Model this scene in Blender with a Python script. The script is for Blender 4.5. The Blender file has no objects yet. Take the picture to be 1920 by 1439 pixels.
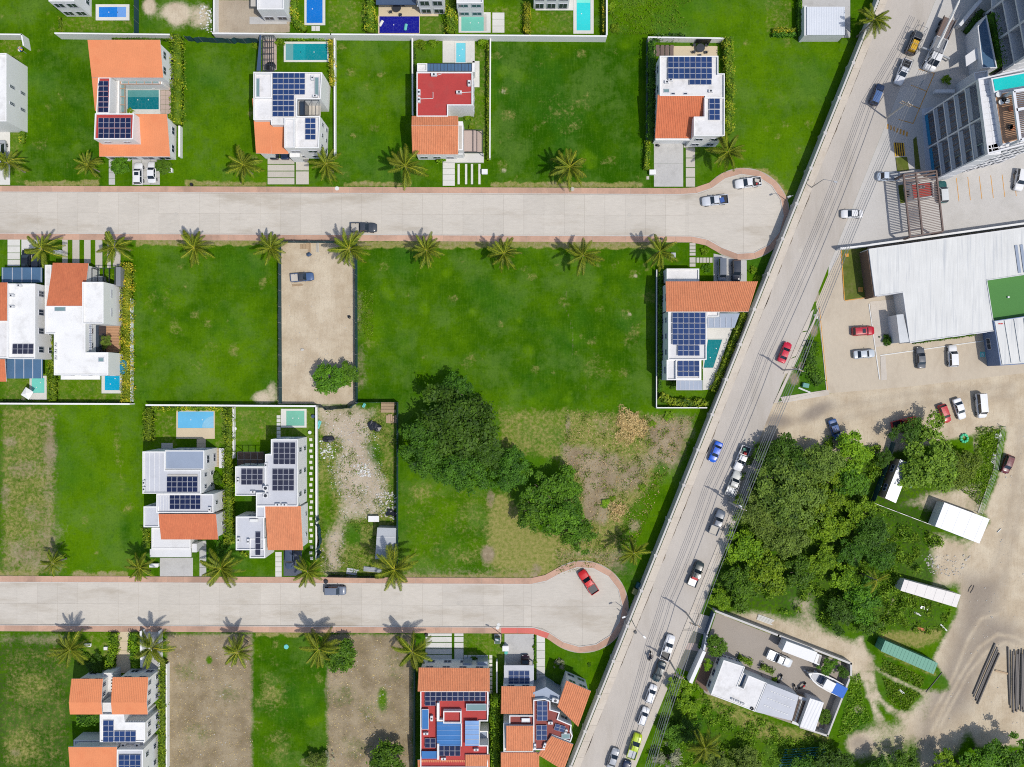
import bpy, math, random
import numpy as np
from mathutils import Vector, Matrix
random.seed(7); RNG = np.random.default_rng(11)
sc = bpy.context.scene; COL = sc.collection
CAM_H = 150.0          # camera height above the ground in metres
def rad(a): return math.radians(a)
# ---------------------------------------------------------------- camera, sky, sun, exposure
cd = bpy.data.cameras.new('camera'); cam = bpy.data.objects.new('camera', cd); COL.objects.link(cam)
cam.location = (0, 0, CAM_H); cam.rotation_euler = (0, 0, 0)
cd.sensor_fit = 'HORIZONTAL'; cd.angle = 2*math.atan(96.0/CAM_H); cd.clip_start = 1; cd.clip_end = 9000
sc.camera = cam
SUN_EL = 61.0; SUN_DIR = Vector((0.45, -0.33, 0.0)).normalized()   # horizontal direction towards the sun
wd = bpy.data.worlds.new('World'); sc.world = wd; wd.use_nodes = True
nt = wd.node_tree; bg = nt.nodes['Background']; sky = nt.nodes.new('ShaderNodeTexSky')
sky.sky_type = 'NISHITA'; sky.sun_disc = False; sky.sun_elevation = rad(SUN_EL)
sky.sun_rotation = math.atan2(SUN_DIR.x, SUN_DIR.y); sky.air_density = 1.0; sky.dust_density = 1.5
nt.links.new(sky.outputs[0], bg.inputs[0]); bg.inputs[1].default_value = 0.15
sl = bpy.data.lights.new('sun', 'SUN'); sl.energy = 3.45; sl.angle = rad(0.6); sl.color = (1.0, 0.955, 0.885)
so = bpy.data.objects.new('sun', sl); COL.objects.link(so); so.location = (60, -44, 140)
e = rad(SUN_EL); sd = Vector((SUN_DIR.x*math.cos(e), SUN_DIR.y*math.cos(e), math.sin(e)))
so.rotation_euler = sd.to_track_quat('Z', 'Y').to_euler()
vs = sc.view_settings; vs.view_transform = 'Standard'; vs.look = 'None'; vs.exposure = 0.0; vs.gamma = 1.0; vs.use_curve_mapping = False
sc.cycles.filter_width = 1.05; sc.cycles.use_denoising = False; sc.cycles.max_bounces = 6; sc.cycles.transparent_max_bounces = 8

# ---------------------------------------------------------------- survey helpers
def G(u, v, z=0.0):
    """a point measured on the aerial survey (0.1 m per unit at ground level) at height z -> metres"""
    k = 0.1*(1 - z/CAM_H)
    return Vector(((u-960)*k, (719.5-v)*k, z))
def lin(c):
    c /= 255.0
    return c/12.92 if c <= .04045 else ((c+.055)/1.055)**2.4
def C3(r, g, b, k=1.42):      # colour as it looks in full sun -> base colour
    return tuple(min(.84, lin(x)/k) for x in (r, g, b))

# ---------------------------------------------------------------- materials
MATS = {}
def node(t, kind, **kw):
    n = t.nodes.new(kind)
    for k, v in kw.items(): setattr(n, k, v)
    return n
def mth(t, op, a, b=None, c=None, clamp=False):
    n = t.nodes.new('ShaderNodeMath'); n.operation = op; n.use_clamp = clamp
    for i, x in enumerate((a, b, c)):
        if x is None: continue
        if isinstance(x, (int, float)): n.inputs[i].default_value = x
        else: t.links.new(x, n.inputs[i])
    return n.outputs[0]
def mixc(t, f, a, b, blend='MIX'):
    n = t.nodes.new('ShaderNodeMix'); n.data_type = 'RGBA'; n.blend_type = blend
    for s, x in ((0, f), (6, a), (7, b)):
        if isinstance(x, (int, float)): n.inputs[s].default_value = x
        elif isinstance(x, tuple): n.inputs[s].default_value = (*x, 1)
        else: t.links.new(x, n.inputs[s])
    return n.outputs[2]
def noise(t, vec, scale, detail=4, rough=.55, off=(0, 0, 0), squash=None):
    mp = t.nodes.new('ShaderNodeMapping'); mp.inputs[1].default_value = off
    if squash: mp.inputs[3].default_value = squash
    t.links.new(vec, mp.inputs[0])
    n = t.nodes.new('ShaderNodeTexNoise'); n.inputs['Scale'].default_value = scale
    n.inputs['Detail'].default_value = detail; n.inputs['Roughness'].default_value = rough
    t.links.new(mp.outputs[0], n.inputs['Vector']); return n.outputs['Fac']
def sstep(t, x, a, b):
    n = t.nodes.new('ShaderNodeMapRange'); n.interpolation_type = 'SMOOTHSTEP'
    n.inputs[1].default_value = a; n.inputs[2].default_value = b; t.links.new(x, n.inputs[0]); return n.outputs[0]
def newmat(name):
    m = bpy.data.materials.new(name); m.use_nodes = True; t = m.node_tree
    return m, t, t.nodes['Principled BSDF']
def M(name, rgb, rough=.75, var=.10, vs_=.35, fine=.08, fs=5.0, bump=0, metal=0, orand=0, coat=0, spec=.5, world=True,
      dirt=0, dirtc=(120, 110, 95), squash=None, dscale=.25):
    """general surface: colour + broad and fine unevenness + optional stains with their own shape"""
    if name in MATS: return MATS[name]
    m, t, b = newmat(name); base = C3(*rgb)
    if world: vec = node(t, 'ShaderNodeNewGeometry').outputs['Position']
    else: vec = node(t, 'ShaderNodeTexCoord').outputs['Object']
    n1 = noise(t, vec, vs_, 3); n2 = noise(t, vec, fs, 5, off=(3, 7, 1), squash=squash)
    f = mth(t, 'ADD', 1, mth(t, 'MULTIPLY', mth(t, 'SUBTRACT', n1, .5), 2*var*1.6))
    f = mth(t, 'ADD', f, mth(t, 'MULTIPLY', mth(t, 'SUBTRACT', n2, .5), 2*fine*1.6))
    if orand:
        oi = node(t, 'ShaderNodeObjectInfo')
        f = mth(t, 'ADD', f, mth(t, 'MULTIPLY', mth(t, 'SUBTRACT', oi.outputs['Random'], .5), 2*orand))
    col = mixc(t, 1.0, base, f, 'MULTIPLY') if False else None
    cb = node(t, 'ShaderNodeCombineXYZ')
    for i in range(3): t.links.new(f, cb.inputs[i])
    col = mixc(t, 1.0, base, cb.outputs[0], 'MULTIPLY')
    if dirt:
        n3 = noise(t, vec, dscale, 6, .65, off=(11, 5, 2), squash=squash)
        d = mth(t, 'MULTIPLY', sstep(t, n3, .48, .72), dirt)
        col = mixc(t, d, col, C3(*dirtc))
    t.links.new(col, b.inputs['Base Color'])
    b.inputs['Roughness'].default_value = rough; b.inputs['Metallic'].default_value = metal
    b.inputs['Specular IOR Level'].default_value = spec; b.inputs['Coat Weight'].default_value = coat
    b.inputs['Coat Roughness'].default_value = .05
    if bump:
        bp = node(t, 'ShaderNodeBump'); bp.inputs['Strength'].default_value = bump; bp.inputs['Distance'].default_value = .05
        t.links.new(n2, bp.inputs['Height']); t.links.new(bp.outputs[0], b.inputs['Normal'])
    MATS[name] = m; return m
def leafmat(name, dark, light, tip=None, rough=.6):
    """foliage: each leaf has its own tint between two greens (a few turn to the third colour)"""
    m, t, b = newmat(name)
    a = node(t, 'ShaderNodeAttribute', attribute_name='tint').outputs['Fac']
    col = mixc(t, a, C3(*dark, 1.1), C3(*light, 1.1))
    oi = node(t, 'ShaderNodeObjectInfo').outputs['Random']
    if tip: col = mixc(t, sstep(t, mth(t, 'ADD', a, mth(t, 'MULTIPLY', mth(t, 'SUBTRACT', oi, .5), .5)), .78, 1.15), col, C3(*tip, 1.1))
    hv = node(t, 'ShaderNodeHueSaturation'); t.links.new(col, hv.inputs['Color'])
    t.links.new(mth(t, 'ADD', .82, mth(t, 'MULTIPLY', oi, .36)), hv.inputs['Value'])
    t.links.new(mth(t, 'ADD', .482, mth(t, 'MULTIPLY', oi, .018)), hv.inputs['Hue'])
    t.links.new(hv.outputs[0], b.inputs['Base Color'])
    b.inputs['Roughness'].default_value = rough; b.inputs['Specular IOR Level'].default_value = .25
    tr = node(t, 'ShaderNodeBsdfTranslucent'); t.links.new(hv.outputs[0], tr.inputs[0])
    mx = node(t, 'ShaderNodeMixShader'); mx.inputs[0].default_value = .22
    t.links.new(b.outputs[0], mx.inputs[1]); t.links.new(tr.outputs[0], mx.inputs[2])
    t.links.new(mx.outputs[0], t.nodes['Material Output'].inputs[0]); MATS[name] = m; return m
def watermat(name, rgb, rgb2=None, wave=.06):
    m, t, b = newmat(name); vec = node(t, 'ShaderNodeNewGeometry').outputs['Position']
    n1 = noise(t, vec, 1.6, 4); n2 = noise(t, vec, .25, 2)
    col = mixc(t, n2, C3(*rgb), C3(*(rgb2 or tuple(min(255, int(x*1.12+4)) for x in rgb))))
    vo = node(t, 'ShaderNodeTexVoronoi'); vo.inputs['Scale'].default_value = 1.9; vo.feature = 'DISTANCE_TO_EDGE'; t.links.new(vec, vo.inputs[0])
    col = mixc(t, mth(t, 'MULTIPLY', sstep(t, vo.outputs[0], .08, .0), .035), col, C3(235, 250, 250))
    t.links.new(col, b.inputs['Base Color']); b.inputs['Roughness'].default_value = .06; b.inputs['IOR'].default_value = 1.33
    bp = node(t, 'ShaderNodeBump'); bp.inputs['Strength'].default_value = wave; bp.inputs['Distance'].default_value = .3
    t.links.new(n1, bp.inputs['Height']); t.links.new(bp.outputs[0], b.inputs['Normal']); MATS[name] = m; return m
def corr(name, rgb, axis_deg, period, rough=.5, metal=.0, dirt=.0):
    """sheet metal / boards: fine parallel seams as relief on the real sheet"""
    m = M(name, rgb, rough=rough, metal=metal, var=.05, fine=.04, dirt=dirt); t = m.node_tree; b = t.nodes['Principled BSDF']
    g = node(t, 'ShaderNodeNewGeometry').outputs['Position']; mp = node(t, 'ShaderNodeMapping'); mp.inputs[2].default_value = (0, 0, rad(axis_deg)); t.links.new(g, mp.inputs[0])
    w = node(t, 'ShaderNodeTexWave'); w.inputs['Scale'].default_value = 0.314/period; w.bands_direction = 'X'; t.links.new(mp.outputs[0], w.inputs[0])
    bp = node(t, 'ShaderNodeBump'); bp.inputs['Strength'].default_value = .5; bp.inputs['Distance'].default_value = .06
    t.links.new(w.outputs['Fac'], bp.inputs['Height']); t.links.new(bp.outputs[0], b.inputs['Normal']); return m

M('white', (250, 249, 246), .8, var=.03, fine=.03, dirt=.10, dirtc=(205, 203, 198))
M('white2', (232, 232, 232), .8, var=.05, fine=.05, dirt=.25, dirtc=(196, 194, 190), dscale=.4)
M('deckwhite', (240, 238, 236), .85, var=.07, fine=.07, fs=2.5, dirt=.55, dirtc=(196, 193, 188), dscale=.5); M('roofwhite', (250, 249, 246), .8, var=.05, fine=.06, dirt=.5, dirtc=(208, 206, 202), dscale=.45)
M('deckgrey', (208, 210, 216), .85, var=.05, fine=.06, dirt=.3, dirtc=(185, 186, 190), dscale=.5)
M('red', (190, 62, 58), .8, var=.10, fine=.09, fs=3, dirt=.35, dirtc=(172, 84, 76), dscale=.5)
M('darkred', (150, 74, 66), .85, var=.1, fine=.1, dirt=.3, dirtc=(128, 84, 78))
M('tile', (222, 140, 96), .85, var=.08, fine=.20, fs=4.5, vs_=.6, dirt=.22, dirtc=(196, 106, 66), dscale=.8, squash=(1, .3, 1))
M('tiledeep', (216, 122, 80), .85, var=.08, fine=.18, fs=4.5, vs_=.6, dirt=.25, dirtc=(178, 84, 54), dscale=.8, squash=(1, .3, 1))
M('tilesoft', (238, 148, 98), .85, var=.07, fine=.10, vs_=.3, dirt=.35, dirtc=(228, 128, 80), dscale=.4)
M('glassdark', (52, 64, 80), .12, var=.1, fine=.02, spec=.6)
M('glassblue', (86, 118, 150), .12, var=.12, fine=.03, spec=.6)
M('glassteal', (130, 160, 160), .15, var=.12, fine=.03, spec=.6)
M('skylight', (70, 128, 190), .15, var=.10, vs_=.5, fine=.05)
M('skylight2', (140, 178, 226), .15, var=.10, vs_=.5, fine=.05)
M('polycarb', (160, 172, 190), .3, var=.08, fine=.04)
M('steelblue', (72, 92, 120), .3, var=.08, fine=.04)
M('darkmetal', (54, 58, 66), .5, var=.05, fine=.04)
M('greymetal', (150, 152, 156), .45, var=.06, fine=.05, metal=.2)
M('galv', (190, 194, 198), .4, var=.08, fine=.06, metal=.25, dirt=.3, dirtc=(150, 150, 148))
M('blackm', (30, 31, 34), .5, var=.05, fine=.05)
M('concrete', (206, 200, 190), .9, var=.06, fine=.07, fs=3, dirt=.45, dirtc=(182, 174, 162), dscale=.3, orand=.03)
M('driveway', (200, 198, 194), .9, var=.06, fine=.08, fs=3, dirt=.5, dirtc=(168, 166, 162), dscale=.5, orand=.03)
M('slabwhite', (228, 226, 218), .9, var=.05, fine=.06, orand=.03, dirt=.3, dirtc=(205, 200, 190), dscale=.5)
M('beige', (222, 204, 172), .9, var=.05, fine=.06, orand=.03)
M('stone', (205, 198, 186), .9, var=.06, fine=.08, orand=.05)
M('deckwood', (196, 152, 116), .8, var=.1, fine=.12, fs=4, squash=(.2, 2, 1), orand=.08)
M('deckpink', (196, 176, 164), .85, var=.07, fine=.08)
M('brown', (120, 96, 80), .85, var=.06, fine=.06)
M('gatebrown', (122, 102, 94), .7, var=.06, fine=.06)
M('teal', (22, 72, 80), .8, var=.15, fine=.08, vs_=1)
M('tarp', (40, 42, 50), .4, var=.2, fine=.1, fs=3)
M('blue', (40, 90, 170), .6, var=.08)
M('cyan', (110, 205, 200), .7)
M('yellow', (226, 176, 40), .7, var=.05)
M('orangep', (222, 160, 60), .8, var=.1, dirt=.5, dirtc=(205, 190, 165), dscale=1.2)
M('paintw', (238, 238, 234), .8, var=.05, dirt=.45, dirtc=(205, 200, 190), dscale=1.2)
M('redp', (204, 40, 44), .6)
M('greenbox', (92, 160, 134), .6, var=.05, fine=.05)
M('turf', (84, 140, 70), .95, var=.03, fine=.05)
M('bark', (112, 98, 82), .95, var=.1, fine=.15, fs=8)
M('palmbark', (150, 140, 122), .95, var=.1, fine=.15, fs=8)
M('asphalt', (186, 180, 172), .92, var=.05, fine=.05, fs=2.5, dirt=.4, dirtc=(168, 161, 150), dscale=.12)
M('rock', (205, 200, 190), .95, var=.15, fine=.15, orand=.1)
M('wood', (186, 160, 128), .9, var=.1, fine=.12, orand=.1)
M('skin', (190, 140, 110), .6); M('cloth', (50, 60, 90), .9)
M('tyre', (34, 34, 36), .9, world=False); M('rim', (170, 172, 176), .35, metal=.6, world=False)
M('lampw', (245, 245, 240), .2, world=False); M('lampr', (176, 24, 24), .25, world=False)
M('carglass', (38, 48, 60), .06, var=.02, fine=.0, spec=.7, world=False)
M('cell', (34, 44, 80), .22, var=.12, vs_=.5, fine=.03, orand=.12, spec=.35)
M('cellblue', (46, 70, 118), .22, var=.12, vs_=.5, fine=.03, orand=.1, spec=.35)
M('cellgrey', (56, 58, 76), .22, var=.10, vs_=.5, fine=.03, orand=.1, spec=.35)
M('frame', (206, 208, 216), .4)
M('drygrass', (186, 166, 96), .95, var=.1)
leafmat('leaf', (28, 74, 6), (98, 148, 24)); leafmat('leafdark', (22, 60, 6), (80, 126, 24)); leafmat('leaffeather', (50, 84, 14), (124, 156, 40))
leafmat('leafolive', (44, 74, 18), (124, 152, 54)); leafmat('leafbright', (48, 98, 4), (136, 176, 22))
leafmat('leafhedge', (56, 98, 10), (142, 168, 30), (184, 180, 44)); leafmat('leafcroton', (84, 110, 14), (170, 172, 36), (212, 186, 48))
leafmat('frond', (40, 72, 8), (160, 174, 40), (226, 200, 70)); leafmat('agave', (130, 160, 160), (200, 216, 214)); leafmat('leafgrey', (104, 112, 90), (180, 182, 146))
leafmat('strawleaf', (186, 160, 96), (246, 226, 158)); leafmat('weed', (66, 112, 14), (136, 172, 40))

# ---------------------------------------------------------------- mesh builder
class MB:
    def __init__(s): s.V = []; s.F = []; s.I = []
    def add(s, V, F, m=0):
        o = len(s.V); s.V += [tuple(v) for v in V]; s.F += [tuple(i+o for i in f) for f in F]; s.I += [m]*len(F); return s
    def box(s, x0, y0, z0, x1, y1, z1, m=0):
        return s.prism([(x0, y0), (x1, y0), (x1, y1), (x0, y1)], z0, z1, m)
    def prism(s, P, z0, z1, m=0):
        if area(P) < 0: P = P[::-1]
        n = len(P); V = [(p[0], p[1], z0) for p in P]+[(p[0], p[1], z1) for p in P]
        F = [tuple(range(n, 2*n)), tuple(range(n-1, -1, -1))]+[(i, (i+1) % n, n+(i+1) % n, n+i) for i in range(n)]
        return s.add(V, F, m)
    def ring(s, P, Q, z0, z1, m=0):
        n = len(P); V = [(p[0], p[1], z) for L, z in ((P, z0), (P, z1), (Q, z1), (Q, z0)) for p in L]
        F = []
        for i in range(n):
            j = (i+1) % n
            for a in range(4):
                b = (a+1) % 4; F.append((a*n+i, a*n+j, b*n+j, b*n+i))
        return s.add(V, F, m)
    def bar(s, a, b, w, h=None, m=0):
        """straight square bar from a to b, w wide, h tall"""
        a = Vector(a); b = Vector(b); h = h or w; d = (b-a).normalized()
        x = d.cross(Vector((0, 0, 1)))
        x = Vector((1, 0, 0)) if x.length < 1e-4 else x.normalized()
        y = x.cross(d)
        V = [p+x*i*w/2+y*j*h/2 for p in (a, b) for i, j in ((-1, -1), (1, -1), (1, 1), (-1, 1))]
        return s.add(V, [(0, 1, 2, 3), (7, 6, 5, 4), (0, 4, 5, 1), (1, 5, 6, 2), (2, 6, 7, 3), (3, 7, 4, 0)], m)
    def tube(s, pts, rs, n=8, m=0, caps=True):
        pts = [Vector(p) for p in pts]; V = []; F = []
        for k, p in enumerate(pts):
            d = (pts[min(k+1, len(pts)-1)]-pts[max(k-1, 0)]).normalized()
            x = d.cross(Vector((.31, .2, .93)));
            if x.length < .05: x = d.cross(Vector((1, 0, 0)))
            x.normalize(); y = d.cross(x); r = rs[k] if isinstance(rs, (list, tuple)) else rs
            V += [p+x*r*math.cos(6.28319*i/n)+y*r*math.sin(6.28319*i/n) for i in range(n)]
        for k in range(len(pts)-1):
            F += [(k*n+i, k*n+(i+1) % n, (k+1)*n+(i+1) % n, (k+1)*n+i) for i in range(n)]
        if caps: F += [tuple(range(n-1, -1, -1)), tuple((len(pts)-1)*n+i for i in range(n))]
        return s.add(V, F, m)
    def cyl(s, x, y, z0, z1, r, n=14, m=0, r2=None):
        return s.tube([(x, y, z0), (x, y, z1)], [r, r2 or r], n, m)
    def blob(s, c, r, m=0, jit=.25, rnd=random):
        c = Vector(c); r = (r, r, r) if isinstance(r, (int, float)) else r
        ic = [(0, 0, 1), (.89, 0, .45), (.28, .85, .45), (-.72, .53, .45), (-.72, -.53, .45), (.28, -.85, .45), (.72, .53, -.45), (-.28, .85, -.45), (-.89, 0, -.45), (-.28, -.85, -.45), (.72, -.53, -.45), (0, 0, -1)]
        V = []
        for p in ic:
            k = 1+rnd.uniform(-jit, jit); V.append((c.x+p[0]*r[0]*k, c.y+p[1]*r[1]*k, c.z+p[2]*r[2]*k))
        F = []
        for i in range(5):
            j = (i+1) % 5; F += [(0, 1+i, 1+j), (11, 6+j, 6+i), (1+i, 6+i, 1+j), (1+j, 6+i, 6+j)]
        return s.add(V, F, m)
    def mesh(s, name, mats, smooth=False, off=None):
        me = bpy.data.meshes.new(name); V = s.V
        if off is not None: V = [(v[0]-off[0], v[1]-off[1], v[2]-off[2]) for v in V]
        me.from_pydata(V, [], s.F)
        for k in (mats if isinstance(mats, (list, tuple)) else [mats]): me.materials.append(MATS[k] if isinstance(k, str) else k)
        if any(s.I): me.polygons.foreach_set('material_index', s.I)
        if smooth: me.polygons.foreach_set('use_smooth', [True]*len(s.F))
        me.update(); return me
    def build(s, name, mats, parent=None, smooth=False):
        """link as one object; a child keeps its place under the parent, a top-level object gets its origin at its base centre"""
        if parent is not None: off = tuple(WLOC[parent.name])
        else:
            A = np.array(s.V); off = ((A[:, 0].min()+A[:, 0].max())/2, (A[:, 1].min()+A[:, 1].max())/2, A[:, 2].min())
        o = link(name, s.mesh(name, mats, smooth, off), parent)
        if parent is None: o.location = off
        WLOC[o.name] = off
        return o
WLOC = {}     # world place of every object that can be a parent (none of these is rotated)
def area(P): return .5*sum(P[i][0]*P[(i+1) % len(P)][1]-P[(i+1) % len(P)][0]*P[i][1] for i in range(len(P)))
def inset(P, t):
    """move every edge of polygon P inwards by t"""
    n = len(P); sgn = 1 if area(P) > 0 else -1; out = []
    for i in range(n):
        a, b, c = Vector(P[i-1][:2]), Vector(P[i][:2]), Vector(P[(i+1) % n][:2])
        d1 = (b-a).normalized(); d2 = (c-b).normalized(); n1 = Vector((-d1.y, d1.x))*sgn; n2 = Vector((-d2.y, d2.x))*sgn
        k = n1+n2; k = k/max(.3, k.length_squared/2) if k.length > 1e-6 else n1
        out.append((b.x+k.x*t, b.y+k.y*t))
    return out
def link(name, data, parent=None):
    o = bpy.data.objects.new(name, data); COL.objects.link(o)
    if parent is not None: o.parent = parent
    return o
def tag(o, label=None, cat=None, group=None, kind=None):
    if label: o['label'] = label
    if cat: o['category'] = cat
    if group: o['group'] = group
    if kind: o['kind'] = kind
    return o
def thing(name, label, cat, loc, group=None, rz=0):
    o = link(name, None); o.location = loc; o.rotation_euler = (0, 0, rz); o.empty_display_size = .3
    WLOC[o.name] = tuple(loc); return tag(o, label, cat, group)
def rect(u0, v0, u1, v1, z=0): return [tuple(G(u, v, z)[:2]) for u, v in ((u0, v1), (u1, v1), (u1, v0), (u0, v0))]
def poly(P, z=0): return [tuple(G(p[0], p[1], z)[:2]) for p in P]
# ---------------------------------------------------------------- the ground: one sheet to the horizon, with what grows on it mapped per point
STEP = .4
gx = np.concatenate([[-4000, -900, -300, -160], np.arange(-125, 125.01, STEP), [160, 300, 900, 4000]])
gy = np.concatenate([[-4000, -900, -300, -130], np.arange(-98, 98.01, STEP), [130, 300, 900, 4000]])
GX, GY = np.meshgrid(gx, gy); GU = GX*10+960; GV = 719.5-GY*10
CH = {k: np.zeros_like(GX) for k in ('dry', 'soil', 'sand', 'lush', 'rough', 'grey')}
def paint(P, ch, val, f=6):
    """raise channel ch to val inside polygon P (survey units), with a border f units soft"""
    f = f*1.7 if f > 3 else f; P = np.array(P, float); x0, y0 = P.min(0)-f; x1, y1 = P.max(0)+f
    m = (GU >= x0) & (GU <= x1) & (GV >= y0) & (GV <= y1); X = GU[m]; Y = GV[m]
    ins = np.zeros(X.shape, bool); d = np.full(X.shape, 1e9)
    for i in range(len(P)):
        ax, ay = P[i]; bx, by = P[(i+1) % len(P)]
        c = ((ay > Y) != (by > Y)) & (X < (bx-ax)*(Y-ay)/((by-ay) if by != ay else 1e-9)+ax); ins ^= c
        dx, dy = bx-ax, by-ay; t = np.clip(((X-ax)*dx+(Y-ay)*dy)/(dx*dx+dy*dy+1e-9), 0, 1)
        d = np.minimum(d, np.hypot(X-ax-t*dx, Y-ay-t*dy))
    s = np.where(ins, d, -d); w = np.clip(s/f*.5+.5, 0, 1); a = CH[ch][m]
    CH[ch][m] = a+(val-a)*w
def R4(a, b, c, d): return [(a, b), (c, b), (c, d), (a, d)]
def spot(u, v, ru, rv, ch, val, rot=0):
    c, s = math.cos(rad(rot)), math.sin(rad(rot)); X = (GU-u)*c+(GV-v)*s; Y = -(GU-u)*s+(GV-v)*c
    w = np.clip(1.25-np.hypot(X/ru, Y/rv)*1.0, 0, 1); w = w*w*(3-2*w); a = CH[ch]; CH[ch] = a+(val-a)*w
def trail(pts, wd, ch, val, f=5):
    for a, b in zip(pts, pts[1:]):
        d = Vector((b[0]-a[0], b[1]-a[1])); n = Vector((-d.y, d.x)).normalized()*wd/2
        paint([(a[0]+n.x, a[1]+n.y), (b[0]+n.x, b[1]+n.y), (b[0]-n.x, b[1]-n.y), (a[0]-n.x, a[1]-n.y)], ch, val, f)
# lawns of the lots (lush > 0 fresher and lighter, < 0 deeper green)
for P, v in ((R4(46, 70, 178, 345), -.15), (R4(343, 75, 478, 345), .1), (R4(630, 75, 772, 345), -.05), (R4(920, 75, 1205, 345), -.45),
             (R4(250, 455, 522, 755), .05), (R4(670, 455, 798, 755), -.25), (R4(798, 455, 950, 755), -.12), (R4(950, 455, 1230, 765), -.15),
             ([(1375, 60), (1600, 75), (1490, 370), (1440, 320), (1375, 300)], .3), (R4(1140, 0, 1430, 68), .25), (R4(105, 760, 270, 1075), .3),
             (R4(478, 1190, 612, 1439), -.2), (R4(0, 1205, 135, 1439), -.5), (R4(745, 890, 905, 1075), .1), (R4(0, 0, 105, 64), .0)):
    paint(P, 'lush', v, 14)
for P in (R4(110, 30, 250, 62), R4(612, 0, 690, 62), R4(790, 30, 832, 64), R4(900, 10, 985, 64), R4(995, 20, 1076, 64), R4(835, 74, 918, 118), R4(880, 110, 918, 300), R4(0, 66, 44, 345),
          R4(0, 705, 95, 755), R4(105, 708, 232, 755), R4(287, 770, 334, 842), R4(400, 770, 424, 842), R4(440, 768, 592, 830), R4(1433, 0, 1486, 62), R4(855, 1184, 945, 1240), R4(160, 1184, 205, 1235)):
    paint(P, 'dry', .36, 3); paint(P, 'lush', .25, 4)
# dry, bare and sandy places
paint(R4(-20, 760, 106, 1080), 'rough', .6, 6); paint(R4(0, 760, 106, 1080), 'dry', .52, 6); paint(R4(0, 1000, 118, 1082), 'soil', .55, 22); paint(R4(70, 780, 108, 1060), 'soil', .5, 14)
for u, v, a, b, k in ((40, 880, 40, 30, .5), (60, 960, 30, 25, .45), (20, 830, 25, 18, .5), (10, 930, 16, 40, .5), (95, 840, 14, 40, .62)): spot(u, v, a, b, 'soil', k)
paint(R4(312, 1188, 474, 1445), 'soil', .82, 5); paint(R4(612, 1188, 776, 1445), 'soil', .80, 5)
for u, v in ((350, 1260), (430, 1300), (370, 1380), (640, 1300), (700, 1330), (660, 1400), (735, 1250)): spot(u, v, 40, 30, 'soil', .62)
spot(717, 1310, 12, 26, 'soil', .2); spot(717, 1310, 12, 26, 'dry', .2); spot(392, 1238, 7, 9, 'soil', 0); spot(340, 1420, 30, 30, 'dry', .8)
paint(R4(0, 1184, 132, 1215), 'soil', .5, 8); paint(R4(-20, 1205, 132, 1445), 'rough', 1.0, 8); spot(70, 1260, 60, 50, 'dry', .42); paint(R4(0, 1210, 132, 1445), 'dry', .36, 8); spot(60, 1290, 45, 35, 'dry', .5); spot(40, 1400, 40, 40, 'dry', .55); spot(30, 1410, 16, 16, 'soil', .5)
paint(R4(478, 1200, 612, 1445), 'dry', .22, 8); spot(510, 1300, 30, 40, 'dry', .52); spot(520, 1400, 30, 40, 'dry', .46); spot(580, 1430, 30, 16, 'soil', .5)
def verge(u0, u1, v0, v1, inner):
    """worn grass strip beside the pavement; the lawn side of it wanders"""
    g = random.Random(int(u0*3+v0)); n = max(3, int((u1-u0)/9)); e_ = [(u0+(u1-u0)*i/n, g.uniform(-2.5, 3.5)) for i in range(n+1)]
    P = [(u, v0+d) for u, d in e_]+[(u1, v1), (u0, v1)] if inner == 'top' else [(u0, v0), (u1, v0)]+[(u, v1+d) for u, d in e_[::-1]]
    paint(P, 'dry', .88, 3); paint(P, 'soil', .42, 3)
for u0, u1, v0, v1, k in ((46, 186, 338, 349, 'top'), (346, 500, 339, 349, 'top'), (645, 772, 340, 350, 'top'), (920, 1206, 341, 352, 'top'), (255, 522, 449, 460, 'bot'), (668, 1230, 452, 466, 'bot'), (-40, 70, 1073, 1082, 'top'), (135, 240, 1071, 1083, 'top'), (480, 612, 1186, 1193, 'bot'), (745, 1010, 1075, 1087, 'top')): verge(u0, u1, v0, v1, k)
paint([(1380, 314), (1440, 318), (1480, 360), (1470, 372), (1430, 330), (1380, 322)], 'dry', .9, 5); paint([(1380, 314), (1440, 318), (1480, 360), (1470, 372), (1430, 330), (1380, 322)], 'soil', .42, 5)
paint(R4(522, 452, 666, 758), 'sand', .92, 2); paint(R4(527, 470, 664, 540), 'soil', .45, 10); paint(R4(660, 545, 686, 630), 'soil', .42, 8); paint(R4(660, 640, 690, 735), 'soil', .45, 8); paint(R4(610, 725, 664, 755), 'soil', .5, 8)
spot(495, 745, 34, 18, 'sand', .66); spot(510, 730, 14, 24, 'sand', .55)
for a, b in ((640, 90), (930, 105), (945, 170), (950, 220), (940, 310), (1090, 100), (1100, 200), (1060, 245), (1190, 515), (1215, 560), (1175, 590), (1185, 640), (1170, 700), (1000, 520), (1110, 640), (850, 560), (720, 500), (690, 590), (290, 570), (365, 590), (330, 620), (400, 650), (660, 135), (700, 240)):
    spot(a, b, 18, 14, 'dry', .42)
for a, b in ((1192, 518), (1180, 590), (944, 172), (945, 320), (672, 600)): spot(a, b, 8, 7, 'sand', .5)
trail([(1064, 540), (1058, 575), (1066, 592), (1072, 615), (1074, 650), (1072, 675)], 2.6, 'soil', .62, 3)
spot(300, 560, 45, 60, 'dry', .3); spot(380, 680, 60, 50, 'dry', .24); spot(1060, 205, 70, 50, 'dry', .3); spot(1120, 690, 50, 40, 'dry', .36); spot(700, 620, 30, 40, 'lush', .35)
spot(220, 830, 14, 60, 'dry', .4); spot(228, 900, 12, 60, 'dry', .34); spot(235, 1000, 14, 40, 'lush', -.4)
gl = random.Random(5)
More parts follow.
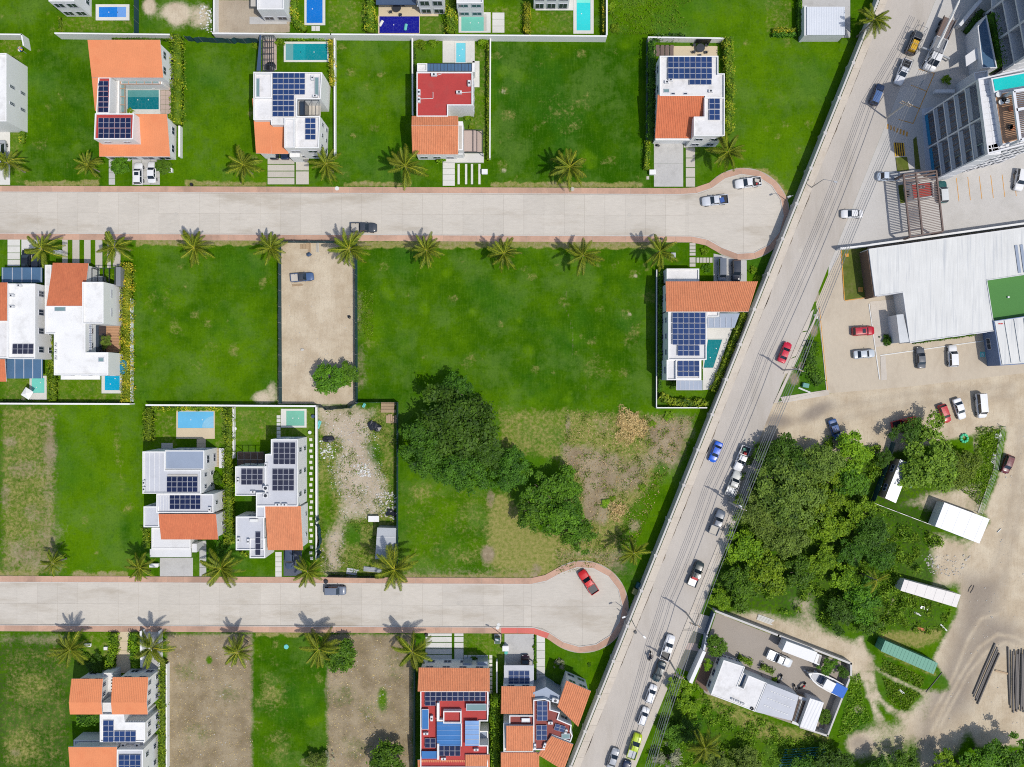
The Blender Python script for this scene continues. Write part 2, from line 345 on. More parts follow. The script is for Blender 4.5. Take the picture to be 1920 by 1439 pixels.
for u0, v0, u1, v1, n in ((50, 75, 175, 335, 14), (345, 80, 478, 335, 10), (632, 80, 770, 335, 12), (925, 80, 1200, 335, 30), (255, 465, 518, 750, 30), (672, 470, 950, 700, 26), (955, 470, 1225, 755, 34), (1380, 80, 1560, 300, 16), (110, 765, 265, 1070, 16), (480, 1200, 610, 1435, 16), (0, 0, 100, 60, 6), (750, 890, 900, 1070, 14)):
    for i in range(n):
        r_ = gl.uniform(4, 20); spot(gl.uniform(u0, u1), gl.uniform(v0, v1), r_*gl.uniform(.6, 1.3), r_*gl.uniform(.6, 1.3), gl.choice(('dry', 'dry', 'lush')), gl.uniform(.22, .46), gl.uniform(0, 180))
for P in ([(930, 330), (990, 250), (1100, 180), (1190, 90)], [(260, 740), (330, 640), (420, 560), (510, 470)], [(960, 740), (1040, 650), (1150, 600), (1225, 520)], [(690, 740), (720, 620), (700, 500)], [(1400, 300), (1440, 200), (1500, 120), (1590, 90)], [(60, 330), (100, 220), (80, 90)]): trail(P, 4, 'dry', .40, 5)
# the rubble plot
paint(R4(594, 762, 744, 1082), 'grey', .30, 4)
paint(R4(594, 762, 744, 1082), 'dry', .5, 4); paint([(605, 768), (700, 770), (690, 830), (728, 920), (705, 965), (650, 970), (625, 890), (640, 830), (605, 810)], 'sand', .84, 14)
paint([(600, 765), (670, 772), (680, 820), (620, 815)], 'sand', .72, 12); paint([(605, 1010), (640, 960), (650, 1000), (640, 1078), (605, 1080)], 'sand', .68, 10); paint(R4(660, 900, 705, 960), 'sand', .62, 14)
spot(660, 808, 16, 14, 'sand', .9); spot(700, 855, 20, 26, 'dry', .1); spot(612, 960, 14, 60, 'dry', .3); spot(660, 1000, 20, 24, 'dry', .2)
paint(R4(262, 0, 400, 62), 'sand', .45, 10); spot(330, 25, 26, 24, 'sand', .95); spot(280, 10, 14, 18, 'sand', .9); spot(375, 30, 24, 26, 'sand', .62); paint(R4(262, 40, 310, 70), 'sand', .1, 10); paint(R4(400, 0, 543, 62), 'sand', .95, 2); paint(R4(400, 0, 543, 62), 'grey', .5, 3)
# the rough field beside the avenue wall
paint([(930, 762), (1060, 766), (1055, 870), (1000, 860), (930, 850)], 'dry', .52, 8); paint([(1058, 766), (1300, 780), (1285, 870), (1180, 960), (1150, 1080), (1000, 1085), (1050, 900)], 'dry', .6, 8)
paint([(1052, 832), (1100, 838), (1150, 860), (1160, 900), (1140, 940), (1120, 980), (1092, 980), (1090, 900), (1060, 880)], 'soil', .92, 10)
paint([(1190, 785), (1305, 780), (1285, 860), (1265, 885), (1215, 860)], 'soil', .78, 14); paint([(1140, 850), (1225, 860), (1215, 920), (1160, 940)], 'soil', .70, 14); paint([(1110, 780), (1150, 775), (1160, 830), (1110, 835)], 'soil', .5, 14); spot(1190, 985, 20, 18, 'soil', .55); spot(1130, 960, 18, 40, 'soil', .6)
paint([(1240, 850), (1285, 860), (1225, 1000), (1195, 1060), (1215, 950)], 'dry', .05, 8); paint([(900, 930), (950, 925), (1000, 990), (1035, 1010), (1020, 1080), (900, 1070)], 'dry', .9, 10)
spot(915, 1040, 18, 24, 'soil', .85); spot(960, 960, 26, 24, 'soil', .35); paint([(1040, 1030), (1180, 1020), (1190, 1080), (1150, 1090), (1100, 1050), (1040, 1070)], 'soil', .55, 12); spot(920, 935, 12, 30, 'soil', .6); spot(1006, 1068, 14, 16, 'soil', .7)
paint(R4(745, 895, 920, 1075), 'dry', .30, 12); spot(790, 925, 26, 22, 'dry', .5); spot(880, 960, 26, 30, 'dry', .42); spot(870, 1040, 40, 20, 'dry', .45); paint(R4(745, 1060, 1000, 1086), 'soil', .45, 10); spot(1065, 800, 8, 40, 'soil', .6)
# avenue side: plaza edges, dirt side street and yard
paint([(1440, 757), (1560, 735), (1600, 712), (2200, 640), (2200, 800), (1900, 800), (1830, 815), (1400, 905)], 'sand', .95, 5)
paint([(1892, 790), (2200, 790), (2200, 1400), (1830, 1400), (1790, 1300), (1750, 1235), (1795, 1150), (1800, 1100), (1815, 1030), (1856, 978), (1848, 962), (1876, 880)], 'sand', .95, 5)
paint([(1725, 1380), (1745, 1300), (1790, 1290), (1830, 1340), (1800, 1400), (1760, 1450), (1720, 1450)], 'sand', .9, 8)
for P in ([(1810, 1080), (1880, 1085), (1870, 1140), (1830, 1190), (1800, 1250), (1760, 1330), (1745, 1400), (1715, 1400), (1735, 1330), (1775, 1250), (1800, 1160)], [(1760, 1300), (1850, 1150), (1900, 1170), (1920, 1200), (1850, 1230), (1815, 1330), (1770, 1360)]): paint(P, 'grey', .85, 12)
for P, w in (([(1735, 1400), (1768, 1330), (1800, 1270), (1835, 1215), (1870, 1190), (1905, 1195), (1960, 1230)], 5), ([(1750, 1390), (1780, 1330), (1815, 1265), (1850, 1222), (1885, 1205), (1930, 1222)], 4), ([(1745, 1345), (1790, 1265), (1815, 1200), (1840, 1160), (1880, 1150)], 4)): trail(P, w, 'grey', .1, 3)
for P, w in (([(1860, 1080), (1885, 1000), (1905, 900), (1915, 800)], 6), ([(1880, 1090), (1902, 1000), (1922, 900)], 6), ([(1560, 765), (1700, 740), (1900, 725)], 5), ([(1560, 790), (1700, 758), (1900, 742)], 5)): trail(P, w, 'grey', .45, 6)
for u, v, a, b, r in ((1530, 772, 44, 16, -28), (1455, 790, 40, 16, 0), (1440, 835, 36, 22, -30), (1545, 490, 24, 9, -35), (1528, 555, 10, 14, 0)): spot(u, v, a, b, 'grey', .9, r); spot(u, v, a, b, 'sand', .95, r)
paint([(1345, 1150), (1420, 1145), (1520, 1170), (1600, 1200), (1640, 1230), (1605, 1280), (1580, 1245), (1340, 1155)], 'sand', .74, 8); paint([(1480, 1120), (1520, 1110), (1540, 1190), (1500, 1180)], 'sand', .6, 12)
trail([(1614, 1195), (1618, 1240), (1622, 1270), (1630, 1305), (1648, 1345), (1668, 1385)], 9, 'sand', .86, 5); trail([(1630, 1235), (1634, 1270), (1644, 1305), (1668, 1330), (1700, 1345)], 8, 'sand', .84, 5); trail([(1636, 1250), (1680, 1275), (1735, 1300)], 7, 'sand', .78, 4); trail([(1630, 1190), (1640, 1170)], 14, 'sand', .6, 6); spot(1650, 1380, 30, 26, 'sand', .72); spot(1610, 1330, 14, 12, 'sand', .6)
trail([(1650, 1218), (1700, 1240), (1755, 1265)], 10, 'dry', .8, 6); paint([(1650, 1185), (1770, 1180), (1765, 1200), (1720, 1215), (1650, 1205)], 'dry', .9, 7); trail([(1676, 1122), (1655, 1175)], 4, 'sand', .7, 3)
paint([(1690, 950), (1740, 920), (1840, 905), (1845, 950), (1830, 1000), (1745, 960), (1690, 945)], 'sand', .68, 10); paint([(1745, 1000), (1820, 1015), (1810, 1100), (1750, 1100)], 'sand', .8, 9); spot(1830, 830, 10, 30, 'sand', .55)
paint([(1590, 1355), (1680, 1350), (1720, 1380), (1700, 1439), (1590, 1430)], 'sand', .55, 16); spot(1612, 1395, 26, 18, 'grey', .7); spot(1612, 1395, 30, 22, 'sand', .9)
paint([(1690, 1345), (1740, 1300), (1740, 1400), (1690, 1380)], 'sand', .8, 12)
for P in ([(1300, 1310), (1420, 1390), (1560, 1400), (1560, 1375), (1450, 1350), (1330, 1290)],): paint(P, 'dry', .6, 8)
paint([(1255, 1310), (1560, 1400), (1600, 1439), (1215, 1439)], 'rough', .5, 10); paint([(1400, 830), (1660, 800), (1760, 920), (1760, 1190), (1650, 1180), (1330, 1140)], 'rough', .9, 10)
paint([(1660, 800), (1900, 790), (1860, 950), (1700, 940)], 'lush', .25, 10); paint([(1640, 980), (1760, 980), (1780, 1180), (1650, 1190)], 'lush', .1, 10)
for u, v, a, b in ((1470, 690, 26, 40), (1480, 640, 10, 30), (1512, 560, 8, 10)): spot(u, v, a, b, 'sand', .62)
for u, v, a, b in ((1490, 712, 12, 16), (1503, 690, 10, 14), (1526, 620, 10, 16)): spot(u, v, a, b, 'soil', .8)

nx, ny = len(gx), len(gy)
me = bpy.data.meshes.new('ground'); me.vertices.add(nx*ny)
co = np.stack([GX, GY, np.zeros_like(GX)], -1).reshape(-1).astype(np.float32); me.vertices.foreach_set('co', co)
idx = np.arange(nx*ny).reshape(ny, nx); q = np.stack([idx[:-1, :-1], idx[:-1, 1:], idx[1:, 1:], idx[1:, :-1]], -1).reshape(-1)
nq = (nx-1)*(ny-1); me.loops.add(nq*4); me.polygons.add(nq); me.loops.foreach_set('vertex_index', q.astype(np.int32))
me.polygons.foreach_set('loop_start', np.arange(0, nq*4, 4, dtype=np.int32)); me.polygons.foreach_set('loop_total', np.full(nq, 4, np.int32))
for k, A in CH.items():
    at = me.attributes.new(k, 'FLOAT', 'POINT'); at.data.foreach_set('value', A.reshape(-1).astype(np.float32))
me.update(); me.validate()
m, t, b = newmat('ground'); P_ = node(t, 'ShaderNodeNewGeometry').outputs['Position']
def A_(k): return node(t, 'ShaderNodeAttribute', attribute_name=k).outputs['Fac']
nb = noise(t, P_, .045, 3); nm = noise(t, P_, .28, 5, .6, (5, 1, 0)); nf = noise(t, P_, 1.7, 6, .7, (9, 2, 0)); nt_ = noise(t, P_, 6, 4, .7, (2, 8, 0)); ns = noise(t, P_, .55, 6, .68, (31, 12, 0))
st = noise(t, P_, 1.2, 3, .6, (7, 7, 0), (3.0, .25, 1))
ng = noise(t, P_, 2.6, 8, .82, (4, 19, 0)); nw = noise(t, P_, .11, 5, .62, (51, 3, 0)); n9 = noise(t, P_, .8, 6, .7, (13, 44, 0)); st2 = noise(t, P_, 1.0, 4, .65, (17, 7, 0), (.22, 3.2, 1))
base_ = mth(t, 'ADD', mth(t, 'ADD', mth(t, 'MULTIPLY', nb, .7), mth(t, 'MULTIPLY', nm, .8)), mth(t, 'MULTIPLY', A_('lush'), .50))
g0 = mixc(t, sstep(t, base_, .42, 1.06), C3(46, 92, 4), C3(94, 134, 8))
g0 = mixc(t, mth(t, 'MULTIPLY', sstep(t, mth(t, 'ADD', nw, mth(t, 'MULTIPLY', mth(t, 'SUBTRACT', n9, .5), .5)), .46, .66), .50), g0, C3(104, 136, 58))     # thin, paler turf
g0 = mixc(t, mth(t, 'MULTIPLY', sstep(t, noise(t, P_, .07, 4, .6, (71, 23, 0)), .50, .68), .45), g0, C3(54, 108, 28))
g0 = mixc(t, mth(t, 'MULTIPLY', sstep(t, n9, .50, .72), .40), g0, C3(40, 84, 6))
g0 = mixc(t, mth(t, 'MULTIPLY', sstep(t, st, .46, .74), .20), g0, C3(108, 146, 44)); g0 = mixc(t, mth(t, 'MULTIPLY', sstep(t, st2, .50, .75), .09), g0, C3(112, 146, 60))
g0 = mixc(t, mth(t, 'MULTIPLY', sstep(t, ng, .50, .70), .55), g0, C3(28, 66, 2)); g0 = mixc(t, mth(t, 'MULTIPLY', sstep(t, ng, .46, .30), .45), g0, C3(132, 164, 66))
g0 = mixc(t, mth(t, 'MULTIPLY', sstep(t, noise(t, P_, 1.1, 4, .7, (91, 5, 0)), .66, .80), .5), g0, C3(158, 156, 96))
rg = mth(t, 'MULTIPLY', A_('rough'), sstep(t, nf, .38, .62)); g0 = mixc(t, rg, g0, C3(70, 90, 40))
def msk(ch, n, amp=.75): return sstep(t, mth(t, 'ADD', ch, mth(t, 'MULTIPLY', mth(t, 'SUBTRACT', n, .5), amp)), .26, .74)
n_a = mth(t, 'ADD', mth(t, 'MULTIPLY', ns, .45), mth(t, 'MULTIPLY', nf, .55)); n_b = mth(t, 'ADD', mth(t, 'MULTIPLY', nm, .4), mth(t, 'MULTIPLY', nf, .6))
dryc = mixc(t, sstep(t, nf, .3, .7), C3(124, 136, 58), C3(172, 160, 100)); dryc = mixc(t, mth(t, 'MULTIPLY', sstep(t, nt_, .5, .8), .5), dryc, C3(98, 126, 42))
soilc = mixc(t, sstep(t, nm, .3, .7), C3(146, 130, 104), C3(178, 162, 134)); soilc = mixc(t, mth(t, 'MULTIPLY', sstep(t, nt_, .45, .8), .45), soilc, C3(112, 104, 76))
sandc = mixc(t, sstep(t, nm, .3, .7), C3(201, 183, 156), C3(223, 208, 182)); sandc = mixc(t, mth(t, 'MULTIPLY', sstep(t, nf, .5, .8), .4), sandc, C3(170, 152, 126))
sandc = mixc(t, mth(t, 'MULTIPLY', sstep(t, ng, .50, .72), .5), sandc, C3(158, 140, 112)); sandc = mixc(t, mth(t, 'MULTIPLY', sstep(t, st, .52, .72), .35), sandc, C3(180, 160, 132)); soilc = mixc(t, mth(t, 'MULTIPLY', sstep(t, ng, .50, .72), .6), soilc, C3(104, 92, 68)); soilc = mixc(t, mth(t, 'MULTIPLY', sstep(t, n9, .56, .72), .5), soilc, C3(198, 184, 156)); dryc = mixc(t, mth(t, 'MULTIPLY', sstep(t, ng, .5, .72), .5), dryc, C3(80, 92, 34))
sandc = mixc(t, A_('grey'), sandc, mixc(t, nf, C3(134, 122, 110), C3(174, 162, 148)))
col = mixc(t, msk(A_('dry'), n_a, 1.5), g0, dryc); col = mixc(t, msk(A_('soil'), n_b, 1.3), col, soilc); col = mixc(t, msk(A_('sand'), n_b, 1.1), col, sandc)
t.links.new(col, b.inputs['Base Color']); b.inputs['Roughness'].default_value = .95; b.inputs['Specular IOR Level'].default_value = .0
bp = node(t, 'ShaderNodeBump'); bp.inputs['Strength'].default_value = .55; bp.inputs['Distance'].default_value = .12
t.links.new(mth(t, 'ADD', nf, mth(t, 'MULTIPLY', nt_, .6)), bp.inputs['Height']); t.links.new(bp.outputs[0], b.inputs['Normal'])
me.materials.append(m); tag(link('ground', me), kind='structure')

# ---------------------------------------------------------------- roads and pavements
def paving(name, rgb, joints, rot, wear, dirtc, var=.05, tracks=None):
    """poured concrete: broom texture, stained patches, tyre-darkened lanes that belong to the surface"""
    m = M(name, rgb, .92, var=var, vs_=.18, fine=.08, fs=2.2, dirt=wear, dirtc=dirtc, dscale=.16, orand=.04, squash=(.4, 1.6, 1)); return name
paving('roadslab', (214, 206, 193), 0, 0, .95, (190, 179, 162)); M('joint', (188, 180, 168), .95)
M('pink', (208, 168, 144), .92, var=.10, vs_=.3, fine=.10, fs=3, dirt=.85, dirtc=(172, 140, 120), dscale=.18, orand=.09); M('pinkred', (226, 120, 108), .9, fine=.06)
M('kerb', (214, 208, 200), .9, fine=.06)
def arc(cx, cy, r, a0, a1, n): return [(cx+r*math.cos(rad(a0+(a1-a0)*i/n)), cy-r*math.sin(rad(a0+(a1-a0)*i/n))) for i in range(n+1)]
ROADS = [
    ('upper', [(-120, 361), (1290, 366), (1316, 363), (1336, 354)]+arc(1394, 402, 74, 125, -125, 40)+[(1336, 452), (1316, 445), (1296, 442.5), (-120, 436.5)], 361.2, 436.8, 1290, .0043),
    ('lower', [(-120, 1092), (996, 1096.5), (1020, 1093), (1036, 1085)]+arc(1092, 1138, 74, 125, -125, 40)+[(1036, 1189), (1018, 1179), (998, 1175.5), (-120, 1170.5)], 1092.4, 1170.8, 996, .0042)]
def offs(P, d):
    out = []
    for i in range(len(P)):
        a = Vector(P[max(i-1, 0)]); c = Vector(P[min(i+1, len(P)-1)]); n = Vector((c.y-a.y, -(c.x-a.x))).normalized()
        out.append((P[i][0]+n.x*d, P[i][1]+n.y*d))
    return out
def resample(P, step):
    out = [P[0]]; acc = 0
    for a, b in zip(P, P[1:]):
        L = math.hypot(b[0]-a[0], b[1]-a[1]); d = step-acc
        while d <= L:
            out.append((a[0]+(b[0]-a[0])*d/L, a[1]+(b[1]-a[1])*d/L)); d += step
        acc = L-(d-step)
    return out
for nm_, P, ya, yb, xe, k in ROADS:
    rd = MB().prism(poly(P), -.3, .012).build('road', 'joint'); tag(rd, kind='structure')
    L = 38.0; x = -120
    while x < xe-2:
        x1 = min(x+L, xe); ym = lambda xx, f: ya+k*xx+(yb-ya)*f
        for f0, f1 in ((0, .5), (.5, 1)):
            q = [(x+.15, ym(x, f0)+.15), (x1-.15, ym(x1, f0)+.15), (x1-.15, ym(x1, f1)-.15), (x+.15, ym(x, f1)-.15)]
            MB().prism(poly(q), .0, .03).build('road_slab', 'roadslab', rd)
        x = x1
    head = [p for p in P if p[0] >= xe-.1]; head = [(xe+.2, ya+k*xe+.2)]+[p for p in head[0:]]+[(xe+.2, yb+k*xe-.2)]
    # round end in four sectors
    cx, cy = (1394, 402) if nm_ == 'upper' else (1092, 1138); ym = (ya+yb)/2+k*xe
    top = [p for p in head if p[1] < cy]; bot = [p for p in head if p[1] >= cy]
    for H, s in ((top, -1), (bot, 1)):
        for lo, hi in ((xe, cx), (cx, 2000)):
            Q = [p for p in H if lo-.1 <= p[0] <= hi+.1]
            if lo == xe: Q = ([(xe+.2, cy+.15*s)]+Q+[(cx-.15, cy+s*73.9), (cx-.15, cy+.15*s)]) if s < 0 else ([(cx-.15, cy+.15*s), (cx-.15, cy+s*73.9)]+Q+[(xe+.2, cy+.15*s)])
            else: Q = ([(cx+.15, cy+.15*s), (cx+.15, cy+s*73.9)]+Q+[(cx+73.8, cy+.15*s)]) if s < 0 else ([(cx+73.8, cy+.15*s)]+Q+[(cx+.15, cy+s*73.9), (cx+.15, cy+.15*s)])
            MB().prism(poly(Q), .0, .03).build('road_slab', 'roadslab', rd)
    sw = tag(MB().ring(poly(P), poly(offs(P, 12.6)), -.3, .10).build('sidewalk', 'joint'), kind='structure')
    Rs = resample(P, 31.0); Ro = offs(Rs, 12.4); Ri = offs(Rs, 1.6)
    for i in range(len(Rs)-1):
        a, b_, c, d = Ri[i], Ri[i+1], Ro[i+1], Ro[i]; g_ = .012
        q = [(a[0]+(b_[0]-a[0])*g_, a[1]+(b_[1]-a[1])*g_), (b_[0], b_[1]), (c[0], c[1]), (d[0]+(c[0]-d[0])*g_, d[1]+(c[1]-d[1])*g_)]
        red = nm_ == 'lower' and 955 < (a[0]+b_[0])/2 < 1034 and a[1] > 1150
        MB().prism(poly(q), .05, .125).build('paving_slab', 'pinkred' if red else 'pink', sw)
        MB().prism(poly([offs(Rs, 0)[i], offs(Rs, 0)[i+1], offs(Rs, 1.5)[i+1], offs(Rs, 1.5)[i]]), -.05, .13).build('kerbstone', 'kerb', sw)
# avenue, its pavements, plaza and parking
def WX(v): return 1607-.401*(v-105)            # outer top edge of the long wall
def sheet(name, P, mat, z, kind='structure'): return tag(MB().prism(poly(P), -.25, z).build(name, mat), kind=kind)
M('avenue', (202, 194, 184), .92, var=.06, vs_=.12, fine=.05, fs=2, dirt=.5, dirtc=(176, 166, 152), dscale=.10, squash=(1.6, .35, 1))
M('plaza', (208, 204, 198), .92, var=.06, vs_=.15, fine=.05, fs=2, dirt=.5, dirtc=(190, 186, 178), dscale=.2)
M('parking', (208, 194, 172), .92, var=.06, vs_=.15, fine=.06, fs=2, dirt=.55, dirtc=(186, 170, 148), dscale=.25, squash=(1, .5, 1))
M('avewalk', (214, 204, 190), .92, var=.05, vs_=.2, fine=.07, fs=2.5, dirt=.5, dirtc=(190, 176, 158), dscale=.3, orand=.03)
M('gutter', (132, 118, 100), .95, var=.2, fine=.15, fs=3)
av = sheet('avenue', [(WX(-80)+14, -80), (WX(-80)+105, -80), (WX(1520)+105, 1520), (WX(1520)+14, 1520)], 'avenue', .012)
sheet('plaza', [(WX(-80)+105.2, -80), (2100, -80), (2100, 405), (1920, 424), (1580, 468), (1553, 515), (WX(500)+105.2, 500)], 'plaza', .010)
sheet('parking_ground', [(1553, 515.3), (1580, 468.3), (1640, 462), (2100, 400), (2100, 670), (1920, 700), (1700, 726), (1552, 738), (1545, 690), (1535, 600), (1530, 570)], 'parking', .011)
aw = tag(MB().prism(poly([(WX(-80)+1, -80), (WX(-80)+15, -80), (WX(1520)+15, 1520), (WX(1520)+1, 1520)]), -.2, .09).build('avenue_sidewalk', 'joint'), kind='structure')
v = -80
while v < 1500:
    MB().prism(poly([(WX(v)+1, v), (WX(v)+15.2, v), (WX(v+30)+15.2, v+29.7), (WX(v+30)+1, v+29.7)]), .05, .12).build('paving_slab', 'avewalk', aw); v += 30
gs = MB()
for i in range(60):                                    # silt lying along the gutter in broken streaks
    v0 = random.uniform(60, 1400); L_ = random.uniform(8, 45); w0 = random.uniform(.5, 2.2)
    gs.prism(poly([(WX(v0)+15.6, v0), (WX(v0+L_/2)+15.6+w0, v0+L_/2), (WX(v0+L_)+15.6, v0+L_)]), .0, .022)
tag(gs.build('gutter_silt', 'gutter'), 'dark silt in broken streaks along the avenue gutter', 'silt', kind='stuff')
def KX(v): return WX(v)+105
ew = tag(MB().prism(poly([(KX(872), 872), (KX(872)+18, 868), (KX(1182)+20, 1182), (KX(1182), 1182)]), -.2, .09).build('roadside_pavement', 'joint'), kind='structure')
v = 872
while v < 1175:
    MB().prism(poly([(KX(v)+.3, v), (KX(v)+18, v-2), (KX(v+28)+18, v+25.5), (KX(v+28)+.3, v+27.5)]), .05, .12).build('paving_slab', 'avewalk', ew); v += 28
ew2 = tag(MB().prism(poly([(KX(1182), 1182.2), (KX(1182)+20, 1182.2), (KX(1300)+15, 1300), (KX(1500)+14, 1500), (KX(1500), 1500)]), -.2, .115).build('roadside_pavement', 'avewalk'), kind='structure')
# ---------------------------------------------------------------- foliage
def leafmesh(name, Cn, Nn, S, T, mats, asp=.55, rng=RNG, extra=None):
    """many small pointed leaf clumps: centres, facing, size and tint arrays -> one mesh"""
    n = len(Cn); Nn = Nn/np.maximum(np.linalg.norm(Nn, axis=1, keepdims=True), 1e-6)
    r = rng.normal(size=(n, 3)); X = np.cross(Nn, r); X /= np.maximum(np.linalg.norm(X, axis=1, keepdims=True), 1e-6); Y = np.cross(Nn, X)
    S = S[:, None]; a = asp*S
    V = np.stack([Cn-X*S, Cn-Y*a-X*S*.1+Nn*S*.12, Cn+X*S, Cn+Y*a+X*S*.1+Nn*S*.12], 1).reshape(-1, 3)
    me = bpy.data.meshes.new(name); ev = extra.V if extra else []; ef = extra.F if extra else []
    nv = len(V)+len(ev); me.vertices.add(nv)
    co = np.concatenate([V, np.array(ev, float).reshape(-1, 3)]) if ev else V
    me.vertices.foreach_set('co', co.astype(np.float32).reshape(-1))
    loops = np.arange(4*n); tot = [4]*n
    if ef: loops = np.concatenate([loops, np.array([i+4*n for f in ef for i in f])]); tot = tot+[len(f) for f in ef]
    tot = np.array(tot, np.int32); me.loops.add(len(loops)); me.polygons.add(len(tot)); me.loops.foreach_set('vertex_index', loops.astype(np.int32))
    me.polygons.foreach_set('loop_start', np.concatenate([[0], np.cumsum(tot)[:-1]]).astype(np.int32)); me.polygons.foreach_set('loop_total', tot)
    at = me.attributes.new('tint', 'FLOAT', 'POINT'); tv = np.concatenate([np.repeat(T, 4), np.full(len(ev), .3)]); at.data.foreach_set('value', tv.astype(np.float32))
    for k in mats: me.materials.append(MATS[k])
    if ef: me.polygons.foreach_set('material_index', np.concatenate([np.zeros(n, np.int32), np.ones(len(ef), np.int32)]))
    me.update(); me.validate(); return me
def crown(seed, mat, nl, size, nb=34, flat=.62, core=.55, jag=.35, tuft=15):
    """crown of unit radius around the origin: overlapping leafy boughs, uneven outline, gaps"""
    g = np.random.default_rng(seed); C = []; N = []; T = []
    th = g.uniform(0, 2*np.pi, nb); rr = np.sqrt(g.uniform(.0, 1, nb))*.86; zz = (1-rr**1.9)*flat*g.uniform(.45, 1.0, nb)-.10
    ph = g.uniform(0, 6.28, 4); fr = 1+(jag/.35)*(.20*np.sin(2*th+ph[0])+.14*np.sin(3*th+ph[1])+.10*np.sin(5*th+ph[2]))
    br = g.uniform(.10, .27, nb)*(1.2-.35*rr); bt = g.uniform(0, 1, nb)
    bc = np.stack([rr*fr*np.cos(th), rr*fr*np.sin(th), zz], 1)
    w = br**2; cnt = (w/w.sum()*nl).astype(int)
    for i in range(nb):
        nt_ = max(3, cnt[i]//tuft); d = g.normal(size=(nt_, 3)); d /= np.linalg.norm(d, axis=1, keepdims=True); d[:, 2] = np.abs(d[:, 2])*1.0-.2
        tr = br[i]*(1-core*g.uniform(0, 1, nt_)**1.3)*(1+.20*g.normal(size=nt_)); tc = bc[i]+d*tr[:, None]*np.array([1, 1, .75]); tt = g.uniform(0, .5, nt_); k = g.integers(0, nt_, cnt[i])
        sp = size*1.15; C.append(tc[k]+g.normal(size=(cnt[i], 3))*np.array([sp, sp, sp*.6])); N.append(d[k]*.8+np.array([0, 0, .75])+g.normal(size=(cnt[i], 3))*.5)
        T.append(np.clip(bt[i]*.35+tt[k]+g.uniform(-.1, .35, cnt[i]), 0, 1))
    C = np.concatenate(C); N = np.concatenate(N); T = np.concatenate(T)
    S = size*g.uniform(.6, 1.4, len(C)); return leafmesh('crown', C, N, S, T, [mat], rng=g)
CROWNS = {}
def get_crown(kind, i):
    k = (kind, i % 4)
    if k not in CROWNS:
        sp = {'big': ('leafdark', 12000, .042, 60), 'mid': ('leaf', 5200, .058, 34), 'small': ('leaf', 2200, .085, 18), 'olive': ('leafolive', 7000, .040, 36),
              'bright': ('leafbright', 5200, .055, 34), 'feather': ('leaffeather', 11000, .046, 60), 'grey': ('leafgrey', 2500, .05, 24), 'bush': ('leafbright', 1500, .10, 14), 'dark': ('leafdark', 6500, .05, 38), 'ball': ('leaf', 3600, .075, 40), 'wood': ('leafolive', 11000, .040, 70)}[kind]
        CROWNS[k] = crown(sum(map(ord, kind))*7+i % 4, sp[0], sp[1], sp[2], sp[3], jag=.06 if kind == 'ball' else .35)
    return CROWNS[k]
TRUNKS = {}
def trunkmesh(i):
    if i not in TRUNKS:
        g = random.Random(50+i); mb = MB(); mb.tube([(0, 0, 0), (.02, .01, .5), (-.01, .03, 1)], [.10, .075, .06], 8)
        for k in range(5):
            a = k*1.2566+g.uniform(-.4, .4); r = g.uniform(.45, .8)
            mb.tube([(0, .02, .75), (math.cos(a)*r*.5, math.sin(a)*r*.5, 1.05), (math.cos(a)*r, math.sin(a)*r, 1.28)], [.05, .032, .014], 6)
        TRUNKS[i] = mb.mesh('trunk', 'bark', True)
    return TRUNKS[i]
_ti = [0]
def tree(u, v, r, label, kind='mid', th=None, zs=None, name='tree', cat='tree', group=None, stretch=1.0, rot=None):
    """u,v = crown centre on the survey, r crown radius in survey units, th trunk height in metres"""
    _ti[0] += 1; i = _ti[0]; R = r*.1; th = th if th is not None else min(3.2, .25*R+.9); zc = th+R*.25
    p = G(u, v, zc); t = thing(name, label, cat, (p.x, p.y, 0), group, rot if rot is not None else random.uniform(0, 6.28))
    c = link('crown', get_crown(kind, i), t); c.location = (0, 0, th+R*.12); c.scale = (R*stretch, R/stretch, R*(zs or .72)); c.rotation_euler = (0, 0, 0)
    k = link('trunk', trunkmesh(i % 4), t); s = th/.85; k.scale = (R*.75, R*.75, s); return t
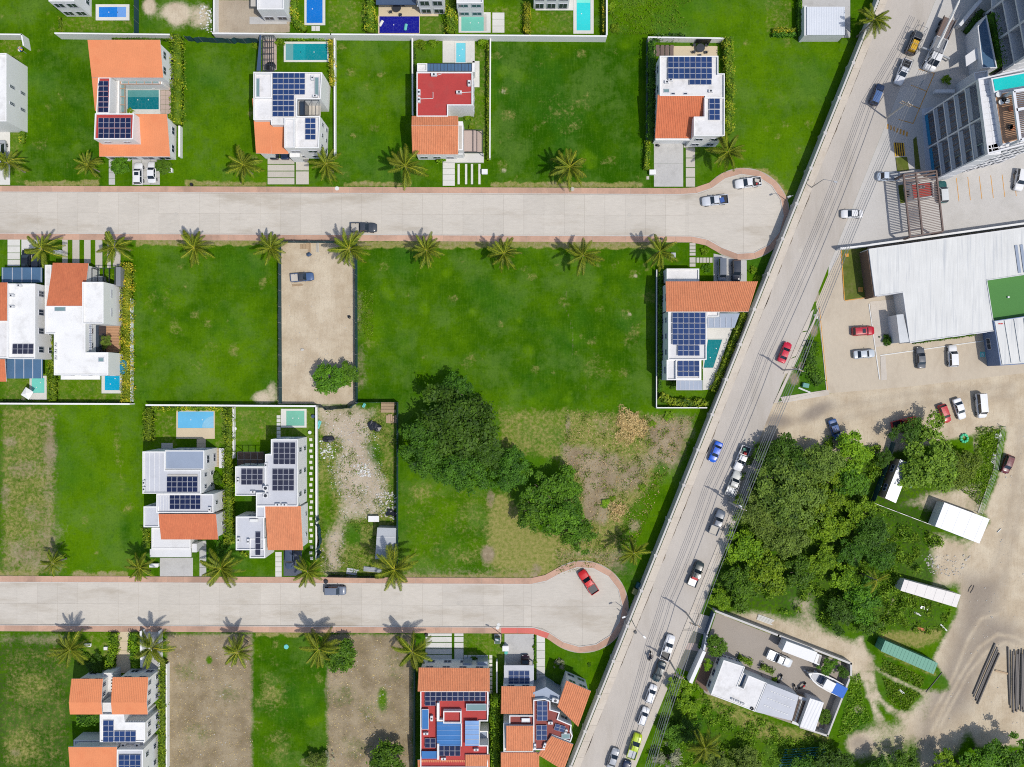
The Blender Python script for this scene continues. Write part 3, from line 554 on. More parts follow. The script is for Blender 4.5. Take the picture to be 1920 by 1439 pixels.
def hedge(pts, w, h, label, mat='leafhedge', dens=22, group=None, name='hedge', size=.16, cat='hedge', top=None):
    """clipped or shaggy leafy band along a survey line; w in survey units, h metres"""
    g = RNG; C = []; N = []; core = MB(); W = w*.1; z0 = top or h
    for a, b in zip(pts, pts[1:]):
        A = G(a[0], a[1], h*.6); B = G(b[0], b[1], h*.6); A.z = B.z = 0; d = B-A; L = d.length; d.normalize(); n = Vector((-d.y, d.x, 0))
        m_ = int(dens*L*(W+h)); s = g.uniform(0, L, m_); f = g.uniform(0, 1, m_); side = g.uniform(0, 1, m_) < h/(h+W*.8)
        sg = np.where(g.uniform(0, 1, m_) < .5, -1, 1); lump = 1+.22*np.sin(s*2.1+a[0])+.16*np.sin(s*5.3+1.3)
        y = np.where(side, sg*W/2*lump*g.uniform(.75, 1.12, m_), g.uniform(-.5, .5, m_)*W); z = np.where(side, f*h, h*(.88+.16*lump*g.uniform(.4, 1, m_)))
        C.append(np.stack([A.x+d.x*s+n.x*y, A.y+d.y*s+n.y*y, z], 1))
        nn = np.where(side[:, None], np.array([n.x, n.y, .5])*np.stack([sg, sg, np.ones(m_)], 1), np.array([[0, 0, 1.]])); N.append(nn+np.array([0, 0, .5])+g.normal(size=(m_, 3))*.5)
        core.bar((A.x, A.y, h*.38), (B.x, B.y, h*.38), W*.62, h*.76)
    C = np.concatenate(C); N = np.concatenate(N); n = len(C); off = np.array([C[:, 0].mean(), C[:, 1].mean(), 0])
    T = np.clip(.5+.28*np.sin(C[:, 0]*1.3+C[:, 1]*1.7)+g.normal(size=n)*.25, 0, 1); core.V = [tuple(np.array(v)-off) for v in core.V]
    me = leafmesh('foliage', C-off, N, size*g.uniform(.6, 1.4, n), T, [mat, mat], asp=.5, extra=core)
    o = link(name, me); o.location = off; return tag(o, label, cat, group)
def shrub(u, v, r, label, kind='bush', name='shrub', cat='shrub', group=None, zs=1.0):
    p = G(u, v, r*.06); t = link(name, get_crown(kind, int(u+v))); R = r*.1
    t.location = (p.x, p.y, R*.2); t.scale = (R, R, R*zs); t.rotation_euler = (0, 0, (u*7+v) % 6.28); return tag(t, label, cat, group)
def scatter_leaves(name, P, n, size, mat, label, cat, h=.35, up=.6, clump=0, kind='stuff'):
    """low uncounted growth or litter spread over survey polygon P"""
    A = np.array(P, float); g = RNG; x0, y0 = A.min(0); x1, y1 = A.max(0); out = np.zeros((0, 2))
    while len(out) < n:
        if clump:
            cc = np.stack([g.uniform(x0, x1, clump), g.uniform(y0, y1, clump)], 1); k = g.integers(0, clump, n); q = cc[k]+g.normal(size=(n, 2))*4
        else: q = np.stack([g.uniform(x0, x1, n), g.uniform(y0, y1, n)], 1)
        ins = np.zeros(n, bool)
        for i in range(len(A)):
            ax, ay = A[i]; bx, by = A[(i+1) % len(A)]
            ins ^= ((ay > q[:, 1]) != (by > q[:, 1])) & (q[:, 0] < (bx-ax)*(q[:, 1]-ay)/((by-ay) if by != ay else 1e-9)+ax)
        out = np.concatenate([out, q[ins]])
    q = out[:n]; lump = .5+.5*np.sin(q[:, 0]*.21)*np.sin(q[:, 1]*.17+1)
    C = np.stack([(q[:, 0]-960)*.1, (719.5-q[:, 1])*.1, g.uniform(.02, 1, n)*h*(.4+lump)], 1); off = np.array([C[:, 0].mean(), C[:, 1].mean(), 0])
    N = g.normal(size=(n, 3))*.6+np.array([0, 0, up]); T = np.clip(lump*.5+g.uniform(-.1, .6, n), 0, 1)
    o = link(name, leafmesh(name, C-off, N, size*g.uniform(.5, 1.5, n), T, [mat], asp=.35)); o.location = off
    return tag(o, label, cat, kind=kind)
# palms: every frond an arching midrib with two rows of hanging leaflets
FRONDS = []
for q_ in range(4):
    g = np.random.default_rng(90+q_); mb = MB(); L = 1.0; pts = []; droop = (.28, .42, .55, .75)[q_]
    for i in range(9):
        s = i/8; pts.append(Vector((s*(1-.10*droop*s), .05*math.sin(s*3+q_)*s, .30*s-droop*s*s*.95)))
    mb.tube(pts, [.016*(1-.8*i/8)+.002 for i in range(9)], 5); nr = len(mb.V); T = [.74]*nr
    for i in range(30):
        s = .12+.86*i/29; k = min(7, int(s*8)); f = s*8-k; p = pts[k].lerp(pts[k+1], f); d = (pts[k+1]-pts[k]).normalized()
        ll = .165*math.sin(math.pi*min(1, .22+s*.78))**.7*(1-.25*s)+.05
        for sg in (-1, 1):
            sd = d.cross(Vector((0, 0, 1))).normalized()*sg; e_ = p+(sd*.80+d*.62+Vector((0, 0, -.30-.25*g.uniform())))*ll*g.uniform(.85, 1.1); w_ = d*.0125
            o = len(mb.V); mb.V += [tuple(p-w_), tuple(p+w_), tuple(p.lerp(e_, .6)+w_*1.0+Vector((0, 0, .012))), tuple(e_), tuple(p.lerp(e_, .6)-w_)]
            mb.F.append((o, o+1, o+2, o+3, o+4)); mb.I.append(0); T += [float(np.clip(g.uniform(.05, .62), 0, 1))]*5
    me = mb.mesh('frond', 'frond'); at = me.attributes.new('tint', 'FLOAT', 'POINT'); at.data.foreach_set('value', T); FRONDS.append(me)
PTRUNK = []
for q_ in range(3):
    mb = MB(); n_ = 12; cur = (.12, -.2, .3)[q_]
    mb.tube([(cur*(i/n_)**2-cur, .1*math.sin(i*.25+q_)-.1*math.sin(n_*.25+q_), i/n_) for i in range(n_+1)], [(.20 if i == 0 else .125+.012*(i % 2)) for i in range(n_+1)], 8); mb.blob((0, 0, 1.0), (.22, .22, .06), jit=.1)
    PTRUNK.append(mb.mesh('trunk', 'palmbark', True))
def palm(u, v, h, label, r=34, n=15, group='palms along the streets', yellow=0, seed=None):
    p = G(u, v, h); g = random.Random(int(u*13+v*7)); t = thing('palm_tree', label, 'palm', (p.x, p.y, 0), group)
    k = link('trunk', PTRUNK[g.randrange(3)], t); k.scale = (1, 1, h); k.rotation_euler = (0, 0, g.uniform(0, 6.28)); R = r*.1
    n = max(8, n+g.randrange(-2, 5)); R *= g.uniform(.84, 1.1); tx, ty = g.uniform(-.18, .18), g.uniform(-.18, .18)
    for i in range(n):
        lay = i % 3; f = link('frond', FRONDS[(0, 1, 3)[lay] if g.random() < .8 else 2], t); s = R*g.uniform(.86, 1.12)*(.82, 1.0, 1.02)[lay]
        f.location = (0, 0, h+.05+.05*(2-lay)); f.scale = (s, s*g.uniform(.85, 1.1), s)
        a_ = i*2.39996+g.uniform(-.5, .5); f.rotation_euler = (g.uniform(-.35, .35), (-.48, -.15, .16)[lay]+g.uniform(-.2, .2)+tx*math.cos(a_)+ty*math.sin(a_), a_)
    return t
# ---------------------------------------------------------------- houses
PANELM = {}
def panelmesh(land, mat):
    k = (land, mat)
    if k not in PANELM:
        a, b = (1.0, .5) if land else (.5, 1.0); mb = MB(); g = .035; mb.box(-a+g, -b+g, 0, a-g, b-g, .04, 0)
        for s in (-1, 1):
            if land: mb.box(min(s*.03, s*(a-g-.03)), -b+g+.03, .0405, max(s*.03, s*(a-g-.03)), b-g-.03, .046, 1)
            else: mb.box(-a+g+.03, min(s*.03, s*(b-g-.03)), .0405, a-g-.03, max(s*.03, s*(b-g-.03)), .046, 1)
        PANELM[k] = mb.mesh('solar_panel', ['frame', mat])
    return PANELM[k]
class House:
    def __init__(s, label, u, v, cat='house', name='house', group=None):
        p = G(u, v); s.root = thing(name, label, cat, (p.x, p.y, 0), group); s.o = p; s.last = None; s.n = 0
    def part(s, name, mb, mat, parent=None, smooth=False): return mb.build(name, mat, parent or s.root, smooth)
    def block(s, *a, z=6.3, z0=0, par=.35, roof='deckwhite', wall='white', th=.18, top=None):
        """storey block from its roof outline on the survey: walls, sunk roof deck, parapet"""
        P = poly(a[0], z) if len(a) == 1 else rect(*a, z)
        if area(P) < 0: P = P[::-1]
        s.n += 1; z = z-.003*(s.n % 5); s.last = (P, z)
        s.wall = s.part('wall', MB().prism(P, z0, z-par-.03), wall)
        if par > 0:
            Q = inset(P, th); s.part('roof_deck', MB().prism(inset(P, th*.6), z-par-.03, z-par), roof); s.part('parapet', MB().ring(P, Q, z-par-.03, z), top or wall)
        else: s.part('roof_deck', MB().prism(inset(P, -.05), z-.03, z+.09), roof)
        return s
    def slab(s, *a, z=3, t=.2, mat='white', name='canopy', sub=None):
        P = poly(a[0], z) if len(a) == 1 else rect(*a, z); o = s.part(name, MB().prism(P, z-t, z), mat); s.last = (P if area(P) > 0 else P[::-1], z); return o
    def win(s, side, n=2, z=None, w=1.3, h=1.2, sill=.9, ts=None, mat='glassdark', fr='frame'):
        """windows along one side (n e s w of the survey) of the last block, on every storey in z"""
        P, zt = s.last; best = None; dv = {'n': (0, 1), 's': (0, -1), 'e': (1, 0), 'w': (-1, 0)}[side]
        for i in range(len(P)):
            a = Vector(P[i]); b = Vector(P[(i+1) % len(P)]); d = b-a; nrm = Vector((d.y, -d.x)).normalized()
            k = nrm.dot(Vector(dv))*d.length
            if best is None or k > best[0]: best = (k, a, b, nrm)
        _, a, b, nrm = best; d = (b-a).normalized(); L = (b-a).length
        for zf in (z or ([0, 3.1] if zt > 5 else [0])):
            for t_ in (ts or [(i+.5)/n for i in range(n)]):
                w_ = min(w, L/n*.7 if not ts else w); c = a+d*L*t_; z0 = zf+sill; z1 = z0+h; D3 = Vector((d.x, d.y, 0)); N3 = Vector((nrm.x, nrm.y, 0)); c3 = Vector((c.x, c.y, 0))
                mb = MB()
                for q0, q1 in (((-w_/2, z0), (w_/2, z0)), ((-w_/2, z1), (w_/2, z1)), ((-w_/2, z0), (-w_/2, z1)), ((w_/2, z0), (w_/2, z1)), ((0, z0), (0, z1))):
                    mb.bar(c3+D3*q0[0]+N3*.04+Vector((0, 0, q0[1])), c3+D3*q1[0]+N3*.04+Vector((0, 0, q1[1])), .09, .09)
                f = s.part('window', mb, fr); q = MB()
                p0 = c3+D3*(-w_/2)+N3*.02; p1 = c3+D3*(w_/2)+N3*.02
                q.bar(p0+Vector((0, 0, (z0+z1)/2)), p1+Vector((0, 0, (z0+z1)/2)), .05, h); s.part('pane', q, mat, f)
        return s
    def tiles(s, pts, mat='tile', amp=.05, rib=.32, course=.45, t=.16):
        """pitched roof between four surveyed corners (u,v,z); the tile rows run from the first edge down to the last"""
        a, b, c, d = [G(*p) for p in pts]; n1 = max(2, int(((b-a).length+(c-d).length)/2/rib)); n2 = max(2, int(((d-a).length+(c-b).length)/2/course))
        nrm = (b-a).cross(d-a).normalized(); nrm = nrm if nrm.z > 0 else -nrm; prof = (0, .8, 1, .8); U = [(i+j/4)/n1 for i in range(n1) for j in range(4)]+[1.0]; H = [prof[k % 4]*amp for k in range(len(U))]
        Wr = []
        for k in range(n2): Wr += [(k/n2+.002, 0.0), ((k+1)/n2-.002, .012 if amp > .04 else .002)]
        V = []
        for w, st_ in Wr:
            for u_, h_ in zip(U, H): V.append((a.lerp(b, u_)).lerp(d.lerp(c, u_), w)+nrm*(h_+st_))
        m_ = len(U); F = [(r*m_+i, r*m_+i+1, (r+1)*m_+i+1, (r+1)*m_+i) for r in range(len(Wr)-1) for i in range(m_-1)]
        if nrm.dot((V[1]-V[0]).cross(V[m_]-V[0])) < 0: F = [f[::-1] for f in F]
        o = s.part('tile_roof', MB().add(V, F), mat)
        e = [p-nrm*.03 for p in (a, b, c, d)]; f_ = [p-nrm*t for p in (a, b, c, d)]
        s.part('roof_slab', MB().add(e+f_, [(0, 1, 2, 3), (7, 6, 5, 4)]+[(i, (i+1) % 4, 4+(i+1) % 4, 4+i) for i in range(4)]), 'white2', o); return o
    def under(s, pts, wall='white', drop=.16, ins=.35):
        """walls standing under a pitched roof given by its corners"""
        Q = [G(*p) for p in pts]; P = inset([(p.x, p.y) for p in Q], ins if area([(p.x, p.y) for p in Q]) else ins); z = [p.z-drop-.05 for p in Q]; n = len(P)
        V = [(p[0], p[1], 0) for p in P]+[(p[0], p[1], h) for p, h in zip(P, z)]
        s.part('wall', MB().add(V, [tuple(range(n, 2*n))]+[(i, (i+1) % n, n+(i+1) % n, n+i) for i in range(n)]), wall)
        PP = P if area(P) > 0 else P[::-1]; s.last = (PP, min(z)); return s
    def panels(s, u, v, nc, nr, pw=10.2, ph=20.4, z=6.5, mat='cell', rot=0, skip=()):
        """solar panels: top-left corner of the array on the survey, columns, rows, panel size in survey units"""
        land = pw > ph; me = panelmesh(land, mat); k = .1*(1-z/CAM_H); sx = pw*k/(2 if land else 1); sy = ph*k/(1 if land else 2); c_, s_ = math.cos(rad(rot)), math.sin(rad(rot))
        for i in range(nc):
            for j in range(nr):
                if (i, j) in skip: continue
                du = (i+.5)*pw; dv = (j+.5)*ph; p = G(u+du*c_+dv*s_, v-du*s_+dv*c_, z); o = link('solar_panel', me, s.root)
                o.location = p-Vector(WLOC[s.root.name]); o.scale = (sx, sy, 1); o.rotation_euler = (rad(-3), 0, rad(rot))
        return s
    def ac(s, u, v, z, rot=0, w=.85, d=.40, h=.6):
        p = G(u, v, z); mb = MB().box(-w/2, -d/2, 0, w/2, d/2, h).cyl(0, 0, h+.001, h+.02, min(w, d)*.38, 12, 1); me = mb.mesh('air_conditioner', ['white2', 'darkmetal'])
        o = link('air_conditioner', me, s.root); o.location = Vector((p.x, p.y, z-h*0))-Vector(WLOC[s.root.name]); o.rotation_euler = (0, 0, rad(rot)); return s
    def sky(s, u0, v0, u1, v1, z, mat='glassteal', nm='skylight', fr='frame', bars=0):
        P = rect(u0, v0, u1, v1, z); f = s.part(nm, MB().ring(P, inset(P, .09), z-.12, z+.04), fr); s.part('pane', MB().prism(inset(P, .09), z-.10, z), mat, f)
        (xa, ya), (xb, yb) = P[0], P[2]
        for i in range(bars): x = xa+(xb-xa)*(i+1)/(bars+1); s.part('glazing_bar', MB().box(x-.03, ya+.1, z-.05, x+.03, yb-.1, z+.03), fr, f)
        return s
    def box(s, name, u0, v0, u1, v1, z0, z1, mat): s.part(name, MB().prism(rect(u0, v0, u1, v1, z1), z0, z1), mat); return s
    def frame(s, u0, v0, u1, v1, z, nx=4, ny=0, mat='darkmetal', w=.10, name='pergola_beam', posts=True):
        """open beam frame on posts"""
        P = rect(u0, v0, u1, v1, z); (xa, ya), (xb, yb) = P[0], P[2]; h = .14
        for i in range(nx+1): x = xa+(xb-xa)*i/nx; s.part(name, MB().box(x-w/2, ya, z-h, x+w/2, yb, z), mat)
        for i in range(ny+1):
            y = ya+(yb-ya)*i/max(ny, 1); s.part(name, MB().box(xa, y-w/2, z-h-.002, xb, y+w/2, z-.002), mat)
            if ny == 0: s.part(name, MB().box(xa, yb-w/2, z-h-.002, xb, yb+w/2, z-.002), mat)
        if posts:
            for x in (xa, xb):
                for y in (ya, yb): s.part('post', MB().box(x-w/2, y-w/2, 0, x+w/2, y+w/2, z-h-.01), mat)
        return s
# ---------------------------------------------------------------- pools, walls, paving
def pool(label, cop, wat, mat, cmat='slabwhite', steps=(), group='garden swimming pools', z=.12, extra=()):
    """sunken basin: raised coping ring, water below its rim, steps; cop and wat are survey rectangles or outlines"""
    P = rect(*cop) if isinstance(cop[0], (int, float)) else poly(cop); W = rect(*wat) if isinstance(wat[0], (int, float)) else poly(wat)
    if area(P) < 0: P = P[::-1]
    if area(W) < 0: W = W[::-1]
    c = P[0]; n = len(P); x = sum(p[0] for p in P)/n; y = sum(p[1] for p in P)/n; t = thing('swimming_pool', label, 'pool', (x, y, 0), group)
    if len(P) == len(W): MB().ring(P, W, -.2, z).build('coping', cmat, t)
    else: MB().prism(P, -.2, z-.08).build('coping', cmat, t)
    MB().prism(inset(W, -.02), -.2, z-.055).build('water', mat, t)
    xs_ = [p[0] for p in W]; ys_ = [p[1] for p in W]
    for f_ in (.36, .68): MB().cyl(min(xs_)+(max(xs_)-min(xs_))*f_, min(ys_)+(max(ys_)-min(ys_))*(.5 if max(xs_)-min(xs_) > max(ys_)-min(ys_) else f_), z-.055, z-.05, .10, 8).build('pool_light', 'paintw', t)
    for r_, m_ in steps: MB().prism(rect(*r_), -.1, z-.05).build('step', m_, t)
    return t
def wall(pts, h, label, mat='white', th=.2, name='boundary_wall', cat='wall', z0=0, group=None, cop=None):
    """free-standing wall; pts = its top centre line on the survey"""
    r_ = [G(p[0], p[1], h) for p in pts]; c = r_[0].lerp(r_[-1], .5); t = thing(name, label, cat, (c.x, c.y, 0), group)
    for a, b in zip(r_, r_[1:]):
        d = (b-a).normalized(); e_ = d*th/2*.98; a_ = a-e_ if a is not r_[0] else a; b_ = b+e_ if b is not r_[-1] else b
        MB().bar((a_.x, a_.y, (h-.06+z0)/2), (b_.x, b_.y, (h-.06+z0)/2), th, h-.06-z0).build('wall_panel', mat, t)
        MB().bar((a_.x, a_.y, h-.03), (b_.x, b_.y, h-.03), th+.06, .06).build('coping', cop or mat, t)
    return t
def fence(pts, h, label, mat='teal', pm='greymetal', step=2.5, name='fence', cat='fence', group=None, sag=.0):
    """posts with a strip of shade cloth between each pair"""
    r_ = [G(p[0], p[1], h) for p in pts]; c = r_[0].lerp(r_[-1], .5); t = thing(name, label, cat, (c.x, c.y, 0), group); g = random.Random(3)
    for a, b in zip(r_, r_[1:]):
        n = max(1, round((b-a).length/step)); d = (b-a).normalized(); nr = Vector((-d.y, d.x, 0))
        for i in range(n):
            p = a.lerp(b, i/n); q = a.lerp(b, (i+1)/n); p.z = q.z = 0; MB().cyl(p.x, p.y, 0, h+.12, .04, 6).build('post', pm, t)
            k = MB(); K = 5; V = []
            for j in range(K+1):
                s_ = j/K; e_ = p.lerp(q, s_)+nr*(sag*math.sin(s_*3.14)*g.uniform(-1, 1)); V += [e_+nr*.012+Vector((0, 0, .05)), e_+nr*.012+Vector((0, 0, h-.10*math.sin(s_*3.14)*g.random())), e_-nr*.012+Vector((0, 0, .05)), e_-nr*.012+Vector((0, 0, h-.02))]
            F = []
            for j in range(K): o = 4*j; F += [(o, o+4, o+5, o+1), (o+2, o+3, o+7, o+6), (o+1, o+5, o+7, o+3)]
            k.add(V, F).build('mesh_panel', mat, t)
        q = b; MB().cyl(q.x, q.y, 0, h+.12, .04, 6).build('post', pm, t)
    return t
def wire_fence(pts, h, label, mat='galv', step=2.5, wires=4):
    r_ = [G(p[0], p[1], h) for p in pts]; c = r_[0].lerp(r_[-1], .5); t = thing('wire_fence', label, 'fence', (c.x, c.y, 0))
    for a, b in zip(r_, r_[1:]):
        n = max(1, round((b-a).length/step))
        for i in range(n+1): p = a.lerp(b, i/n); MB().cyl(p.x, p.y, 0, h, .05, 6).build('post', 'concrete', t)
        for k in range(wires): z = h*(k+1)/wires-.03; MB().bar((a.x, a.y, z), (b.x, b.y, z), .02).build('wire', mat, t)
    MB().bar((r_[0].x, r_[0].y, .06), (r_[-1].x, r_[-1].y, .06), .12, .12).build('kerb', 'concrete', t) if len(r_) == 2 else None
    return t
def pavers(label, rects, mat='slabwhite', name='driveway', cat='driveway', z=.05, piece='slab', group=None):
    f0 = rects[0]; c = G((f0[0]+f0[2])/2, (f0[1]+f0[3])/2) if isinstance(f0[0], (int, float)) else G(*f0[0]); t = thing(name, label, cat, (c.x, c.y, 0), group)
    for r_ in rects: MB().prism(rect(*r_) if len(r_) == 4 and isinstance(r_[0], (int, float)) else poly(r_), -.1, z).build(piece, mat, t)
    return t
def grid(u0, v0, u1, v1, nx, ny, gap=1.2): 
    a = (u1-u0)/nx; b = (v1-v0)/ny; return [(u0+i*a+gap/2, v0+j*b+gap/2, u0+(i+1)*a-gap/2, v0+(j+1)*b-gap/2) for i in range(nx) for j in range(ny)]
def patio(label, P, mat, name='patio', cat='patio', z=.06):
    Q = rect(*P) if isinstance(P[0], (int, float)) else poly(P); mb = MB().prism(Q, -.1, z if z < .3 else z*.9)
    if z >= .3: mb.prism(inset(Q, -.05), z*.9, z)          # boxes and planters carry an overhanging lid
    return tag(mb.build(name, mat), label, cat)
# ---------------------------------------------------------------- vehicles (nose towards +x)
SPEC = {  # length, width, height, belt, hood z, deck z, windscreen base/top x, rear base/top x (from the middle, in lengths), bed start
    'sedan': (4.55, 1.80, 1.46, .92, .90, .96, .22, .06, -.34, -.20, None), 'hatch': (4.05, 1.76, 1.50, .95, .93, .95, .24, .07, -.47, -.38, None),
    'suv': (4.65, 1.88, 1.72, 1.05, 1.04, 1.05, .22, .08, -.48, -.42, None), 'van': (5.20, 1.95, 2.15, 1.15, 1.15, 1.15, .36, .25, -.492, -.475, None),
    'pickup': (5.30, 1.90, 1.78, 1.05, 1.05, .72, .20, .07, -.13, -.10, -.15), 'truckette': (4.4, 1.70, 1.85, 1.0, 1.0, .75, .38, .28, .06, .08, .03)}
VM = {}
def vmesh(kind):
    if kind in VM: return VM[kind]
    L, W, H, belt, hood, deck, wb, wt, rb, rt, bed = SPEC[kind]; w = W/2; out = {}
    xs = [-.5, -.485, -.44, -.36, -.2, 0, .2, .34, .43, .48, .5]; hw = [.80, .92, .98, 1, 1, 1, 1, .985, .95, .86, .70]
    def top(x):
        if bed is not None and x < bed: return deck
        if x > wb: return hood-.10*max(0, (x-wb)/(.5-wb))**2-(.16 if x > .47 else 0)
        if x < rb: return deck-(.10 if x < -.49 else 0)
        return belt
    if bed is not None: xs = sorted(xs+[bed-.001, bed+.001]); hw = list(np.interp(xs, [-.5, -.485, -.44, -.36, -.2, 0, .2, .34, .43, .48, .5], hw))
    V = []; F = []; n = 10
    for x, k in zip(xs, hw):
        z = top(x); h = w*k; V += [(x*L, y, zz) for y, zz in ((-h*.93, .24), (-h, .5), (-h*.99, z-.22), (-h*.93, z-.05), (-h*.72, z+.0), (h*.72, z+.0), (h*.93, z-.05), (h*.99, z-.22), (h, .5), (h*.93, .24))]
    for i in range(len(xs)-1): F += [(i*n+j, i*n+(j+1) % n, (i+1)*n+(j+1) % n, (i+1)*n+j) for j in range(n)]
    F += [tuple(range(n-1, -1, -1)), tuple((len(xs)-1)*n+j for j in range(n))]; F = [f[::-1] for f in F]
    out['body'] = [(MB().add(V, F), 'P', True)]
    bw, tw = w*.90, w*.74; zt = H-.05; B = {'f': wb*L, 'r': rb*L}; Tp = {'f': wt*L, 'r': rt*L}; zb = belt-.03
    b_ = [(B['f'], -bw*.94, zb), (B['f'], bw*.94, zb), (B['r'], bw, zb), (B['r'], -bw, zb)]; t_ = [(Tp['f'], -tw*.96, zt), (Tp['f'], tw*.96, zt), (Tp['r'], tw, zt), (Tp['r'], -tw, zt)]
    def quad(i, j):
        return MB().add([b_[i], b_[j], t_[j], t_[i]]+[tuple(np.array(p)*np.array([.97, .95, 1])-np.array([0, 0, .03])) for p in (b_[i], b_[j], t_[j], t_[i])], [(0, 1, 2, 3), (7, 6, 5, 4), (0, 4, 5, 1), (3, 2, 6, 7), (1, 5, 6, 2), (0, 3, 7, 4)])
    out['windscreen'] = [(quad(0, 1), 'carglass', False)]; out['rear_window'] = [(quad(2, 3), 'carglass', False)]; out['side_window'] = [(quad(1, 2), 'carglass', False), (quad(3, 0), 'carglass', False)]
    rf = MB(); nx_, ny_ = 5, 5; V = []
    for i in range(nx_):
        for j in range(ny_):
            a = i/(nx_-1); c = j/(ny_-1)*2-1; x = Tp['r']-.04+(Tp['f']-Tp['r']+.08)*a; V.append((x, c*(tw+.02), zt+.015+.05*(1-c*c)*(1-.5*(2*a-1)**2)))
    F = [(i*ny_+j, (i+1)*ny_+j, (i+1)*ny_+j+1, i*ny_+j+1) for i in range(nx_-1) for j in range(ny_-1)]
    rf.add(V, F); rf.box(Tp['r']-.03, -tw, zt-.03, Tp['f']+.03, tw, zt+.012)
    for i in range(4): rf.bar(Vector(b_[i]), Vector(t_[i]), .09)
    for s_ in (-1, 1):
        mx = (B['f']+B['r'])/2; mt = (Tp['f']+Tp['r'])/2; rf.bar(Vector((mx, s_*(bw+.005), zb)), Vector((mt, s_*(tw+.005), zt)), .09)
    out['roof'] = [(rf, 'P', False)]
    if bed is not None:
        bx0, bx1 = -.485*L, bed*L-.06; mb = MB(); zt2 = belt+.02
        for s_ in (-1, 1): mb.box(bx0, s_*w*.96-.05, deck-.2, bx1, s_*w*.96+.05, zt2)
        mb.box(bx0-.06, -w*.94, deck-.2, bx0+.02, w*.94, zt2-.02); mb.box(bx1-.04, -w*.94, deck-.2, bx1+.04, w*.94, zt2+.01); out['bed_wall'] = [(mb, 'P', False)]
        out['bed_floor'] = [(MB().box(bx0+.03, -w*.90, deck+.004, bx1-.05, w*.90, deck+.03), 'B', False)]
    out['headlight'] = [(MB().blob((.475*L, s_*w*.62, .68), (.09, .17, .08), jit=0), 'lampw', True) for s_ in (-1, 1)]
    out['taillight'] = [(MB().blob((-.49*L, s_*w*.74, .80), (.06, .12, .11), jit=0), 'lampr', True) for s_ in (-1, 1)]
    out['mirror'] = [(MB().blob((B['f']-.25, s_*(w+.07), belt+.05), (.08, .13, .08), jit=0), 'P', True) for s_ in (-1, 1)]
    out['wheel'] = []
    r = .34 if kind in ('sedan', 'hatch') else .38
    for sx in (-.31, .31):
        for s_ in (-1, 1):
            y0, y1 = s_*(w-.20), s_*(w+.02); tb = MB(); tb.tube([(sx*L, y0, r), (sx*L, y1, r)], r, 16); rm = MB(); rm.tube([(sx*L, y1-.02*s_, r), (sx*L, y1+.015*s_, r)], r*.6, 12); out['wheel'].append((tb, 'tyre', False, rm))
    res = {}
    for k, Ls in out.items():
        res[k] = [(a[0].mesh(k, 'tyre' if a[1] in 'PB' else a[1], a[2]), a[1], a[3].mesh('rim', 'rim') if len(a) > 3 else None) for a in Ls]
    VM[kind] = res; return res
def paint_(rgb):
    return M('paint_%d_%d_%d' % rgb, rgb, .32, var=.02, fine=.02, coat=.6, world=False, spec=.4)
def vehicle(kind, u, v, ang, rgb, label, cat=None, bedc='darkmetal', roof=None, z=0.03, group='cars and trucks', name=None, sunroof=False, rack=False, scale=1.0):
    """parked or driving car: survey place, heading in degrees (0 = towards larger u, 90 = towards smaller v), body colour"""
    nm = name or {'sedan': 'sedan_car', 'hatch': 'hatchback_car', 'suv': 'suv_car', 'van': 'van', 'pickup': 'pickup_truck', 'truckette': 'flatbed_truck'}[kind]
    p = G(u, v, .8); t = thing(nm, label, cat or {'van': 'van', 'pickup': 'pickup', 'truckette': 'truck'}.get(kind, 'car'), (p.x, p.y, z), group, rad(ang)); t.scale = (scale*(.92 if kind in ('pickup', 'truckette') else .88),)*3
    pm = paint_(rgb); ms = vmesh(kind)
    for k, Ls in ms.items():
        for me, mt, rim in Ls:
            o = link(k, me, t)
            if mt in 'PB':
                o.material_slots[0].link = 'OBJECT'; o.material_slots[0].material = (MATS[bedc] if mt == 'B' else (paint_(roof) if (roof and k == 'roof') else pm))
            if rim: link('rim', rim, o)
    L, W, H = SPEC[kind][:3]
    if sunroof:
        me = MB().box(-.12*L, -W*.24, H-.02, .03*L, W*.24, H+.025).mesh('sunroof', 'carglass'); link('sunroof', me, t)
    if rack:
        mb = MB()
        for s_ in (-1, 1): mb.bar((-.45*L, s_*W*.45, 2.0), (.05*L, s_*W*.45, 2.0), .06); mb.bar((-.45*L, s_*W*.45, 1.0), (-.45*L, s_*W*.45, 2.0), .05)
        for i in range(5): mb.bar((-.45*L+i*.12*L, -W*.45, 2.0), (-.45*L+i*.12*L, W*.45, 2.0), .05)
        link('rack', mb.mesh('rack', 'greymetal'), t)
    return t
def load(t, boxes):
    """cargo lying in a pickup bed: things of their own, set down in the bed"""
    k_ = t.scale[0]; M0 = Matrix.Translation(t.location) @ Matrix.Rotation(t.rotation_euler.z, 4, 'Z') @ Matrix.Scale(k_, 4)
    for nm, lab, cat, x, y, z, sx, sy, sz, mat, rz in boxes:
        mb = MB(); mb.box(-sx/2, -sy/2, 0, sx/2, sy/2, sz*.8); mb.box(-sx*.46, -sy*.46, sz*.8, sx*.46, sy*.46, sz)
        o = link(nm, mb.mesh(nm, mat)); p = M0 @ Vector((x, y, z)); o.location = p; o.rotation_euler = (0, 0, t.rotation_euler.z+rad(rz)); tag(o, lab, cat)
WHITE = (244, 244, 244); SILV = (176, 180, 186); GREY = (96, 102, 112); BLK = (34, 38, 46); RED = (206, 30, 44); NAVY = (36, 52, 84); DGREY = (66, 72, 80)
M('wallteal', (70, 96, 92), .8)
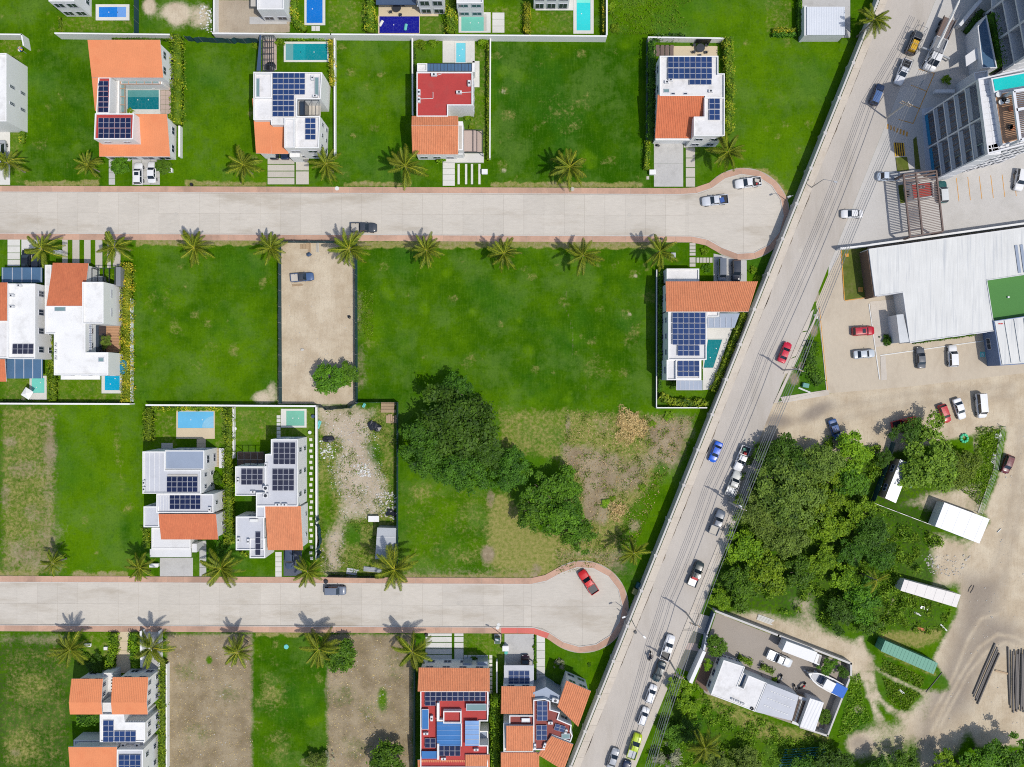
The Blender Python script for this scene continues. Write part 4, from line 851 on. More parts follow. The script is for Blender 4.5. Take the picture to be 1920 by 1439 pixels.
# ================================================================ the houses (survey outlines are those of the roofs)
# --- row behind the long white wall
h = House('white two-storey house corner behind the wall, beside the blue pool with pale shelf', 130, 0)
h.block(91, -90, 139, 3, z=6); h.win('s', 2, w=2.2, h=1.6, sill=.6); h.win('e', 2); h.panels(98, -17, 2, 2, 18, 9, 5.72)
pool('bright blue pool with pale shallow shelf and white coping', (180, 9, 243, 39), (186, 14, 237, 33), watermat('w_blue', (28, 120, 206)), steps=[((220, 14.3, 236.7, 32.7), watermat('w_paleblue', (112, 160, 222)))])
h = House('unfinished white house with bare grey yard behind the white wall', 505, 0, name='unfinished_house'); h.block(482, -60, 532, 18, z=5, roof='white2'); h.win('s', 2, w=1.6); h.slab(470, -40, 483, 12, z=2.8, mat='concrete')
patio('broken grey concrete slab in front of the unfinished white house', (468, 32, 538, 46), 'driveway', 'concrete_slab', 'slab')
pool('long blue pool end-on with small white step below it', (571, -30, 610, 48), (575, -30, 605, 44), watermat('w_blue2', (20, 112, 196)), steps=())
pavers('small white step slab at the end of the long blue pool', grid(584, 49, 600, 59, 2, 1, .6), name='pool_step', cat='step')
h = House('modern house with grey patio roof above the deep navy pool', 765, -10)
h.slab(705, -40, 780, 9, z=3.0, mat='steelblue', name='patio_roof'); h.block(782, -50, 831, -2, z=6); h.win('s', 2, w=1.8, h=1.8, sill=.3); h.slab(782, 6, 822, 12, z=3, mat='white'); h.block(705, -60, 781, -22, z=6)
patio('beige tiled terrace beside the navy pool', (710, 9, 822, 31), 'beige')
pool('deep navy blue pool with float toys against the wall', (709, 30, 787, 64), (711.5, 31.5, 786, 63), watermat('w_navy', (26, 24, 140), (30, 34, 160)), cmat='beige')
for i, (u, v, a, l) in enumerate(((715, 45, 60, 'pale inflatable lilo floating near the edge of the navy pool'), (761, 52, 80, 'mint inflatable float in the middle of the navy pool'))):
    mb = MB(); mb.tube([(-.8, 0, .1), (-.7, 0, .1), (.7, 0, .1), (.8, 0, .1)], [.1, .35, .35, .1], 8); o = mb.build('pool_float', ('paintw', 'cyan')[i]); p = G(u, v); o.location = (p.x, p.y, .02); o.rotation_euler = (0, 0, rad(a)); o.scale = (.8, .8, .5); tag(o, l, 'float')
def tableset(u, v, label, mt='darkmetal', mc='darkmetal', n=4, r=.8, z=.06):
    p = G(u, v, z); t = thing('garden_table', label, 'table', (p.x, p.y, z)); MB().cyl(p.x, p.y, z+.68, z+.74, r, 16).build('table_top', mt, t); MB().cyl(p.x, p.y, z, z+.68, .08, 8).build('pedestal', 'darkmetal', t)
    for i in range(n):
        a = i*6.283/n+.5; x, y = p.x+math.cos(a)*(r+.5), p.y+math.sin(a)*(r+.5); q = thing('garden_chair', 'chair pulled up to the '+label.split(' table')[0]+' table', 'chair', (x, y, z), 'chairs round '+label[:24])
        MB().box(x-.24, y-.24, z+.40, x+.24, y+.24, z+.46).build('seat', mc, q); bx, by = x+math.cos(a)*.26, y+math.sin(a)*.26
        MB().bar((bx-math.sin(a)*.24, by+math.cos(a)*.24, z+.66), (bx+math.sin(a)*.24, by-math.cos(a)*.24, z+.66), .05, .4).build('backrest', mc, q)
        for sx in (-.2, .2):
            for sy in (-.2, .2): MB().box(x+sx-.02, y+sy-.02, z, x+sx+.02, y+sy+.02, z+.40).build('leg', mc, q)
tableset(745, 18, 'dark round patio table beside the navy pool')
def lounger(u, v, ang, label, mat='paintw', z=.06):
    p = G(u, v, z); t = thing('sun_lounger', label, 'sun lounger', (p.x, p.y, z), None, rad(ang))
    for nm_, m in (('seat', MB().box(-.95, -.32, .28, .35, .32, .36)), ('backrest', MB().add([(.35, -.32, .30), (.35, .32, .30), (.95, .32, .68), (.95, -.32, .68), (.35, -.32, .36), (.35, .32, .36), (.92, .32, .74), (.92, -.32, .74)], [(3, 2, 1, 0), (4, 5, 6, 7), (0, 1, 5, 4), (1, 2, 6, 5), (2, 3, 7, 6), (3, 0, 4, 7)]))): link(nm_, m.mesh(nm_, mat), t)
    for x in (-.85, .3):
        for y in (-.26, .26): link('leg', MB().box(x-.03, y-.03, 0, x+.03, y+.03, .28).mesh('leg', mat), t)
    return t
h = House('white house with grey awning behind the pale green pool', 880, -15); h.block(856, -70, 905, 6, z=5.6, roof='white2'); h.win('s', 2, w=2); h.slab(856, 0, 905, 17, z=2.9, mat='galv')
pool('pale green pool with white coping and a tanning shelf', (860, 24, 920, 62), (865, 28, 912, 59), watermat('w_pale', (112, 190, 172)), steps=[((907, 28.2, 911.8, 58.8), 'stone')])
pavers('white paved slab beside the pale green pool', grid(923, 24, 946, 62, 1, 3, .5), name='pool_terrace', cat='terrace')
h = House('white house with shaded terrace behind the turquoise pool', 1035, -20); h.block(1002, -80, 1070, -12, z=6); h.win('s', 3, w=1.8, h=2, sill=.2)
patio('white terrace with dark furniture beside the turquoise pool', (1004, -30, 1076, 20), 'slabwhite'); h.slab(1022, -20, 1056, 1, z=2.8, mat='darkmetal')
pool('narrow turquoise pool standing end-on with white coping', (1075, -30, 1113, 64), (1081, -30, 1107, 58), watermat('w_turq', (52, 206, 206)), steps=[((1081.2, -8, 1106.8, 6), watermat('w_turq2', (126, 226, 206)))])
wall([(102, 62.5), (318, 65)], 2.4, 'white boundary wall behind the big orange-roofed courtyard house'); wall([(398, 62.5), (620, 64.5), (1138, 68)], 2.4, 'long white boundary wall closing the row of pool gardens')
fence([(345, 68), (400, 72), (482, 73)], 2.2, 'sagging teal shade cloth hung along the lot behind the white wall', sag=.25)
wall([(1138, -40), (1138, 66)], 2.2, 'white wall running beside the narrow turquoise pool'); wall([(401, -40), (401, 60)], 2.2, 'white wall beside the bare grey yard of the unfinished house'); fence([(251, -40), (251, 62)], 2, 'teal mesh fence beside the bright blue pool garden')
# --- sliver of the house at the edge of the picture
h = House('white house sliver with blank side wall beside the strip lawn with low hedge', -20, 180); h.block(-90, 100, 12, 228, z=6.3, roof='roofwhite'); h.win('e', 2, ts=[.3, .55], w=.5, h=1.4); h.block(-90, 110, 22, 232, z=3.0, roof='roofwhite')
patio('white concrete driveway with a van below the blank white house', (-60, 233, 19, 347), 'slabwhite', 'driveway', 'driveway'); wall([(-60, 64), (40, 65), (44, 86)], 2.2, 'white garden wall that turns a corner at the striped parasol')
p = G(37, 92, 2); t = thing('parasol', 'small blue yellow and white striped parasol at the wall corner', 'parasol', (p.x, p.y, 0))
MB().cyl(p.x, p.y, 0, 2.0, .03, 6).build('pole', 'frame', t)
for i in range(8):
    a0, a1 = i*.7854, (i+1)*.7854; MB().add([(p.x, p.y, 2.25), (p.x+.5*math.cos(a0), p.y+.5*math.sin(a0), 1.95), (p.x+.5*math.cos(a1), p.y+.5*math.sin(a1), 1.95)], [(0, 1, 2)]).build('panel', ('blue', 'yellow', 'paintw')[i % 3], t)
# --- house 1: orange courtyard house
h = House('big white house with smooth orange roofs round a courtyard pool', 250, 190)
q = [(164, 75, 7.2), (300, 75, 7.2), (306, 146, 5.9), (172, 146, 5.9)]; h.tiles(q, 'tilesoft', .006); h.under(q); h.win('e', 2); h.win('n', 3)
q = [(172, 146.5, 5.9), (184, 146.5, 5.9), (190, 212, 4.8), (178, 208, 4.8)]; h.tiles(q, 'tilesoft', .006)
q = [(184, 214, 5.0), (313, 214, 5.0), (319, 294, 3.4), (186, 294, 3.4)]; h.tiles(q, 'tilesoft', .006); h.under(q); h.win('s', 4, w=2.2, h=1.6, sill=.4); h.win('e', 2)
h.block([(178, 213), (251, 213), (249, 261.5), (176, 261.5)], z=7.0, par=.3, roof='red'); h.win('s', 2, z=[4.2], w=1.2, h=.6, sill=.9)
h.block([(184, 145), (207, 145), (205, 213), (180, 213)], z=5.9, par=.25, roof='red'); h.block(207, 147, 223, 213, z=3.5, par=.2)
h.panels(184, 152, 1, 6, 19.6, 9.9, 5.85); h.panels(184, 221, 6, 2, 10.3, 19.6, 6.95)
h.box('ground_floor', 224, 150, 304, 158, 0, 3.0, 'white'); h.frame(222, 151, 234, 212, 3.1, 1, 4, 'deckwood', .09, 'window_frame'); h.box('glazing', 225, 153, 233, 210, 2.2, 2.6, 'glassteal')
h.frame(226, 150, 300, 158, 3.2, 5, 0, 'deckwood', .09, 'window_frame', False); h.sky(228, 151, 298, 157, 3.12, 'glassteal', bars=4)
patio('white courtyard paving around the dark teal courtyard pool', (224, 157, 301, 215), 'slabwhite'); pavers('pinkish deck beside the courtyard pool', grid(301, 153, 321, 214, 2, 7, .4), 'deckpink', 'deck', 'deck', piece='plank')
pool('dark teal courtyard pool enclosed by the orange-roofed house', (234, 168, 301, 209), (236.5, 170, 298.5, 206), watermat('w_teal', (14, 112, 124), (18, 124, 134)), steps=[((236.7, 170.2, 298.3, 183), watermat('w_teal2', (84, 142, 142)))], z=.18)
shrub(243, 208, 7, 'low green shrub at the foot of the courtyard pool', 'bush'); tableset(292, 157, 'white courtyard table beside the glazed wall', 'paintw', 'paintw', 3, .5)
pavers('grey paved driveway with two white cars under the orange-roofed house', grid(248, 295, 300, 347, 3, 4, .5), 'driveway'); pavers('narrow grey footpath beside the round tree', grid(204, 300, 216, 347, 1, 4, .5), 'driveway', 'footpath', 'path')
tree(225, 311, 18, 'round clipped tree between footpath and the two white cars', 'ball', 1.5); tree(305, 313, 15, 'round clipped tree beside the small white sedan, near the square lid box', 'ball', 1.4)
for u, v, w in ((241, 300, 4), (320, 321, 5)): patio('small white meter box by the round tree' if u < 300 else 'white box with a round lid on the grass of the courtyard house', (u-w, v-w*.7, u+w, v+w*.7), 'white', 'meter_box', 'box', .7)
hedge([(331, 66), (333, 150), (331, 232)], 19, 2.6, 'tall yellow-green hedge along the side of the courtyard house'); hedge([(210, 71), (318, 73)], 6, 1.2, 'low green planting under the back wall of the courtyard house', 'leaf')
wall([(336, 236), (336, 294)], 1.2, 'short white garden wall continuing the tall yellow-green hedge', th=.3); hedge([(40, 122), (41, 200), (42, 268)], 9, .9, 'low ragged hedge between the strip lawn and the open lot', 'leafhedge', 14)
# --- house 2: white roof with two solar arrays
h = House('white flat-roofed house with solar arrays and an orange side roof', 545, 215)
h.block([(475, 135), (604, 136), (601, 186), (557, 186), (557, 218), (600, 218), (598, 278), (533, 278), (533, 234), (508, 234), (508, 225), (475, 225)], z=6.7, par=.4, roof='deckwhite')
h.win('e', 3, w=.6, h=1.3); h.win('s', 2, w=1.6)
h.block(478, 138, 510, 184, z=6.9, z0=6, par=.3); h.sky(480, 147, 487, 182, 6.75, 'glassteal'); h.sky(590, 145, 598, 180, 6.45, 'glassteal')
q = [(473, 185, 6.2), (504, 187, 6.2), (509, 289, 4.6), (480, 288, 4.6)]; h.tiles(q, 'tilesoft', .008); h.under(q)
q = [(504.5, 234, 5.5), (533, 234, 5.5), (541, 289, 4.5), (509.2, 289, 4.5)]; h.tiles(q, 'tilesoft', .008)
h.block(533, 222, 552, 277, z=7.2, z0=6.2, par=.3); h.panels(511, 137, 3, 8, 20.4, 10.3, 6.72, 'cellblue', skip={(2, 4), (2, 5), (2, 6), (2, 7)}); h.panels(572, 221.5, 1, 4, 20.2, 10.3, 6.55, 'cellblue')
h.frame(558, 188, 598, 216, 6.4, 3, 1, 'darkmetal', .08, posts=False); h.slab(557, 186, 601, 218, z=3.1, mat='stone', name='terrace_floor'); h.box('stair_glazing', 562, 190, 572, 216, 3.1, 5.6, 'glassdark')
h.ac(592, 182, 6.3); h.ac(587, 148, 6.3, 90); h.box('porch_wall', 543, 283, 562, 295, 0, 3.4, 'white')
pavers('grey slab driveway of four long strips beside two square slabs below the solar-roofed house', [(502, 297, 552, 308), (502, 309.5, 552, 320.5), (502, 322, 552, 333), (502, 334.5, 552, 346), (555, 297, 579, 320), (555, 322, 579, 346)], 'stone')
t = House('dark steel pergola with canvas sail over the pink deck', 500, 100, 'pergola', 'pergola'); t.frame(492, 67, 513, 133, 2.7, 5, 6, 'darkmetal', .08); t.slab([(487, 65), (490, 66), (489, 133), (481, 133)], z=2.9, t=.06, mat='steelblue', name='sail')
pavers('pinkish deck under the dark steel pergola', grid(494, 72, 519, 132, 2, 8, .4), 'deckpink', 'deck', 'deck', piece='plank')
p = G(507, 125, 2.4); t = thing('parasol', 'round black parasol at the end of the pergola', 'parasol', (p.x, p.y, 0)); MB().cyl(p.x, p.y, 0, 2.5, .03, 6).build('pole', 'frame', t); MB().cyl(p.x, p.y, 2.2, 2.6, 1.0, 10, r2=.03).build('canopy', 'blackm', t)
lounger(499, 90, 70, 'pink cushioned lounger on the deck under the dark pergola', 'deckpink')
pool('teal pool with pale entry shelf beside the dark pergola', (532.5, 79, 617, 117), (536, 83, 614, 113.5), watermat('w_teal3', (14, 134, 142)), steps=[((536.3, 83.3, 550, 113.2), watermat('w_teal4', (104, 158, 158))), ((550.2, 83.3, 573, 113.2), watermat('w_teal5', (24, 146, 154)))])
hedge([(520, 73), (612, 71)], 6, .9, 'low planting between the teal pool and the white wall', 'leafbright', 18); hedge([(621, 76), (624, 162)], 10, 1.6, 'yellow croton hedge beside the teal pool', 'leafcroton', 24); shrub(524, 77, 9, 'bright green bush at the pergola corner of the teal pool garden'); shrub(478, 85, 7, 'small bush outside the pergola sail')
wall([(627, 72), (627.5, 292)], 1.2, 'white boundary wall between the solar-roofed house and the empty lawn', th=.22)
# --- house 3: red deck, tile roof
h = House('white house with red roof deck above a ribbed orange tile roof', 835, 210)
h.block([(781, 135), (886, 135), (886, 198), (840, 198), (840, 219), (781, 219)], z=6.4, par=.35, roof='red'); h.win('e', 3); h.win('s', 1)
h.tiles([(772, 218, 6.3), (859, 218, 6.3), (859.5, 236, 6.9), (771.5, 236, 6.9)], 'tile', .06); h.tiles([(771.5, 236, 6.95), (859.5, 236, 6.95), (859, 290, 5.6), (773, 290, 5.6)], 'tile', .06); h.under([(774, 220, 6.0), (857, 220, 6.0), (857, 288, 5.4), (775, 288, 5.4)]); h.win('s', 3); h.win('e', 2)
h.block(782, 119, 801, 134, z=3.5); h.sky(800, 119, 885, 134.5, 3.3, 'glassblue', 'glass_roof', 'darkmetal', 12); h.box('patio_wall', 885, 119, 890, 135, 0, 3.2, 'white')
for u, v, r_ in ((814, 142, 0), (786, 175, 90), (786, 189, 90), (861, 175, 0), (880, 158, 90)): h.ac(u, v, 6.06, r_, 1.0, .5, .6)
pp = MB()
for a, b in (((788, 186), (812, 185)), ((812, 185), (812, 173)), ((865, 174), (884, 173)), ((818, 142), (828, 139))): pp.bar(G(*a, 6.15), G(*b, 6.15), .08)
h.part('roof_pipe', pp, 'paintw')
h.box('light_well_wall', 859, 228, 868, 282, 0, 5.2, 'white'); h.box('light_well', 861, 236, 866, 280, 4.6, 5.25, 'stone'); h.frame(869, 244, 905, 286, 3.0, 2, 1, 'darkmetal', .12); h.box('side_terrace', 871, 246, 903, 285, 0, .25, 'deckpink'); h.slab(869, 245, 892, 284, z=2.8, t=.05, mat='deckpink', name='shade_cloth')
h.box('porch', 830, 288, 907, 305, 0, .45, 'slabwhite'); h.box('porch_wall', 840, 281, 868, 290, 0, 3, 'white'); shrub(878, 220, 10, 'red and green planting in the courtyard of the red-decked house'); shrub(886, 214, 8, 'leafy courtyard plant beside the red deck'); shrub(882, 240, 7, 'palm-like plant at the steel terrace frame')
pavers('white front path of large slabs below the red-decked house', grid(830, 306, 853, 349, 1, 4, .5), 'slabwhite', 'footpath', 'path'); pavers('four narrow white stepping strips in the lawn of the red-decked house', [(858, 308, 862, 346), (872, 308, 876, 346), (883, 308, 887, 346), (897, 308, 901, 346)], 'slabwhite', 'stepping_strips', 'path', piece='strip')
patio('white meter box on the lawn beside the stepping strips', (904, 320, 914, 328), 'white', 'meter_box', 'box', .8)
patio('pale paved terrace around the narrow light blue pool', (830, 74, 890, 118), 'slabwhite'); pool('narrow light blue pool in the pale terrace of the red-decked house', (853, 80, 875, 119), (855.5, 81.5, 873, 118), watermat('w_light', (112, 200, 214)), z=.14)
patio('white side terrace slab beside the glass roof', (886, 115, 899, 164), 'slabwhite', 'terrace', 'terrace'); shrub(787, 82, 11, 'olive bush at the back wall of the red-decked garden', 'bush'); shrub(812, 76, 10, 'yellow-green bush at the back wall of the red-decked garden'); shrub(906, 80, 13, 'bushy plant in the back corner beside the pale terrace')
wall([(773, 72), (773.5, 216)], 1.2, 'white boundary wall beside the red roof deck', th=.2); wall([(919.5, 72), (918.5, 297)], 1.2, 'white boundary wall with creepers beside the red-decked house', th=.18)
hedge([(915, 82), (915, 300)], 4, 1.3, 'thin creeper hedge along the white wall of the red-decked house', 'leafhedge', 20); hedge([(777, 80), (777, 210)], 4, .8, 'narrow planting between the red-decked house and its wall', 'leaf', 16)
hedge([(818, 302), (836, 300)], 8, .8, 'low planting at the porch corner of the red-decked house', 'leafbright', 20)
# --- house 4
h = House('white house with the largest solar array, orange tile roof and pale driveway', 1293, 180)
h.block([(1237, 105), (1347, 105), (1347, 138), (1359, 138), (1359, 185), (1322, 185), (1322, 180), (1237, 180)], z=6.3, par=.4, roof='deckwhite'); h.win('w', 2); h.win('s', 1)
h.block([(1321, 183), (1359, 183), (1359, 255), (1301, 255), (1301, 219), (1321, 219)], z=6.7, par=.35); h.win('s', 2); h.win('w', 1, z=[0])
q = [(1233, 178, 6.2), (1320, 178, 6.2), (1314, 260, 4.4), (1228, 260, 4.4)]; h.tiles(q, 'tiledeep', .06); h.under(q); h.win('w', 2); h.box('fascia', 1229, 260, 1312, 263.5, 3.6, 4.1, 'white')
h.panels(1252, 106.5, 8, 2, 10.4, 21.2, 6.25, 'cellblue'); h.panels(1292.5, 149.2, 2, 1, 21, 10.4, 6.25, 'cellblue'); h.panels(1329.5, 184.5, 2, 2, 10.3, 20.8, 6.65, 'cellblue')
for u, v in ((1250, 155), (1257, 151), (1332, 172)): h.ac(u, v, 5.9, 0, .8, .5, .4)
h.sky(1244, 167, 1255, 174, 5.95, 'glassteal'); h.sky(1258, 174, 1266, 178, 5.95, 'glassdark'); h.sky(1281, 174, 1289, 178, 5.95, 'glassdark'); h.box('side_wing', 1352, 140, 1358, 180, 0, 5.2, 'polycarb')
pavers('pale stained concrete driveway with a dark bag on it', grid(1226, 263, 1281, 350.5, 1, 2, .3), 'driveway'); pavers('square slab footpath beside the pale concrete driveway', [(1282, 264, 1303, 277), (1286, 278.5, 1303, 296), (1286, 297.5, 1303, 314), (1286, 315.5, 1303, 332), (1286, 333.5, 1303, 350.5)], 'stone', 'footpath', 'path')
patio('beige furnished terrace behind the house with the largest solar array', (1226, 87, 1345, 106), 'beige'); tableset(1312, 93, 'dark outdoor table on the beige terrace', n=6); 
for i, u in enumerate((1232, 1241, 1250, 1259)): lounger(u, 97, 90, ('first', 'second', 'third', 'fourth')[i]+' dark lounger from the hedge on the beige terrace', 'gatebrown')
wall([(1307, 73), (1334, 73.4)], 1.85, 'black gate panel in the white back wall of the terrace garden', 'blackm', .3, 'gate', 'gate'); wall([(1215, 70), (1358, 72)], 1.9, 'white back wall behind the beige furnished terrace'); wall([(1214, 72), (1213.5, 262)], 1.3, 'thin grey-green wall hidden by the dark hedge of the solar house', 'wallteal', .1)
hedge([(1221, 78), (1221, 170), (1220, 262)], 13, 3.0, 'tall dark hedge between the open lawn and the solar house', 'leafdark'); hedge([(1215, 264), (1212, 318)], 9, 1.4, 'yellow-green hedge beside the pale concrete driveway'); hedge([(1364, 72), (1368, 160), (1366, 250)], 17, 2.2, 'shaggy green hedge between the solar house and the corner lawn', 'leafhedge'); hedge([(1225, 71), (1285, 69)], 8, 1.8, 'spiky dark planting on the back wall of the terrace garden', 'leafdark', 14, size=.3)
patio('white meter box beside the pale concrete driveway', (1217, 321, 1228, 329), 'white', 'meter_box', 'box', .8); patio('small square drain cover on the grass near the white meter box', (1212, 331, 1217, 337), 'stone', 'drain_cover', 'drain', .08)
mb = MB().blob(G(1233, 273, .2), (.4, .3, .3)); tag(mb.build('garbage_bag', 'tarp', smooth=True), 'dark garbage bag on the pale concrete driveway', 'bag')
# --- shed with white corrugated roof at the avenue
h = House('carport with white corrugated roof inside the avenue wall', 1548, 40, 'carport', 'carport'); corr('corrwhite', (226, 230, 236), 0, .45); h.slab(1513, 13, 1584, 66, z=3.1, t=.1, mat='corrwhite', name='roof'); h.box('wall', 1508, 11, 1513, 67, 0, 2.9, 'white2'); h.box('wall', 1513.5, 62.5, 1583, 66, 0, 2.9, 'white2')
for u, v in ((1580, 15), (1580, 60), (1545, 15)): h.box('post', u-1, v-1, u+1, v+1, 0, 3.0, 'frame')
patio('grey concrete yard around the white corrugated carport', (1504, -40, 1594, 71), 'driveway', 'yard', 'yard', .03); hedge([(1499, -30), (1499, 66)], 7, 1.6, 'dark green hedge along the carport yard', 'leaf'); hedge([(1449, 56), (1494, 58)], 7, .9, 'clipped yellow hedge on the corner lawn', 'leafcroton', 26); hedge([(1448, 65), (1494, 66)], 7, 1.0, 'clipped green hedge in front of the yellow one on the corner lawn', 'leaf', 22)
# --- middle row, first two white houses
h = House('white house with blue-grey glass patio roofs and a sliver of orange tiles', 45, 610)
h.block(14, 532, 66, 673, z=6.6, par=.3, roof='roofwhite'); h.win('e', 4, w=1.0, h=1.6); h.win('n', 2); h.tiles([(-60, 530, 6.0), (14, 530, 6.0), (13, 602, 6.6), (-60, 602, 6.6)], 'tiledeep', .02); h.block(-60, 602, 14, 672, z=6.4, par=.3)
h.panels(23, 645, 4, 1, 10, 19.5, 6.55, 'cellgrey'); h.ac(24, 555, 6.35); h.ac(24, 576, 6.35); h.ac(38, 536, 6.35)
for nm_, r_, zz in (('glass_roof', (3, 502, 79, 530), 3.0), ('glass_roof', (9, 674, 80, 710), 3.0)):
    h.slab(*r_, z=zz, t=.10, mat='glassblue', name=nm_)
    for i in range(5): u = r_[0]+2+(r_[2]-r_[0]-4)*i/4; h.box('roof_bar', u-.5, r_[1], u+.5, r_[3], zz-.12, zz+.06, 'frame')
h.tiles([(-60, 674, 4.6), (9, 674, 4.6), (12, 716, 3.4), (-60, 716, 3.4)], 'tiledeep', .02); h.box('wall', -60, 676, 8, 708, 0, 3.4, 'white')
pool('mint green pool with white square parasol beside it', (56, 705, 88, 750), (60, 709, 84, 737), watermat('w_mint', (116, 206, 190))); p = G(50, 738, 2.3); t = thing('parasol', 'square white parasol tilted beside the mint green pool', 'parasol', (p.x, p.y, 0), None, rad(-32)); link('pole', MB().cyl(0, 0, 0, 2.4, .04, 6).mesh('pole', 'frame'), t); link('canopy', MB().add([(-.85, -.85, 2.15), (.85, -.85, 2.15), (.85, .85, 2.15), (-.85, .85, 2.15), (0, 0, 2.5)], [(0, 1, 4), (1, 2, 4), (2, 3, 4), (3, 0, 4), (3, 2, 1, 0)]).mesh('canopy', 'white'), t)
shrub(42, 752, 7, 'grey-green agave by the back wall near the mint pool', 'grey', zs=.6); shrub(87, 701, 6, 'potted plant at the corner of the mint pool')
pavers('white slab driveway with dark car beside the glass patio roof', grid(14, 449, 38, 500, 1, 4, 1)+grid(40, 449, 78, 500, 1, 2, 1), 'slabwhite')
h = House('sprawling white house with bare orange roof and timber courtyard deck', 150, 600)
q = [(99, 493, 4.6), (166, 494, 4.6), (156, 574, 6.5), (87, 574, 6.5)]; h.tiles(q, 'tiledeep', .012); h.under(q); h.win('n', 2); h.block(84, 497, 96, 575, z=4.2, par=.1)
h.block([(84, 574), (156, 574), (156, 606), (160, 606), (160, 661), (203, 661), (203, 704), (101, 704), (101, 626), (84, 626)], z=6.6, par=.22, roof='roofwhite'); h.win('e', 2, w=.9); h.win('s', 3)
h.block(154, 529, 194, 607, z=7.0, par=.25, roof='roofwhite'); h.win('e', 2, ts=[.3, .75], w=1.4, h=.3); h.win('n', 1); h.sky(102, 575.5, 123, 584, 6.5, 'glassteal'); h.sky(184, 671, 195, 679, 6.5, 'glassteal'); h.slab(114, 703, 187, 712, z=3.0, mat='white')
h.sky(161, 609, 172, 660, 5.2, 'polycarb', 'louvre_roof', 'frame', 0); h.box('glazed_corridor', 173, 610, 185, 660, 0, 3.0, 'glassdark')
for i in range(11): h.box('louvre', 161.5, 612+i*4.4, 171.5, 612.8+i*4.4, 5.2, 5.32, 'greymetal')
deck = pavers('timber courtyard deck around a small tree', grid(187, 609, 227, 661, 1, 18, .25), 'deckwood', 'deck', 'deck', piece='plank', z=.25); tree(193, 640, 15, 'sparse olive tree in the timber courtyard deck', 'olive', 1.6)
h.box('screen_wall', 217, 501, 226, 537, 0, 3.4, 'greymetal'); h.frame(172, 503, 215, 533, 3.0, 4, 1, 'darkmetal', .10); h.box('storage', 174, 518, 192, 533, 0, 2.0, 'galv'); shrub(203, 520, 9, 'green planting under the steel frame of the sprawling house'); pavers('small timber screen beside the bare orange roof', grid(166, 503, 173, 528, 1, 8, .3), 'deckwood', 'timber_screen', 'screen', piece='slat', z=2.6)
for i in range(3): h.ac(106, 648+i*12, 6.4, 90, .7, .3, .4)
pool('cyan pool at the corner of the sprawling white house', (191, 700, 230, 738), (197, 700, 225, 732), watermat('w_cyan', (10, 158, 196))); p = G(224, 688, 2); t = thing('parasol', 'teal blue parasol poking out beside the sprawling white house', 'parasol', (p.x, p.y, 0)); MB().cyl(p.x, p.y, 0, 2.2, .04, 6).build('pole', 'frame', t); MB().cyl(p.x, p.y, 2.0, 2.5, 1.6, 8, r2=.05).build('canopy', M('tealcloth', (20, 130, 160), .8), t)
pavers('driveway of concrete strips with grass between beside the bare orange roof', [(117, 449, 127, 494), (136, 449, 149, 494), (158, 449, 170, 494), (179, 450, 192, 503), (201, 450, 208, 503), (212, 452, 226, 500)], 'stone'); patio('white meter box under the palm by the driveway strips', (105, 471, 119, 478), 'white', 'meter_box', 'box', .8)
hedge([(238, 494), (237, 620), (238, 754)], 17, 2.4, 'tall yellow hedge closing the side of the sprawling white house', 'leafcroton', 26); wall([(244, 560), (244, 754)], 1.2, 'white wall half hidden in the tall yellow hedge', th=.15); hedge([(96, 628), (98, 690), (99, 752)], 13, 1.8, 'yellow-green hedge between the mint pool and the sprawling house'); wall([(-60, 757), (243, 758)], 2.0, 'white back wall along the end of the mint and cyan pool gardens', th=.25); wall([(273, 760), (592, 762)], 2.0, 'white back wall behind the two grey-roofed houses', th=.25)
# --- house 7 at the avenue wall
h = House('white house with wide orange tile roof and three solar arrays beside the avenue wall', 1310, 610)
h.block(1250, 504, 1311, 528, z=3.4, par=.3, roof='deckwhite'); h.win('n', 1, w=2.5, h=2, sill=.1); q = [(1248, 528, 5.6), (1421, 528, 5.6), (1403, 585, 6.6), (1249, 585, 6.6)]; h.tiles(q, 'tile', .06); h.under(q); h.win('n', 5); h.win('w', 1)
h.block(1253, 584, 1325, 675, z=6.5, par=.4, roof='white2'); h.win('w', 3, w=.9); h.win('s', 1); h.block(1326, 584, 1349, 594, z=6.2, par=.3); h.block(1250, 675, 1315, 713, z=5.9, par=.35, roof='white2'); h.win('w', 1, w=1.2); h.block(1267, 676, 1313, 711, z=6.1, z0=5.6, par=.2)
h.panels(1260.5, 586, 6, 3, 10.4, 20.4, 6.45, 'cellblue'); h.panels(1270.5, 647.5, 4, 1, 10.4, 20.4, 6.45, 'cellblue'); h.panels(1270.5, 676.5, 4, 1, 10.3, 20.2, 6.15, 'cellblue'); h.panels(1270.5, 697, 2, 1, 20.6, 9.6, 6.15, 'cellblue')
h.sky(1268, 713.5, 1317, 732, 3.0, 'polycarb', 'glass_roof', 'frame', 5); h.slab([(1326, 594), (1350, 594), (1350, 588), (1387, 588), (1377, 615), (1326, 615)], z=3.0, t=.08, mat='polycarb', name='glass_roof')
for i in range(5): h.box('roof_bar', 1328+i*11, 596, 1328.8+i*11, 614, 2.95, 3.08, 'frame')
patio('white terrace around the wedge-shaped pool', [(1325, 590), (1383, 590), (1333, 730), (1318, 732), (1318, 590)], 'slabwhite'); pool('wedge-shaped dark teal pool tapering along the avenue wall', [(1325, 635), (1357, 635), (1338, 692), (1317, 692)], [(1327, 637), (1354, 637), (1337, 690), (1319, 690)], watermat('w_wedge', (8, 118, 124)))
